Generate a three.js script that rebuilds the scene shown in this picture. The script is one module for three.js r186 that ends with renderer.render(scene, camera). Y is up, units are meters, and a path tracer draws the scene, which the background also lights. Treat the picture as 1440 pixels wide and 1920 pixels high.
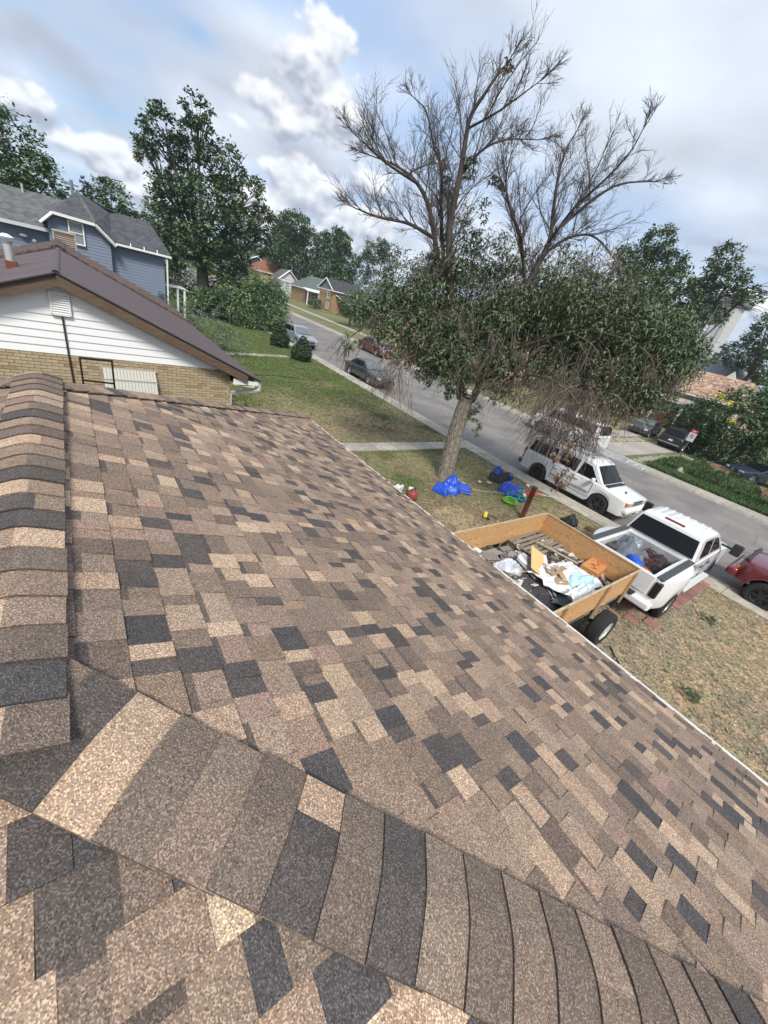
import * as THREE from 'three';
import { mergeGeometries, toCreasedNormals, mergeVertices } from 'three/addons/utils/BufferGeometryUtils.js';
import { RoundedBoxGeometry } from 'three/addons/geometries/RoundedBoxGeometry.js';

/* ---------- camera, sky, sun, exposure ---------- */
// x = across the street, y = up, -z = along the street (written F = -z below)
const scene = new THREE.Scene();
const camera = new THREE.PerspectiveCamera(106.1, 0.75, 0.05, 3000);
camera.position.set(0, 5.4, 0);
camera.quaternion.setFromRotationMatrix(new THREE.Matrix4().makeBasis(
  new THREE.Vector3(0.80158, 0.22005, 0.55591),
  new THREE.Vector3(0.11427, 0.85628, -0.50371).multiplyScalar(1),
  new THREE.Vector3(-0.58686, 0.46729, 0.66124)));
scene.add(camera);
const renderer = new THREE.WebGLRenderer({ antialias: true });
renderer.toneMapping = THREE.LinearToneMapping;
renderer.toneMappingExposure = 1.42;
renderer.shadowMap.enabled = true;
renderer.shadowMap.type = THREE.PCFSoftShadowMap;
const sun = new THREE.DirectionalLight(new THREE.Color().setRGB(1, 0.955, 0.88), 2.7);
sun.name = 'sun';
sun.position.set(-26, 62, 48);
sun.castShadow = true;
sun.shadow.radius = 30;
sun.shadow.mapSize.set(4096, 4096);
Object.assign(sun.shadow.camera, { left: -70, right: 70, top: 70, bottom: -70, near: 1, far: 260 });
scene.add(sun);

/* ---------- helpers ---------- */
function rng(seed) { let a = seed >>> 0; return () => { a = (a + 0x6d2b79f5) | 0; let t = Math.imul(a ^ (a >>> 15), 1 | a); t = (t + Math.imul(t ^ (t >>> 7), 61 | t)) ^ t; return ((t ^ (t >>> 14)) >>> 0) / 4294967296; }; }
const clamp = (x, a, b) => Math.min(b, Math.max(a, x)), lerp = (a, b, t) => a + (b - a) * t;
const smooth = (a, b, x) => { const t = clamp((x - a) / (b - a), 0, 1); return t * t * (3 - 2 * t); };
const V = (x, y, f) => new THREE.Vector3(x, y, -f);
const v3 = (x, y, z) => new THREE.Vector3(x, y, z);
function hash3(x, y, z) { let h = Math.imul(x, 374761393) ^ Math.imul(y, 668265263) ^ Math.imul(z, 2147483647 ^ 1274126177); h = Math.imul(h ^ (h >>> 13), 1274126177); h ^= h >>> 16; return (h >>> 0) / 4294967296; }
function noise(x, y, z = 0) {
  const xi = Math.floor(x), yi = Math.floor(y), zi = Math.floor(z), f = (t) => t * t * (3 - 2 * t);
  const u = f(x - xi), v = f(y - yi), w = f(z - zi);
  const c = (i, j, k) => hash3(xi + i, yi + j, zi + k);
  return lerp(lerp(lerp(c(0, 0, 0), c(1, 0, 0), u), lerp(c(0, 1, 0), c(1, 1, 0), u), v), lerp(lerp(c(0, 0, 1), c(1, 0, 1), u), lerp(c(0, 1, 1), c(1, 1, 1), u), v), w);
}
function fbm(x, y, z = 0, o = 4) { let s = 0, a = 0.5, n = 0; for (let i = 0; i < o; i++) { s += a * noise(x, y, z); n += a; a *= 0.5; x = x * 2.03 + 17.1; y = y * 2.03 + 9.2; z = z * 2.03 + 3.3; } return s / n; }
const names = {};
function numbered(n) { const k = names[n] = (names[n] ?? -1) + 1; return k ? n + '_' + String(k).padStart(3, '0') : n; }
function tag(o, label, category, group, kind) { o.userData.label = label; if (category) o.userData.category = category; if (group) o.userData.group = group; if (kind) o.userData.kind = kind; return o; }
function thing(name, label, category, pos = [0, 0, 0], turn = 0, group) {   // pos in x, y, F
  const o = new THREE.Group(); o.name = numbered(name); o.position.copy(V(...pos)); o.rotation.y = turn; tag(o, label, category, group); scene.add(o); return o;
}
function part(name, geo, mat, parent, label) {
  const m = new THREE.Mesh(geo, mat); m.name = name; m.castShadow = m.receiveShadow = true; if (label) m.userData.label = label; parent.add(m); return m;
}
function single(name, geo, mat, label, category, pos = [0, 0, 0], turn = 0, group) {
  const m = new THREE.Mesh(geo, mat); m.name = numbered(name); m.castShadow = m.receiveShadow = true; m.position.copy(V(...pos)); m.rotation.y = turn; tag(m, label, category, group); scene.add(m); return m;
}
function struct(name, geo, mat, parent) { const m = new THREE.Mesh(geo, mat); m.name = parent ? name : numbered(name); m.castShadow = m.receiveShadow = true; m.userData.kind = 'structure'; (parent ?? scene).add(m); return m; }
function copy(src, label, pos, turn, group) { const c = src.clone(); c.name = numbered(src.name.replace(/_\d\d\d$/, '')); c.userData = { ...src.userData, label }; if (group) c.userData.group = group; c.position.copy(V(...pos)); if (turn !== undefined) c.rotation.y = turn; scene.add(c); return c; }

function metricUV(g, k = 1) {
  const p = g.attributes.position, n = g.attributes.normal, uv = new Float32Array(p.count * 2);
  for (let i = 0; i < p.count; i++) {
    const ax = Math.abs(n.getX(i)), ay = Math.abs(n.getY(i)), az = Math.abs(n.getZ(i));
    let u, v;
    if (ay >= ax && ay >= az) { u = p.getX(i); v = p.getZ(i); } else if (ax >= az) { u = p.getZ(i); v = p.getY(i); } else { u = p.getX(i); v = p.getY(i); }
    uv[2 * i] = u * k; uv[2 * i + 1] = v * k;
  }
  g.setAttribute('uv', new THREE.BufferAttribute(uv, 2)); return g;
}
const eul = (x, y, z) => new THREE.Quaternion().setFromEuler(new THREE.Euler(x, y, z));
class G {   // collects simple solids, get() merges them into one geometry with uv in metres
  constructor(vc = false) { this.l = []; this.vc = vc; }
  add(g, c, m) {
    g = g.index ? g.toNonIndexed() : g;
    if (m) g.applyMatrix4(m);
    const o = new THREE.BufferGeometry();
    o.setAttribute('position', g.attributes.position); o.setAttribute('normal', g.attributes.normal);
    if (this.vc) { const n = g.attributes.position.count, a = new Float32Array(n * 3); c = c ?? [0.5, 0.5, 0.5]; for (let i = 0; i < n; i++) a.set(c, i * 3); o.setAttribute('color', new THREE.BufferAttribute(a, 3)); }
    this.l.push(o); return this;
  }
  m(x, y, z, rx = 0, ry = 0, rz = 0) { return new THREE.Matrix4().compose(v3(x, y, z), eul(rx, ry, rz), v3(1, 1, 1)); }
  box(w, h, d, x, y, z, r = [0, 0, 0], c) { return this.add(new THREE.BoxGeometry(w, h, d), c, this.m(x, y, z, ...r)); }
  rbox(w, h, d, rad, x, y, z, r = [0, 0, 0], c) { return this.add(new RoundedBoxGeometry(w, h, d, 2, rad), c, this.m(x, y, z, ...r)); }
  cyl(r0, r1, h, x, y, z, r = [0, 0, 0], seg = 14, c) { return this.add(new THREE.CylinderGeometry(r0, r1, h, seg), c, this.m(x, y, z, ...r)); }
  torus(R0, r, x, y, z, r3 = [0, 0, 0], c) { return this.add(new THREE.TorusGeometry(R0, r, 8, 28), c, this.m(x, y, z, ...r3)); }
  sph(r, x, y, z, s = [1, 1, 1], c) { const g = new THREE.SphereGeometry(r, 14, 10); g.scale(...s); g.translate(x, y, z); return this.add(g, c); }
  tube(pts, r0, r1 = r0, seg = 6, c) { return this.add(tubeGeo(pts, r0, r1, seg), c); }
  poly(pts, c) {   // flat polygon (fan)
    const a = []; for (let i = 1; i < pts.length - 1; i++) a.push(...pts[0].toArray(), ...pts[i].toArray(), ...pts[i + 1].toArray());
    const g = new THREE.BufferGeometry(); g.setAttribute('position', new THREE.Float32BufferAttribute(a, 3)); g.computeVertexNormals(); return this.add(g, c);
  }
  slab(pts, t, c) {   // convex polygon with a thickness along -normal
    const n = v3(0, 0, 0), e = v3(0, 0, 0); n.crossVectors(pts[1].clone().sub(pts[0]), e.copy(pts[2]).sub(pts[0])).normalize();
    const b = pts.map((p) => p.clone().addScaledVector(n, -t));
    this.poly(pts, c); this.poly([...b].reverse(), c);
    for (let i = 0; i < pts.length; i++) { const j = (i + 1) % pts.length; this.poly([pts[i], b[i], b[j], pts[j]], c); }
    return this;
  }
  bar(a, b, w, h, c) {   // square bar from a to b
    const d = b.clone().sub(a), L = d.length(), q = new THREE.Quaternion().setFromUnitVectors(v3(0, 0, 1), d.normalize());
    return this.add(new THREE.BoxGeometry(w, h, L), c, new THREE.Matrix4().compose(a.clone().lerp(b, 0.5), q, v3(1, 1, 1)));
  }
  get(k = 1) { const g = mergeGeometries(this.l); return metricUV(g, k); }
}
function tubeGeo(pts, r0, r1, seg) {
  const pos = [], nor = [], idx = [], n = pts.length, t = v3(0, 0, 0), a = v3(0, 0, 0), b = v3(0, 0, 0);
  let ref = v3(0.31, 0.2, 0.93);
  for (let i = 0; i < n; i++) {
    t.copy(pts[Math.min(n - 1, i + 1)]).sub(pts[Math.max(0, i - 1)]).normalize();
    if (Math.abs(t.dot(ref)) > 0.95) ref = v3(0.9, 0.1, -0.4);
    a.crossVectors(t, ref).normalize(); b.crossVectors(t, a);
    const r = lerp(r0, r1, n > 1 ? i / (n - 1) : 0);
    for (let j = 0; j < seg; j++) { const w = j / seg * 6.2832, x = Math.cos(w), y = Math.sin(w), nx = a.x * x + b.x * y, ny = a.y * x + b.y * y, nz = a.z * x + b.z * y; pos.push(pts[i].x + nx * r, pts[i].y + ny * r, pts[i].z + nz * r); nor.push(nx, ny, nz); }
    if (i) for (let j = 0; j < seg; j++) { const p = (i - 1) * seg + j, q = (i - 1) * seg + (j + 1) % seg; idx.push(p, q, p + seg, q, q + seg, p + seg); }
  }
  if (r1 > 0.02) for (const e of [0, n - 1]) for (let j = 1; j < seg - 1; j++) idx.push(e * seg, e * seg + j, e * seg + j + 1);
  const g = new THREE.BufferGeometry(); g.setAttribute('position', new THREE.Float32BufferAttribute(pos, 3)); g.setAttribute('normal', new THREE.Float32BufferAttribute(nor, 3)); g.setIndex(idx); return g;
}
function loft(rings, crease = 0.7, caps = true) {   // grid of closed rings
  const m = rings[0].length, pos = [], idx = [];
  for (const r of rings) for (const p of r) pos.push(p.x, p.y, p.z);
  for (let i = 0; i < rings.length - 1; i++) for (let j = 0; j < m; j++) { const a = i * m + j, b = i * m + (j + 1) % m; idx.push(a, a + m, b, b, a + m, b + m); }
  if (caps) for (const e of [0, rings.length - 1]) { const c = v3(0, 0, 0); rings[e].forEach((p) => c.addScaledVector(p, 1 / m)); pos.push(c.x, c.y, c.z); const k = pos.length / 3 - 1; for (let j = 0; j < m; j++) e ? idx.push(k, e * m + j, e * m + (j + 1) % m) : idx.push(k, (j + 1) % m, j); }
  const g = new THREE.BufferGeometry(); g.setAttribute('position', new THREE.Float32BufferAttribute(pos, 3)); g.setIndex(idx);
  return metricUV(toCreasedNormals(g, crease));
}
function dtex(n, fn, srgb = false, rx = 1, ry = rx) {
  const d = new Uint8Array(n * n * 4);
  for (let y = 0; y < n; y++) for (let x = 0; x < n; x++) { const c = fn(x, y), o = (y * n + x) * 4; d[o] = clamp(c[0], 0, 1) * 255; d[o + 1] = clamp(c[1], 0, 1) * 255; d[o + 2] = clamp(c[2], 0, 1) * 255; d[o + 3] = 255; }
  const t = new THREE.DataTexture(d, n, n); t.wrapS = t.wrapT = THREE.RepeatWrapping; t.magFilter = THREE.LinearFilter; t.minFilter = THREE.LinearMipmapLinearFilter; t.generateMipmaps = true; t.repeat.set(rx, ry); if (srgb) t.colorSpace = THREE.SRGBColorSpace; t.needsUpdate = true; return t;
}
// periodic value noise for tiles: n cells across
function pnoise(x, y, per, s = 0) { const xi = Math.floor(x), yi = Math.floor(y), f = (t) => t * t * (3 - 2 * t), u = f(x - xi), v = f(y - yi), w = (a) => ((a % per) + per) % per, c = (i, j) => hash3(w(xi + i), w(yi + j), 77 + s); return lerp(lerp(c(0, 0), c(1, 0), u), lerp(c(0, 1), c(1, 1), u), v); }
const rgb = (r, g, b) => new THREE.Color().setRGB(r, g, b);
const std = (r, g, b, rough = 0.9, o = {}) => new THREE.MeshStandardMaterial({ color: rgb(r, g, b), roughness: rough, side: THREE.DoubleSide, ...o });
const vcm = (rough = 0.9, o = {}) => new THREE.MeshStandardMaterial({ vertexColors: true, roughness: rough, side: THREE.DoubleSide, ...o });
const paint = (r, g, b) => new THREE.MeshPhysicalMaterial({ color: rgb(r, g, b), roughness: 0.45, clearcoat: 0.9, clearcoatRoughness: 0.08, side: THREE.DoubleSide });

/* sky: thin high overcast with blue gaps and low cumulus */
{
  const W = 2048, H = 1024, d = new Float32Array(W * H * 4), R = rng(5);
  const cum = [[23, 18.5, 3.2, 3.4], [25.5, 16.3, 3, 2.4], [21, 13.5, 4.5, 2.6], [24, 9, 5, 2.6], [20, 5.5, 6, 3], [-2.5, 7.6, 3.5, 1.6], [3.6, 5.8, 4, 1.5], [7, 4.2, 4, 1.4], [31, 11.8, 2, 1.4], [30, 6, 5, 3], [73, 8, 5, 1.4], [62, 5, 7, 2]];
  for (let i = 0; i < 26; i++) cum.push([85 + R() * 265, 4 + R() * 15, 3 + R() * 5, 1.5 + R() * 2]);
  const dark = [[7, 16, 6, 2.2], [23, 11, 5, 1.6], [18, 15.5, 5, 2], [69, 12.6, 4, 0.6], [74, 10.6, 3, 0.6], [2, 12, 6, 1.2]];
  for (let i = 0; i < 12; i++) dark.push([90 + R() * 260, 8 + R() * 40, 6 + R() * 6, 2 + R() * 3]);
  const gap = [[37, 15.6, 5.5, 3.2], [2.6, 9.6, 3.5, 1.4], [12.5, 16.5, 2, 0.8], [0, 7, 5, 3], [30, 9, 4, 2.5]];
  for (let i = 0; i < 14; i++) gap.push([90 + R() * 260, 8 + R() * 60, 4 + R() * 6, 2 + R() * 4]);
  const blob = (list, az, el, wx, wy) => { let s = 0; for (const [a, e, ra, re] of list) { let dx = az - a; if (dx > 180) dx -= 360; if (dx < -180) dx += 360; dx = (dx * Math.cos(el / 57.3) + wx) / ra; if (dx > 3 || dx < -3) continue; const dy = (el - e + wy) / re, q = dx * dx + dy * dy; if (q < 9) s = Math.max(s, Math.exp(-q * 0.8)); } return s; };
  for (let y = 0; y < H; y++) {
    const el = (y + 0.5) / H * 180 - 90, up = Math.sin(el / 57.2958), ce = Math.cos(el / 57.2958);
    for (let x = 0; x < W; x++) {
      const o = (y * W + x) * 4, th = ((x + 0.5) / W - 0.5) * 2 * Math.PI, dx = Math.cos(th) * ce, dz = Math.sin(th) * ce;
      let az = Math.atan2(dx, -dz) * 57.2958; if (az < -10) az += 360;
      let r, g, b;
      if (el < -3) { r = 0.30; g = 0.32; b = 0.33; } else {
        const k = 1 / (Math.max(up, 0) + 0.16), px = dx * k, pz = dz * k;
        const veil = fbm(px * 1.3 + 4, pz * 1.3 + 2, 1.3, 5), fine = fbm(px * 3.4, pz * 3.4, 8.1, 5);
        const wx = (fbm(az * 0.22, el * 0.4, 2, 4) - 0.5) * 5, wy = (fbm(az * 0.22 + 50, el * 0.4, 5, 4) - 0.5) * 3.4;
        const cover = clamp(smooth(0.24, 0.56, veil) * 0.62 + 0.36 - blob(gap, az, el, wx * 0.8, wy * 0.8) * 0.62, 0.03, 1);
        const t = smooth(-2, 34, el), ar = lerp(0.36, 0.15, t), ag = lerp(0.50, 0.31, t), ab = lerp(0.66, 0.62, t);
        const s = 0.9 + 0.5 * (fine - 0.42), vr = 0.585 * s, vg = 0.64 * s, vb = 0.725 * s;
        r = lerp(ar, vr, cover); g = lerp(ag, vg, cover); b = lerp(ab, vb, cover);
        const dk = blob(dark, az, el, wx, wy) * smooth(0.3, 0.62, fine + 0.1) * 0.75;
        r = lerp(r, 0.32, dk); g = lerp(g, 0.35, dk); b = lerp(b, 0.44, dk);
        const bb = blob(cum, az, el, wx, wy), det = fbm(az * 1.5, el * 2.4, 7, 4) - 0.5, puff = fbm(az * 0.42, el * 0.8, 3, 5) + det * 0.28, c = smooth(0.4, 0.54, bb * 0.95 + (puff - 0.5) * 0.85);
        if (c > 0) {
          const up1 = blob(cum, az, el + 1.1, wx, wy) * 0.9 + (fbm(az * 0.42, (el + 1.1) * 0.8, 3, 4) - 0.5) * 0.8, lit = clamp(0.46 + (bb * 0.9 + (puff - 0.5) * 0.8 - up1) * 1.9 + det * 0.5, 0, 1);
          r = lerp(r, lerp(0.31, 0.76, lit), c * 0.85); g = lerp(g, lerp(0.34, 0.775, lit), c * 0.85); b = lerp(b, lerp(0.43, 0.80, lit), c * 0.85);
        }
      }
      d[o] = r; d[o + 1] = g; d[o + 2] = b; d[o + 3] = 1;
    }
  }
  const t = new THREE.DataTexture(d, W, H, THREE.RGBAFormat, THREE.FloatType); t.mapping = THREE.EquirectangularReflectionMapping; t.magFilter = t.minFilter = THREE.LinearFilter; t.needsUpdate = true;
  scene.background = t; scene.environment = t;
}

/* ---------- ground, road, kerbs ---------- */
const gh = (X, f) => 0.012 * clamp(f - 10, 0, 90) + 0.05 * clamp(12 - X, 0, 10) * smooth(12, 28, f);
const granT = dtex(2048, (() => { const r = rng(9); return (x, y) => { const w = r(), k = 0.88 + 0.24 * r(), n = hash3(x >> 1, y >> 1, 3), m = pnoise(x / 16, y / 16, 128, 8); let v = 0.27 + 0.32 * w + (m - 0.5) * 0.08; if (n > 0.79) v = 0.76 + 0.24 * w; else if (n < 0.1) v *= 0.55; return [v, v * 0.985, v * k * 0.98]; }; })());
const grassT = dtex(1024, (() => { const r = rng(31); return (x, y) => { const a = pnoise(x / 7, y / 7, 146), b = pnoise(x / 26, y / 26, 39.3846 | 0, 3), c = pnoise(x / 3, y / 9, 341, 5), q = r(); const v = 0.56 + (a - 0.5) * 0.5 + (b - 0.5) * 0.3 + (c - 0.5) * 0.45 + (q - 0.5) * 0.4; return [v * (1 + (b - 0.5) * 0.3), v, v * (0.95 - (a - 0.5) * 0.25)]; }; })());
const concT = dtex(512, (() => { const r = rng(77); return (x, y) => { const b = pnoise(x / 64, y / 64, 8, 2), a = pnoise(x / 14, y / 14, 36, 4), q = r(); let v = 0.78 + (b - 0.5) * 0.28 + (a - 0.5) * 0.16 + (q - 0.5) * 0.16; if (a > 0.82 && q > 0.5) v *= 0.82; return [v, v * 0.985, v * 0.95]; }; })());
const woodT = dtex(512, (() => { const r = rng(55); return (x, y) => { const w = pnoise(x / 60, y / 10, 51, 1), s = pnoise(x / 128, y / 2.2, 232, 2), q = r(); const v = 0.72 + (w - 0.5) * 0.3 + (s - 0.5) * 0.3 + (q - 0.5) * 0.08; return [v, v * 0.97, v * 0.93]; }; })());
const osbT = (() => {
  const n = 1024, c = document.createElement('canvas'); c.width = c.height = n; const x = c.getContext('2d'), r = rng(66);
  x.fillStyle = '#c4a274'; x.fillRect(0, 0, n, n);
  for (let i = 0; i < 5200; i++) { const px = r() * n, py = r() * n, L = 20 + r() * 70, w = 5 + r() * 16; x.save(); x.translate(px, py); x.rotate((r() - 0.5) * 1.5); const k = r(); x.fillStyle = `hsla(${29 + r() * 6},${36 + r() * 14}%,${k < 0.05 ? 42 : 57 + r() * 11}%,0.7)`; x.fillRect(-L / 2, -w / 2, L, w); x.restore(); }
  const t = new THREE.CanvasTexture(c); t.wrapS = t.wrapT = THREE.RepeatWrapping; t.colorSpace = THREE.SRGBColorSpace; t.repeat.set(0.75, 0.75); return t;
})();
const roadT = (() => {
  const n = 1024, c = document.createElement('canvas'); c.width = c.height = n; const x = c.getContext('2d'), r = rng(42), im = x.createImageData(n, n);
  for (let j = 0; j < n; j++) for (let i = 0; i < n; i++) { const o = (j * n + i) * 4, v = 200 + (pnoise(i / 110, j / 110, 9, 4) - 0.5) * 90 + (pnoise(i / 30, j / 30, 34, 6) - 0.5) * 22 + (pnoise(i / 8, j / 128, 128, 6) - 0.5) * 16 + (r() - 0.5) * 46; im.data[o] = v; im.data[o + 1] = v * 0.985; im.data[o + 2] = v * 0.965; im.data[o + 3] = 255; }
  x.putImageData(im, 0, 0); x.lineCap = 'round';
  for (let i = 0; i < 16; i++) { let px = r() * n, py = r() * n, a = r() * 6.3; x.strokeStyle = 'rgba(60,56,52,0.75)'; x.lineWidth = 1.5 + r() * 2; x.beginPath(); x.moveTo(px, py); for (let k = 0; k < 26; k++) { a += (r() - 0.5) * 0.9; px += Math.cos(a) * 16; py += Math.sin(a) * 16; x.lineTo(px, py); } x.stroke(); }
  for (let i = 0; i < 8; i++) { x.fillStyle = `rgba(90,86,82,${0.1 + r() * 0.2})`; x.beginPath(); x.ellipse(r() * n, r() * n, 10 + r() * 50, 8 + r() * 22, r() * 3, 0, 7); x.fill(); }
  const t = new THREE.CanvasTexture(c); t.wrapS = t.wrapT = THREE.RepeatWrapping; t.repeat.set(1 / 9, 1 / 9); return t;
})();
concT.repeat.set(0.7, 0.7); woodT.repeat.set(1.2, 1.2); granT.repeat.set(1 / 3.4, 1 / 3.4); grassT.repeat.set(1 / 5, 1 / 5);

function lawnColor(X, f) {   // dyed by what grows: green turf, dry straw, bare soil, gravel
  const n = fbm(X * 0.55, f * 0.55, 2, 4), m = fbm(X * 1.7 + 9, f * 1.7, 6, 3), n2 = fbm(X * 0.2, f * 0.2, 9, 3);
  let green = 0.62 + (n - 0.5) * 1.4, bare = 0;
  if (X < 16) {
    if (f < 3.6) { green = (n - 0.6) * 0.6 + 0.3 * smooth(12.6, 14.8, X) * smooth(-2, 2, f); bare = smooth(3.6, 1.5, f) * smooth(0.35, 0.6, m); }
    else if (f < 12.2) green = 0.36 + (n - 0.5) * 1.5 + 0.35 * smooth(7, 12, f) - 0.3 * smooth(8.6, 6.2, f) * smooth(13, 9, X) + 0.2 * smooth(12, 14.5, X);
    else green = 0.66 + (n - 0.5) * 1.2 + 0.45 * smooth(16, 24, f) - 0.35 * smooth(19, 14, f) * smooth(11, 7, Math.abs(X - 10) + 5);
  } else if (X < 31 + 8 && f < 9) green = 0.85 + (n - 0.5) * 0.5;
  else green = 0.75 + (n2 - 0.5) * 0.7 - (f > 12 && f < 40 && X < 45 ? 0.25 : 0);
  green = clamp(green, 0, 1);
  let c = [lerp(0.66, 0.19, green), lerp(0.51, 0.258, green), lerp(0.31, 0.078, green)];
  const soil = smooth(0.52, 0.72, m + (X < 16 && f > 3 && f < 9 ? 0.09 : 0)) * (1 - green * 0.7);
  c = c.map((v, i) => lerp(v, [0.40, 0.30, 0.20][i], soil * 0.7));
  c = c.map((v, i) => lerp(v, [0.60, 0.48, 0.33][i], bare * 0.6));
  if (X > 6 && X < 15 && f > 0 && f < 4.6) { const g = smooth(0.62, 0.3, Math.abs(f - 1.9) / 3 + (m - 0.5) * 0.6) * smooth(14.6, 12.5, X + (n - 0.5) * 3); c = c.map((v, i) => lerp(v, [0.46, 0.42, 0.34][i], g * 0.35)); }
  return c;
}
const NEAR0 = 14.95, NEAR1 = 16.12, FAR0 = 27.6, FAR1 = 28.75, ROAD = 0.14;
{
  const xs = [], fs = [];
  const push = (a, lo, hi, st) => { for (let x = lo; x < hi - 1e-6; x += st) a.push(x); };
  push(xs, -600, -60, 45); push(xs, -60, -6, 6); push(xs, -6, 4, 1); push(xs, 4, NEAR0 - 0.2, 0.16); xs.push(NEAR0 - 0.1, NEAR0 + 0.02, NEAR0 + 0.06, 20, 24, FAR1 - 0.06, FAR1 - 0.02); push(xs, FAR1 + 0.1, 48, 0.8); push(xs, 48, 150, 6); push(xs, 150, 700, 50);
  push(fs, -120, -6, 12); push(fs, -6, 14, 0.16); push(fs, 14, 34, 0.4); push(fs, 34, 90, 2); push(fs, 90, 200, 10); push(fs, 200, 1400, 80);
  const pos = [], col = [], uv = [], idx = [], nx = xs.length;
  for (const f of fs) for (const X of xs) {
    const inRoad = X > NEAR0 + 0.04 && X < FAR1 - 0.04;
    pos.push(X, gh(X, f) - (inRoad ? 0.45 : 0) + (inRoad ? 0 : (fbm(X * 1.1, f * 1.1, 4, 3) - 0.5) * 0.05), -f); col.push(...lawnColor(X, f)); uv.push(X, f);
  }
  for (let j = 0; j < fs.length - 1; j++) for (let i = 0; i < nx - 1; i++) { const a = j * nx + i; idx.push(a, a + 1, a + nx, a + 1, a + nx + 1, a + nx); }
  const g = new THREE.BufferGeometry(); g.setAttribute('position', new THREE.Float32BufferAttribute(pos, 3)); g.setAttribute('color', new THREE.Float32BufferAttribute(col, 3)); g.setAttribute('uv', new THREE.Float32BufferAttribute(uv, 2)); g.setIndex(idx); g.computeVertexNormals();
  struct('ground', g, vcm(1, { map: grassT, bumpMap: grassT, bumpScale: 0.05 }));
}
const conc = std(0.50, 0.46, 0.40, 0.95, { map: concT }), conc2 = std(0.44, 0.41, 0.36, 0.95, { map: concT }), asphalt = std(0.25, 0.232, 0.217, 0.92, { map: roadT, bumpMap: roadT, bumpScale: 0.004 });
const concPale = std(0.56, 0.52, 0.44, 0.95, { map: concT });
{
  // road: strips that follow the grade
  const strip = (x0, y0, x1, y1, f0, f1, n) => { const G1 = []; for (let i = 0; i <= n; i++) { const f = lerp(f0, f1, i / n); G1.push(f); } const pos = [], uv = [], idx = []; G1.forEach((f, i) => { pos.push(x0, gh(16.5, f) + y0, -f, x1, gh(16.5, f) + y1, -f); uv.push(x0, f, x1, f); if (i) { const a = i * 2 - 2; idx.push(a, a + 1, a + 2, a + 1, a + 3, a + 2); } }); const g = new THREE.BufferGeometry(); g.setAttribute('position', new THREE.Float32BufferAttribute(pos, 3)); g.setAttribute('uv', new THREE.Float32BufferAttribute(uv, 2)); g.setIndex(idx); g.computeVertexNormals(); return g; };
  struct('road', strip(NEAR1 - 0.02, -ROAD, FAR0 + 0.02, -ROAD, -70, 330, 100), asphalt);
  // kerb walks in cast lengths, each with its joint
  const seg = (side, f0, f1) => {
    const [a, b] = side ? [FAR0, FAR1] : [NEAR0, NEAR1], y = (f) => gh(16.5, f) + 0.012, g = new G(), f2 = f1 - 0.014, e = 0.035;
    const P = (X, dy, f) => V(X, y(f) + dy, f);
    const prof = side ? [[a, -ROAD - 0.2], [a, -ROAD - 0.008], [a + e * 2.4, -0.02], [a + e * 4, 0], [b, 0.005], [b, -0.35]] : [[b, -ROAD - 0.2], [b, -ROAD - 0.008], [b - e * 2.4, -0.02], [b - e * 4, 0], [a, 0.005], [a, -0.35]];
    for (let i = 0; i < prof.length - 1; i++) g.poly([P(...prof[i], f0), P(...prof[i + 1], f0), P(...prof[i + 1], f2), P(...prof[i], f2)]);
    for (const f of [f0, f2]) g.poly(prof.map((q) => P(...q, f)));
    return g.get();
  };
  for (const side of [0, 1]) {
    const k = new THREE.Group(); k.name = numbered('kerb_walk'); k.userData.kind = 'structure'; scene.add(k);
    const R = rng(3 + side), ms = [conc, concPale, conc2];
    for (let f = -8.3; f < 60; f += 1.52) part('kerb_slab', seg(side, f, f + 1.52), side ? [conc2, conc, conc2][R() * 3 | 0] : ms[R() * 3 | 0], k);
    for (let f = 60; f < 200; f += 20) part('kerb_run', seg(side, f, f + 20), conc, k);
    part('kerb_run', seg(side, -60, -8.3), conc, k);
  }
  // front walk across the lawn
  const w = new THREE.Group(); w.name = 'front_walk'; w.userData.kind = 'structure'; scene.add(w);
  const R = rng(8);
  for (let i = 0; i < 9; i++) { const x0 = 5.2 + i * 1.08, g = new G(); g.rbox(1.06, 0.1, 0.78, 0.012, x0 + 0.53, 0.0 + gh(x0, 12.4) + (R() - 0.5) * 0.012, -12.42, [0, (R() - 0.5) * 0.01, (R() - 0.5) * 0.01]); part('paving_slab', g.get(), [conc, concPale, conc][i % 3], w); }
  const w2 = new THREE.Group(); w2.name = 'garden_path'; w2.userData.kind = 'structure'; scene.add(w2);
  for (let i = 0; i < 6; i++) { const x0 = 5.6 + i * 1.2, f = 26 + i * 0.62, g = new G(); g.rbox(1.18, 0.1, 0.6, 0.012, x0 + 0.6, gh(x0 + .6, f) + 0.0, -f, [0, 0.47, -0.05]); part('paving_slab', g.get(), concPale, w2); }
  // driveway opposite: two runs of slabs with a strip of broken paving and soil between
  const dr = new THREE.Group(); dr.name = 'driveway'; dr.userData.kind = 'structure'; scene.add(dr);
  const R2 = rng(14);
  for (const [f0, f1, x0, x1, n] of [[10.2, 12.4, 28.8, 40, 5], [13.6, 15.0, 28.8, 42, 5]]) for (let i = 0; i < n; i++) { const a = lerp(x0, x1, i / n), b = lerp(x0, x1, (i + 1) / n) - 0.03; part('driveway_slab', new G().rbox(b - a, 0.12, f1 - f0, 0.01, (a + b) / 2, gh(a, f0) + 0.0 + R2() * 0.01, -(f0 + f1) / 2).get(), [conc2, conc][i % 2], dr); }
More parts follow.
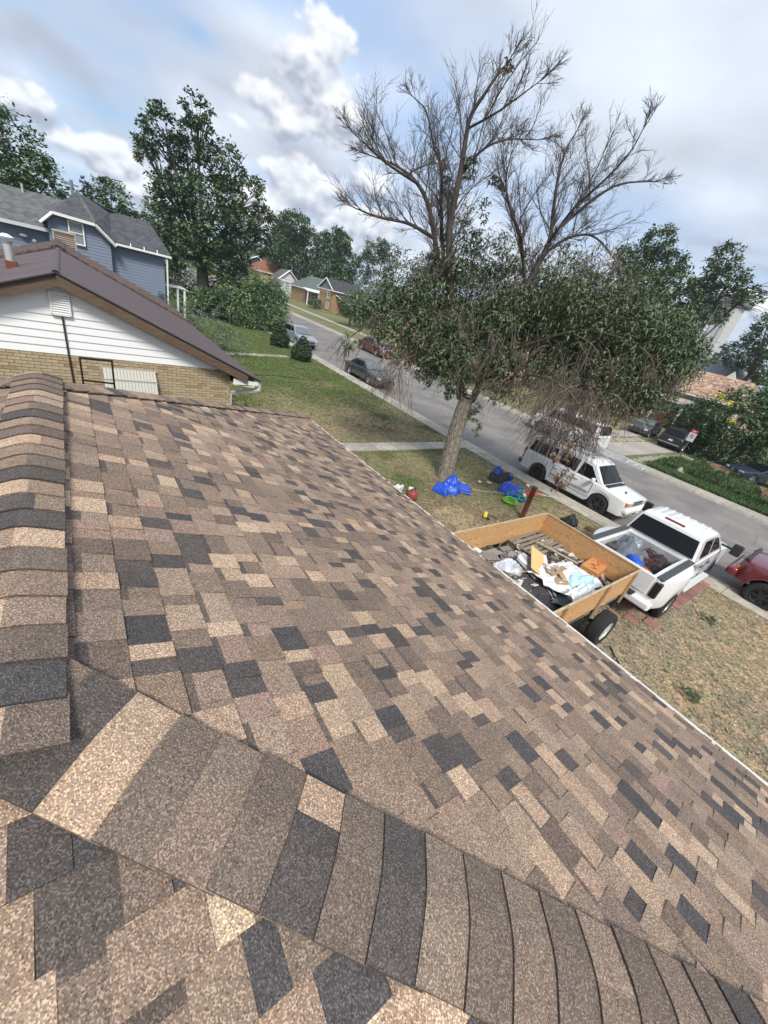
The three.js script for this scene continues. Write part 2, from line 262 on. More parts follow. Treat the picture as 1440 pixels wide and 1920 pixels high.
  for (let i = 0; i < 16; i++) { const a = 29.2 + i * 0.62; part('paver', new G().rbox(0.34, 0.1, 0.9 + R2() * 0.5, 0.02, a, gh(a, 9) + 0.0, -(9.2 + (R2() - 0.5) * 0.2), [0, (R2() - 0.5) * 0.15, 0]).get(), [conc2, conc][i % 2], dr); }
  for (let i = 0; i < 10; i++) { const a = 30 + i * 0.9; part('paver', new G().rbox(0.4, 0.1, 0.5 + R2() * 0.4, 0.02, a, gh(a, 13) + 0.0, -(12.95 + (R2() - 0.5) * 0.3), [0, (R2() - 0.5) * 0.4, 0]).get(), [conc, concPale][i % 2], dr); }
  // far pavements of the opposite side
  const sw = new THREE.Group(); sw.name = 'pavement'; sw.userData.kind = 'structure'; scene.add(sw);
  for (let i = 0; i < 26; i++) { const f = 46 + i * 2.2; part('paving_slab', new G().rbox(1.2, 0.1, 2.17, 0.015, 34, gh(34, f) + 0.03, -f).get(), i % 2 ? conc : concPale, sw); }
  // red brick pavers the truck has driven over
  const bp = new THREE.Group(); bp.name = 'brick_parking_pad'; bp.userData.kind = 'structure'; scene.add(bp);
  const bm = [std(0.36, 0.19, 0.155, 0.95, { map: concT }), std(0.42, 0.24, 0.2, 0.95, { map: concT }), std(0.30, 0.165, 0.14, 0.95, { map: concT })], R3 = rng(23);
  for (const [xa, xb, fa, fb] of [[12.2, 14.9, 1.15, 3.8], [9.6, 10.9, 1.1, 1.8]]) for (let X = xa; X < xb; X += 0.42) for (let f = fa; f < fb; f += 0.32) { if (xa < 10 && R3() < 0.5) continue; part('paver', new G().rbox(0.4, 0.09, 0.3, 0.012, X + 0.2, 0.0 + R3() * 0.014 - (xa < 10 ? 0.012 : 0), -(f + 0.15), [(R3() - 0.5) * 0.03, (R3() - 0.5) * 0.06, (R3() - 0.5) * 0.03]).get(), bm[R3() * 3 | 0], bp); }
}

/* ---------- the house under the camera: hip roof of laminated shingles ---------- */
{
  const house = thing('brick_house', 'tan brick house under the new brown shingle hip roof in the foreground', 'house', [0, 0, 0]);
  const hr = 1.08, m = 0.3774, RX = -0.27, RY = 5.4 - hr, F0 = 0.97, F1 = 3.85, EX = 4.18, RUN = EX - RX, EY = RY - m * RUN, k = Math.sqrt(1 + m * m);
  const gran = vcm(0.97, { map: granT, bumpMap: granT, bumpScale: 0.0025 });
  const R = rng(1234);
  const TONES = { mid: [[0.275, 0.197, 0.143], [0.315, 0.23, 0.166], [0.21, 0.153, 0.118], [0.265, 0.192, 0.143], [0.29, 0.205, 0.145]], tan: [[0.47, 0.335, 0.23], [0.50, 0.36, 0.25], [0.43, 0.30, 0.21], [0.36, 0.262, 0.187]], dark: [[0.092, 0.078, 0.072], [0.078, 0.071, 0.07], [0.11, 0.09, 0.078]], red: [[0.35, 0.235, 0.175], [0.32, 0.22, 0.17]], cap: [[0.165, 0.126, 0.10], [0.175, 0.135, 0.105]], capb: [[0.215, 0.158, 0.12], [0.225, 0.17, 0.128]] };
  const G0 = 0.54;
  const tone = (t) => { const a = TONES[t][R() * TONES[t].length | 0], s = (t === 'mid' ? 0.8 : 0.9) + (t === 'mid' ? 0.42 : 0.24) * R(); return a.map((x) => Math.min(1, x * s / G0)); };
  let near = false;
  const pick = () => { const q = R(); if (near) return q < 0.42 ? 'mid' : q < 0.56 ? 'capb' : q < 0.66 ? 'tan' : q < 0.92 ? 'dark' : 'red'; return q < 0.54 ? 'mid' : q < 0.74 ? 'tan' : q < 0.89 ? 'dark' : q < 0.95 ? 'red' : 'capb'; };
  const roof = new THREE.Group(); roof.name = 'roof'; house.add(roof);
  const tabs = [];   // {pos, col, uv, nor arrays, area, name}
  let up0 = v3(0, 1, 0);
  const quad = (T, a, b, c, d, col, uvo) => {
    const n = new THREE.Vector3().crossVectors(b.clone().sub(a), c.clone().sub(a)).normalize(); const fl = n.dot(up0) < -0.05 * 0; if (fl) n.negate();
    for (const p of fl ? [a, c, b, a, d, c] : [a, b, c, a, c, d]) { T.pos.push(p.x, p.y, p.z); T.nor.push(n.x, n.y, n.z); T.col.push(...col); T.uv.push(p.x + uvo[0], (Math.abs(n.y) > 0.5 ? p.z : p.z + p.y) + uvo[1]); }
  };
  // a face: ridge point O, course direction e, downslope s, normal n, limits lo(t), hi(t) along e at slope distance t
  function face(O, e, s, n, lo, hi, len, EXPO = 0.1425) {
    const P = (a, t, h) => O.clone().addScaledVector(e, a).addScaledVector(s, t).addScaledVector(n, h);
    for (let t0 = 0.02; t0 < len; t0 += EXPO) {
      const t1 = Math.min(t0 + EXPO, len + 0.012), A0 = lo(t0), A1 = lo(t1), B0 = hi(t0), B1 = hi(t1);
      let a = Math.min(A0, A1) - R() * 0.2, run = 0, raised = R() < 0.5;
      while (a < Math.max(B0, B1)) {
        const kind = pick(); raised = !raised;
        const w = (raised ? 0.055 + R() * 0.1 : 0.052 + R() * 0.11) * (kind === 'mid' ? 1.25 : 1), b = a + w;
        const c0 = clamp(a, A0, B0), c1 = clamp(b, A0, B0), d0 = clamp(a, A1, B1), d1 = clamp(b, A1, B1);
        a = b;
        if (c1 - c0 < 0.004 && d1 - d0 < 0.004) continue;
        const T = { pos: [], nor: [], col: [], uv: [] }, col = tone(kind), h0 = 0.0015 + R() * 0.0006, h1 = (raised ? 0.0125 : 0.0065) + R() * 0.0012, jt = (R() - 0.5) * 0.004, uvo = [R() * 9, R() * 9];
        const p00 = P(c0, t0, h0), p01 = P(c1, t0, h0), p10 = P(d0, t1 + jt, h1), p11 = P(d1, t1 + jt, h1);
        if (!raised && R() < 0.5 && kind !== 'dark') {   // the printed dark band of the under layer
          const q = 0.17 + R() * 0.12, dk = tone('dark').map((x, i) => x * 0.6 + col[i] * 0.25);
          const m0 = p00.clone().lerp(p10, q), m1 = p01.clone().lerp(p11, q);
          quad(T, p00, p01, m1, m0, dk, uvo); quad(T, m0, m1, p11, p10, col, uvo);
        } else quad(T, p00, p01, p11, p10, col, uvo);
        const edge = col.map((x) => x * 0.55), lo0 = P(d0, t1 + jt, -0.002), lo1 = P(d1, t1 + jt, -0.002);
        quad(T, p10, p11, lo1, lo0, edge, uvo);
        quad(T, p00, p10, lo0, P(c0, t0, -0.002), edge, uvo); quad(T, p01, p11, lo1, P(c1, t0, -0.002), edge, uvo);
        T.q = [p00, p01, p11, p10]; tabs.push(T);
      }
    }
  }
  const eZ = v3(0, 0, -1), eX = v3(1, 0, 0), SL = RUN * k;
  const sE = v3(1, -m, 0).normalize(), sW = v3(-1, -m, 0).normalize(), sN = v3(0, -m, 1).normalize(), sF = v3(0, -m, -1).normalize();
  const nE = v3(m, 1, 0).normalize(), nW = v3(-m, 1, 0).normalize(), nN = v3(0, 1, m).normalize(), nF = v3(0, 1, -m).normalize();
  const A = V(RX, RY, F0), B = V(RX, RY, F1);
  face(A, eZ, sE, nE, (t) => -t / k, (t) => F1 - F0 + t / k, SL);
  face(A, eZ, sW, nW, (t) => -t / k, (t) => F1 - F0 + t / k, SL);
  near = true; face(A, eX, sN, nN, (t) => -t / k, (t) => t / k, SL);
  near = false; face(B, eX, sF, nF, (t) => -t / k, (t) => t / k, SL);
  // the three hundred that show largest are meshes of their own
  camera.updateMatrixWorld(); camera.aspect = 0.75; camera.updateProjectionMatrix();
  const pr = v3(0, 0, 0), inv = camera.matrixWorldInverse.copy(camera.matrixWorld).invert();
  for (const T of tabs) {
    const c = T.q.reduce((s, p) => s.add(p), v3(0, 0, 0)).multiplyScalar(0.25).applyMatrix4(inv);
    T.a = 0; if (c.z > -0.15) continue;
    pr.copy(c).applyMatrix4(camera.projectionMatrix); if (Math.abs(pr.x) > 1.06 || Math.abs(pr.y) > 1.06) continue;
    const s = T.q.map((p) => v3(0, 0, 0).copy(p).applyMatrix4(inv).applyMatrix4(camera.projectionMatrix)); let ar = 0;
    for (let i = 0; i < 4; i++) { const u = s[i], w = s[(i + 1) % 4]; ar += u.x * w.y - w.x * u.y; } T.a = Math.abs(ar);
  }
  tabs.sort((x, y) => y.a - x.a);
  const build = (list) => { const L = { pos: [], nor: [], col: [], uv: [] }; for (const T of list) for (const q in L) for (const x of T[q]) L[q].push(x); const g = new THREE.BufferGeometry(); g.setAttribute('position', new THREE.Float32BufferAttribute(L.pos, 3)); g.setAttribute('normal', new THREE.Float32BufferAttribute(L.nor, 3)); g.setAttribute('color', new THREE.Float32BufferAttribute(L.col, 3)); g.setAttribute('uv', new THREE.Float32BufferAttribute(L.uv, 2)); return g; };
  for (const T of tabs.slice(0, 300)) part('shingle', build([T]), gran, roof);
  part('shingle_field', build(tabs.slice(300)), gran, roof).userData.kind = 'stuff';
  // deck below the shingles
  const deck = new G(), up = (p, d) => p.clone().add(v3(0, d, 0));
  const cE = [V(EX, EY, F0 - RUN), V(EX, EY, F1 + RUN)], WX = RX - RUN, cW = [V(WX, EY, F0 - RUN), V(WX, EY, F1 + RUN)];
  const dn = -0.008; const rA = up(A, dn), rB = up(B, dn), q = (p) => up(p, dn);
  deck.slab([rA, q(cE[0]), q(cE[1]), rB], 0.04); deck.slab([rB, q(cW[1]), q(cW[0]), rA], 0.04); deck.slab([rA, q(cW[0]), q(cE[0])], 0.04); deck.slab([rB, q(cE[1]), q(cW[1])], 0.04);
  part('roof_deck', deck.get(), std(0.06, 0.055, 0.05, 0.95), roof);
  // ridge and hip caps, each bent over its line and lapping the next
  function caps(P0, P1, nA, nB, seq, w = 0.152, expo = 0.138, down = false) {
    const d = P1.clone().sub(P0), L = d.length(); d.normalize();
    const lat = new THREE.Vector3().crossVectors(d, v3(0, 1, 0)).normalize(), upv = new THREE.Vector3().crossVectors(lat, d).normalize();
    let sA = new THREE.Vector3().crossVectors(nA, d).normalize(); if (sA.dot(lat) < 0) sA.negate();
    const ca = Math.abs(sA.dot(lat)), sa = Math.abs(sA.dot(upv)), N = 12, rr = 0.045;
    let i = 0;
    for (let t = 0; t < L; t += expo, i++) {
      const spec = seq[i % seq.length], T = { pos: [], nor: [], col: [], uv: [] }, uvo = [R() * 9, R() * 9], tilt = (R() - 0.5) * 0.006;
      const a0 = t - 0.012, a1 = Math.min(L + 0.05, t + expo + 0.012 + (R() - 0.5) * 0.006), e0 = down ? a1 : a0, e1 = down ? a0 : a1, cA = tone(spec[0]), cB = tone(spec[1] ?? spec[0]), sp = spec[2] ?? 0.5, q0 = (R() - 0.5) * 0.008;
      const pt = (q, tt, h) => { const ab = Math.sqrt(q * q + rr * rr) - rr; return P0.clone().addScaledVector(d, tt + tilt * q * 8).addScaledVector(lat, q * ca + q0).addScaledVector(upv, -ab * sa + 0.004 + h); };
      const rows = [[e0, 0.015], [e1, 0.005]], arr = [];
      for (let j = 0; j <= N; j++) { const qv = lerp(-w, w, j / N); arr.push([pt(qv, rows[0][0], rows[0][1]), pt(qv, rows[1][0], rows[1][1]), pt(qv, e0, 0.0045), qv]); }
      const nrm = (j) => { const s = clamp(arr[j][3] / Math.sqrt(arr[j][3] ** 2 + rr * rr), -1, 1) * sa; return lat.clone().multiplyScalar(s).addScaledVector(upv, ca).normalize(); };
      for (let j = 0; j < N; j++) {
        const col = (j + 0.5) / N < sp ? cA : cB, [a, b, c] = arr[j], [a2, b2, c2] = arr[j + 1], n0 = nrm(j), n1 = nrm(j + 1), uv = (p, qv) => [p.dot(d) + uvo[0], qv + uvo[1]];
        const gn = new THREE.Vector3().crossVectors(b.clone().sub(a), b2.clone().sub(a)), tri = [[a, n0, arr[j][3]], [b, n0, arr[j][3]], [b2, n1, arr[j + 1][3]], [a, n0, arr[j][3]], [b2, n1, arr[j + 1][3]], [a2, n1, arr[j + 1][3]]];
        if (gn.dot(n0) < 0) { [tri[1], tri[2]] = [tri[2], tri[1]]; [tri[4], tri[5]] = [tri[5], tri[4]]; }
        for (const [p, n, qv] of tri) { T.pos.push(p.x, p.y, p.z); T.nor.push(n.x, n.y, n.z); T.col.push(...col); T.uv.push(...uv(p, qv)); }
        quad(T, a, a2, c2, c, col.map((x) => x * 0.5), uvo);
      }
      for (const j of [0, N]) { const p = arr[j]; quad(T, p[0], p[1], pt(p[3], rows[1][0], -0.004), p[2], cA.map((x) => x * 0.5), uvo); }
      part(seq.name, build([T]), gran, roof);
    }
  }
  const M = (s) => s.split(' ').map((x) => { const [a, b, c] = x.split(','); return [a, b, c ? +c : 0.5]; });
  const rs = M('tan,cap,.55 dark cap tan,mid,.5 cap,mid,.4 cap mid,tan,.5 dark dark,mid,.7 tan,mid,.6 dark mid,cap,.5 mid tan,mid,.7 cap mid dark mid,cap,.4 mid tan cap mid cap'); rs.name = 'ridge_cap';
  const hs = M('capb dark tan cap capb cap tan,dark,.36 cap dark capb cap capb cap mid,capb,.5 cap capb cap dark mid cap tan,mid,.4 cap mid cap'); hs.name = 'hip_cap';
  const lift = (p, d = 0.004) => up(p, d);
  caps(lift(V(RX, RY, F0 - 0.2), 0.022), lift(V(RX, RY, F1 + 0.1), 0.022), nE, nW, rs);
  const along = (p, q, d) => p.clone().addScaledVector(q.clone().sub(p).normalize(), d);
  caps(lift(along(A, cE[0], 0.0)), lift(cE[0]), nE, nN, hs, 0.165, 0.142);
  const h2 = M('cap mid tan,mid,.5 mid dark mid mid red mid'); h2.name = 'hip_cap';
  caps(lift(along(A, cW[0], 0.1), 0), lift(cW[0], 0), nW, nN, h2, 0.155, 0.138, true); caps(lift(B), lift(cE[1]), nE, nF, h2, 0.155, 0.138, true); caps(lift(B), lift(cW[1]), nW, nF, h2, 0.155, 0.138, true);
  // eaves: white drip edge in two lengths, clips, fascia, soffit, wall
  const white = std(0.64, 0.63, 0.60, 0.5), fas = std(0.30, 0.22, 0.16, 0.7);
  const dripE = (f0, f1, dx) => { const g = new G(); g.box(0.035, 0.008, f1 - f0, EX + 0.012 + dx, EY + 0.004, -(f0 + f1) / 2); g.box(0.008, 0.055, f1 - f0, EX + 0.03 + dx, EY - 0.026, -(f0 + f1) / 2); return g.get(); };
  part('drip_edge', dripE(2.5, F1 + RUN, -0.01), white, roof); part('drip_edge', dripE(F0 - RUN, 2.26, 0.01), white, roof);
  for (const f of [7.6, 6.6, 5.6, 4.5, 3.4, 2.72, 1.9, 1.1, 0.35, -0.4, -1.2, -2]) part('clip', new G().rbox(0.05, 0.012, 0.03, 0.004, EX - 0.012, EY + 0.016, -f, [0, 0, -0.3]).get(), white, roof);
  const o = new G();
  o.box(0.02, 0.16, F1 - F0 + 2 * RUN - 0.02, EX - 0.015, EY - 0.105, -(F0 + F1) / 2); o.box(0.02, 0.16, F1 - F0 + 2 * RUN - 0.02, WX + 0.015, EY - 0.105, -(F0 + F1) / 2); o.box(2 * RUN - 0.08, 0.16, 0.02, RX, EY - 0.105, -(F1 + RUN - 0.015)); o.box(2 * RUN - 0.08, 0.16, 0.02, RX, EY - 0.105, -(F0 - RUN + 0.015));
  part('fascia', o.get(), fas, house);
  part('soffit', new G().box(2 * RUN - 0.08, 0.015, F1 - F0 + 2 * RUN - 0.08, RX, EY - 0.18, -(F0 + F1) / 2).get(), white, house);
  part('wall', new G().box(2 * RUN - 0.9, EY - 0.19, F1 - F0 + 2 * RUN - 0.9, RX, (EY - 0.19) / 2, -(F0 + F1) / 2).get(), std(0.42, 0.33, 0.21, 0.95, { map: concT }), house);
}

/* ---------- neighbour house: white siding gable over tan brick, brown roof ---------- */
{
  const h = thing('gable_house', 'single-storey house with white siding gable, tan brick and smooth brown roof next door', 'house', [0, 0, 0]);
  const ZW = 11.2, RXn = -0.19, RYn = 4.5, sl = 0.418, ZF = 10.88, ZM = 19.6, ZB = 25.6, EXr = 3.94, EXl = -4.32, under = (X) => RYn - 0.2 - sl * Math.abs(X - RXn);
  const y0 = gh(1, ZW) + 0.02, yS = 2.88, XR = 3.24, XL = -3.62;
  // siding boards clipped by the rakes
  const wm = std(0.80, 0.80, 0.79, 0.6), R = rng(88);
  const sid = new THREE.Group(); sid.name = 'siding'; h.add(sid);
  for (let y = yS; y < under(RXn) - 0.02; y += 0.154) {
    const y1 = Math.min(y + 0.154, under(RXn) - 0.005), half = (yy) => Math.max(0.01, (RYn - 0.2 - yy) / sl), xl = (yy) => Math.max(XL, RXn - half(yy)), xr = (yy) => Math.min(XR, RXn + half(yy));
    const g = new G(), f = (d) => ZW - d;
    g.poly([V(xl(y), y, f(0.03)), V(xr(y), y, f(0.03)), V(xr(y1), y1, f(0.008)), V(xl(y1), y1, f(0.008))]); g.poly([V(xl(y), y, f(0.03)), V(xr(y), y, f(0.03)), V(xr(y), y + 0.004, f(0.0)), V(xl(y), y + 0.004, f(0.0))]);
    part('siding_board', g.get(), wm, sid);
  }
  // brick by brick front
  const bw = new THREE.Group(); bw.name = 'brick_wall'; h.add(bw);
  part('mortar', new G().box(XR - XL, yS - y0, 0.2, (XR + XL) / 2, (yS + y0) / 2, -(ZW + 0.112)).slab([V(XL, yS, ZW + 0.01), V(XR, yS, ZW + 0.01), V(RXn, under(RXn), ZW + 0.01)], 0.1).get(), std(0.52, 0.45, 0.34, 0.95, { map: concT }), bw);
  const bg = [new THREE.BoxGeometry(0.192, 0.057, 0.03), new THREE.BoxGeometry(0.092, 0.057, 0.03)].map((g) => metricUV(g));
  const bms = [[0.60, 0.48, 0.315], [0.565, 0.445, 0.29], [0.64, 0.53, 0.36], [0.53, 0.40, 0.25], [0.46, 0.33, 0.205], [0.59, 0.49, 0.335]].map((c) => std(...c, 0.95, { map: concT }));
  const list = [];
  let row = 0; for (let y = yS - 0.034; y > y0; y -= 0.0677, row++) for (let x = XL + (row % 2 ? 0.1 : 0); x < XR - 0.03; x += 0.2015) { let gi = 0, xc = x + 0.1; if (xc + 0.096 > XR) { gi = 1; xc = XR - 0.047; } if (row % 2 && x < XL + 0.15) list.push([1, XL + 0.047, y]); list.push([gi, xc, y]); }
  const vis = (b) => (b[2] > 1.55 && b[1] > -1.9 ? 0 : 1000) + Math.abs(b[1] - 0.8) * 0.2 + (yS - b[2]);
  list.sort((a, b) => vis(a) - vis(b)); const rest = [];
  list.forEach(([gi, x, y], i) => {
    const q = R(), mi = q < 0.28 ? 0 : q < 0.5 ? 1 : q < 0.66 ? 2 : q < 0.82 ? 5 : q < 0.93 ? 3 : 4, z = -(ZW - 0.003 - (R() - 0.5) * 0.004);
    if (i < 300) part('brick', bg[gi], bms[mi], bw).position.set(x, y, z);
    else { const g = bg[gi].clone().toNonIndexed(); g.translate(x, y, z); const a = new Float32Array(g.attributes.position.count * 3), c = [bms[mi].color.r, bms[mi].color.g, bms[mi].color.b]; for (let j = 0; j < a.length; j += 3) a.set(c, j); g.setAttribute('color', new THREE.BufferAttribute(a, 3)); rest.push(g); }
  });
  part('brickwork', mergeGeometries(rest), vcm(0.95, { map: concT }), bw).userData.kind = 'stuff';
  const side = new G(); side.box(0.2, yS - y0, ZB - ZW - 0.5, XR - 0.101, (yS + y0) / 2, -(ZW + ZB) / 2 - 0.12); side.box(0.2, yS - y0, ZB - ZW - 0.5, XL + 0.101, (yS + y0) / 2, -(ZW + ZB) / 2 - 0.12); side.box(XR - XL - .4, yS - y0, 0.2, (XR + XL) / 2, (yS + y0) / 2, -(ZB - 0.25)); side.slab([V(XL, yS, ZB - 0.3), V(XR, yS, ZB - 0.3), V(RXn, under(RXn), ZB - 0.3)], 0.1);
  part('side_wall', side.get(), bms[1], h);
  // roof: smooth coated front, shingled back
  const rf = new THREE.Group(); rf.name = 'roof'; h.add(rf);
  const top = (X) => RYn - sl * Math.abs(X - RXn), nz = rng(6);
  const coatT = dtex(512, (x, y) => { const a = pnoise(x / 90, y / 90, 5.7 | 0, 1), b = pnoise(x / 5, y / 64, 103, 4), c = pnoise(x / 20, y / 20, 25, 8); const v = 0.8 + (a - 0.5) * 0.25 + (b - 0.5) * 0.16 + (c - 0.5) * 0.12 + (b > 0.86 ? 0.14 : 0); return [v, v * 0.985, v]; }); coatT.repeat.set(0.5, 0.5);
  const coat = std(0.135, 0.093, 0.088, 0.62, { map: coatT, bumpMap: coatT, bumpScale: 0.01 });
  const sheet = (f0, f1, lift, mat, nm) => { for (const sgn of [1, -1]) { const X1 = sgn > 0 ? EXr : EXl, g = new G(); g.slab(sgn > 0 ? [V(RXn, RYn + lift, f0), V(X1, top(X1) + lift, f0), V(X1, top(X1) + lift, f1), V(RXn, RYn + lift, f1)] : [V(RXn, RYn + lift, f1), V(X1, top(X1) + lift, f1), V(X1, top(X1) + lift, f0), V(RXn, RYn + lift, f0)], 0.05 + lift); part(nm, g.get(), mat, rf); } };
  sheet(ZF, ZM, 0, coat, 'coated_sheet');
  part('ridge_roll', tubeGeo([V(RXn, RYn - 0.045, ZF + 0.005), V(RXn, RYn - 0.045, ZM)], 0.07, 0.07, 12), std(0.115, 0.085, 0.088, 0.6, { map: coatT }), rf).scale.set(1, 1, 1);
  metricUV(rf.children.at(-1).geometry);
  // courses of old shingles at the back
  const oldm = vcm(0.95, { map: granT }), sh = [];
  for (const sgn of [1, -1]) { const X1 = sgn > 0 ? EXr : EXl, n = 30; for (let i = 0; i < n; i++) { const xa = lerp(RXn, X1, i / n), xb = lerp(RXn, X1, (i + 1) / n); for (let f = ZM + (i % 2) * 0.15; f < ZB; f += 0.3) { const g = new G(true), k = 0.8 + nz() * 0.5, c = [0.205 * k, 0.135 * k, 0.115 * k], l = 0.07 + nz() * 0.012, f2 = Math.min(ZB, f + 0.29); g.poly([V(xa, top(xa) + 0.055, f), V(xb, top(xb) + l + 0.01, f), V(xb, top(xb) + l + 0.01, f2), V(xa, top(xa) + 0.055, f2)], c); g.poly([V(xb, top(xb) + l + 0.01, f), V(xb, top(xb) + 0.03, f), V(xb, top(xb) + 0.03, f2), V(xb, top(xb) + l + 0.01, f2)], c); g.poly([V(xa, top(xa) + 0.055, f), V(xb, top(xb) + l + 0.01, f), V(xb, top(xb), f), V(xa, top(xa), f)], c); sh.push(g.get()); } } }
  part('old_shingles', mergeGeometries(sh), oldm, rf).userData.kind = 'stuff';
  sheet(ZM + 0.02, ZB, 0.03, std(0.12, 0.085, 0.075, 0.95, { map: granT }), 'shingle_base');
  for (let f = ZM + 0.1; f < ZB; f += 0.3) part('ridge_shingle', new G().slab([V(RXn, RYn + 0.11, f), V(RXn + 0.2, RYn + 0.03, f), V(RXn + 0.2, RYn + 0.03, f + 0.29), V(RXn, RYn + 0.11, f + 0.29)], 0.02).slab([V(RXn - 0.2, RYn + 0.03, f), V(RXn, RYn + 0.11, f), V(RXn, RYn + 0.11, f + 0.29), V(RXn - 0.2, RYn + 0.03, f + 0.29)], 0.02).get(), std(0.17, 0.115, 0.1, 0.95, { map: granT }), rf);
  // barge boards, drip line, soffit, gutter and spout
  const brown = std(0.155, 0.105, 0.068, 0.7, { map: woodT }), blk = std(0.02, 0.018, 0.02, 0.6), wht = std(0.76, 0.76, 0.74, 0.5);
  for (const sgn of [1, -1]) {
    const X1 = sgn > 0 ? EXr - 0.32 : EXl + 0.32, g = new G();
    g.slab([V(RXn, RYn - 0.05, ZF + 0.03), V(X1, top(X1) - 0.05, ZF + 0.03), V(X1, top(X1) - 0.26, ZF + 0.03), V(RXn, RYn - 0.26, ZF + 0.03)], 0.04);
    part('barge_board', g.get(), brown, h);
    const s = new G(), XX = sgn > 0 ? EXr : EXl; s.slab([V(RXn, RYn - 0.255, ZF + 0.06), V(X1, top(X1) - 0.255, ZF + 0.06), V(X1, top(X1) - 0.255, ZW + 0.05), V(RXn, RYn - 0.255, ZW + 0.05)], 0.02); part('rake_soffit', s.get(), brown, h);
    part('drip_line', new G().bar(V(RXn, RYn - 0.035, ZF - 0.012), V(XX, top(XX) - 0.035, ZF - 0.012), 0.02, 0.035).get(), blk, h);
    const e = new G(); e.box(0.5, 0.02, ZB - ZF - 0.1, (XX + (sgn > 0 ? XR : XL)) / 2 - sgn * .05, top(XX) - 0.2, -(ZF + ZB) / 2); e.box(0.02, 0.18, ZB - ZF - 0.1, XX - sgn * 0.1, top(XX) - 0.12, -(ZF + ZB) / 2); e.box(0.58, 0.16, 0.02, XX - sgn * 0.4, top(XX) - 0.14, -(ZF + 0.06), [0, 0, sgn * -0.1]); part('eave_box', e.get(), wht, h);
  }
  const gut = new G(); for (const [dx, dy, w2, h2] of [[-0.06, -0.02, 0.012, 0.11], [0.03, -0.03, 0.012, 0.11], [-0.015, -0.08, 0.1, 0.012]]) gut.box(w2, h2, ZB - ZF - 0.06, EXr - 0.05 + dx, top(EXr) - 0.1 + dy, -(ZF + ZB) / 2); gut.box(0.1, 0.1, 0.01, EXr - 0.06, -0.02 + top(EXr) - 0.1, -(ZF + 0.03));
  part('gutter', gut.get(), wht, h);
  const sp = new G(); sp.rbox(0.09, 0.2, 0.07, 0.01, EXr + 0.03, top(EXr) - 0.24, -(ZF + 0.12), [0, 0, -0.1]); sp.bar(V(EXr + 0.02, top(EXr) - 0.33, ZF + 0.12), V(XR + 0.06, top(EXr) - 0.52, ZW + 0.12), 0.07, 0.07); sp.bar(V(XR + 0.05, top(EXr) - 0.5, ZW + 0.12), V(XR + 0.05, y0, ZW + 0.12), 0.07, 0.07);
  part('downspout', sp.get(), std(0.62, 0.62, 0.6, 0.5), h);
  // louvred vent, pipe, awning
  const vx = -0.205, vy = 3.89, vz = -(ZW - 0.06);
  const vent = part('vent', new G().rbox(0.34, 0.03, 0.05, 0.006, vx, vy + 0.21, vz).rbox(0.34, 0.03, 0.05, 0.006, vx, vy - 0.21, vz).rbox(0.03, 0.44, 0.05, 0.006, vx - 0.155, vy, vz).rbox(0.03, 0.44, 0.05, 0.006, vx + 0.155, vy, vz).box(0.32, 0.42, 0.01, vx, vy, vz + 0.012 - 0.02).get(), wht, h);
  for (let i = 0; i < 9; i++) part('louvre', new G().box(0.29, 0.036, 0.01, vx, vy - 0.175 + i * 0.044, vz + 0.01, [-0.7, 0, 0]).get(), wht, vent);
  part('conduit', new G().tube([V(-0.2, 3.69, ZW - 0.05), V(-0.19, 2.8, ZW - 0.05), V(-0.15, 1.4, ZW - 0.05)], 0.018, 0.018, 7).get(), std(0.03, 0.022, 0.02, 0.6), h);
  const aw = new THREE.Group(); aw.name = 'awning'; h.add(aw);
  const awm = std(0.46, 0.445, 0.39, 0.6);
  for (let i = 0; i < 16; i++) { const x = 0.39 + i * 0.066; part('awning_pan', new G().slab([V(x, 2.66, ZW - 0.06), V(x + 0.06, 2.66, ZW - 0.06), V(x + 0.06, 2.47, ZW - 0.26), V(x, 2.47, ZW - 0.26)], 0.02).slab([V(x, 2.44, ZW - 0.24), V(x + 0.06, 2.44, ZW - 0.24), V(x + 0.06, 2.05, ZW - 0.5), V(x, 2.05, ZW - 0.5)], 0.02).get(), awm, aw); }
  part('awning_frame', new G().box(1.1, 0.035, 0.03, 0.92, 2.68, -(ZW - 0.06)).box(1.08, 0.03, 0.03, 0.92, 2.455, -(ZW - 0.25)).box(1.08, 0.03, 0.03, 0.92, 2.04, -(ZW - 0.51)).box(1.02, 0.7, 0.02, 0.92, 2.25, -(ZW - 0.03)).get(), std(0.46, 0.45, 0.41, 0.6), aw);
  // flue on the left slope
  const fl = part('flue', new G().cyl(0.085, 0.085, 0.42, -1.08, 4.45, -14.2, [0, 0, 0], 14).cyl(0.13, 0.1, 0.06, -1.08, 4.66, -14.2).get(), std(0.55, 0.58, 0.56, 0.35, { metalness: 0.5 }), h);
  part('flue_cap', new G().cyl(0.05, 0.15, 0.06, -1.08, 4.79, -14.2).cyl(0.15, 0.13, 0.03, -1.08, 4.74, -14.2).get(), wht, fl); part('flue_base', new G().rbox(0.22, 0.42, 0.22, 0.015, -1.07, 4.06, -14.2).get(), std(0.17, 0.045, 0.035, 0.8), fl);
}
single('metal_frame', new G().bar(V(0, 0, 0), V(0, 2.24, 0), .035, .035).bar(V(.52, 0, 0), V(.52, 2.23, 0), .035, .035).bar(V(-.017, 2.23, 0), V(.537, 2.23, 0), .032, .035).bar(V(0, 1.8, 0), V(.52, 1.77, 0), .03, .03).get(), std(0.012, 0.011, 0.012, 0.45), 'black square metal frame standing in front of the brick wall next door', 'metal frame', [-0.005, 0.9, 9.9]);

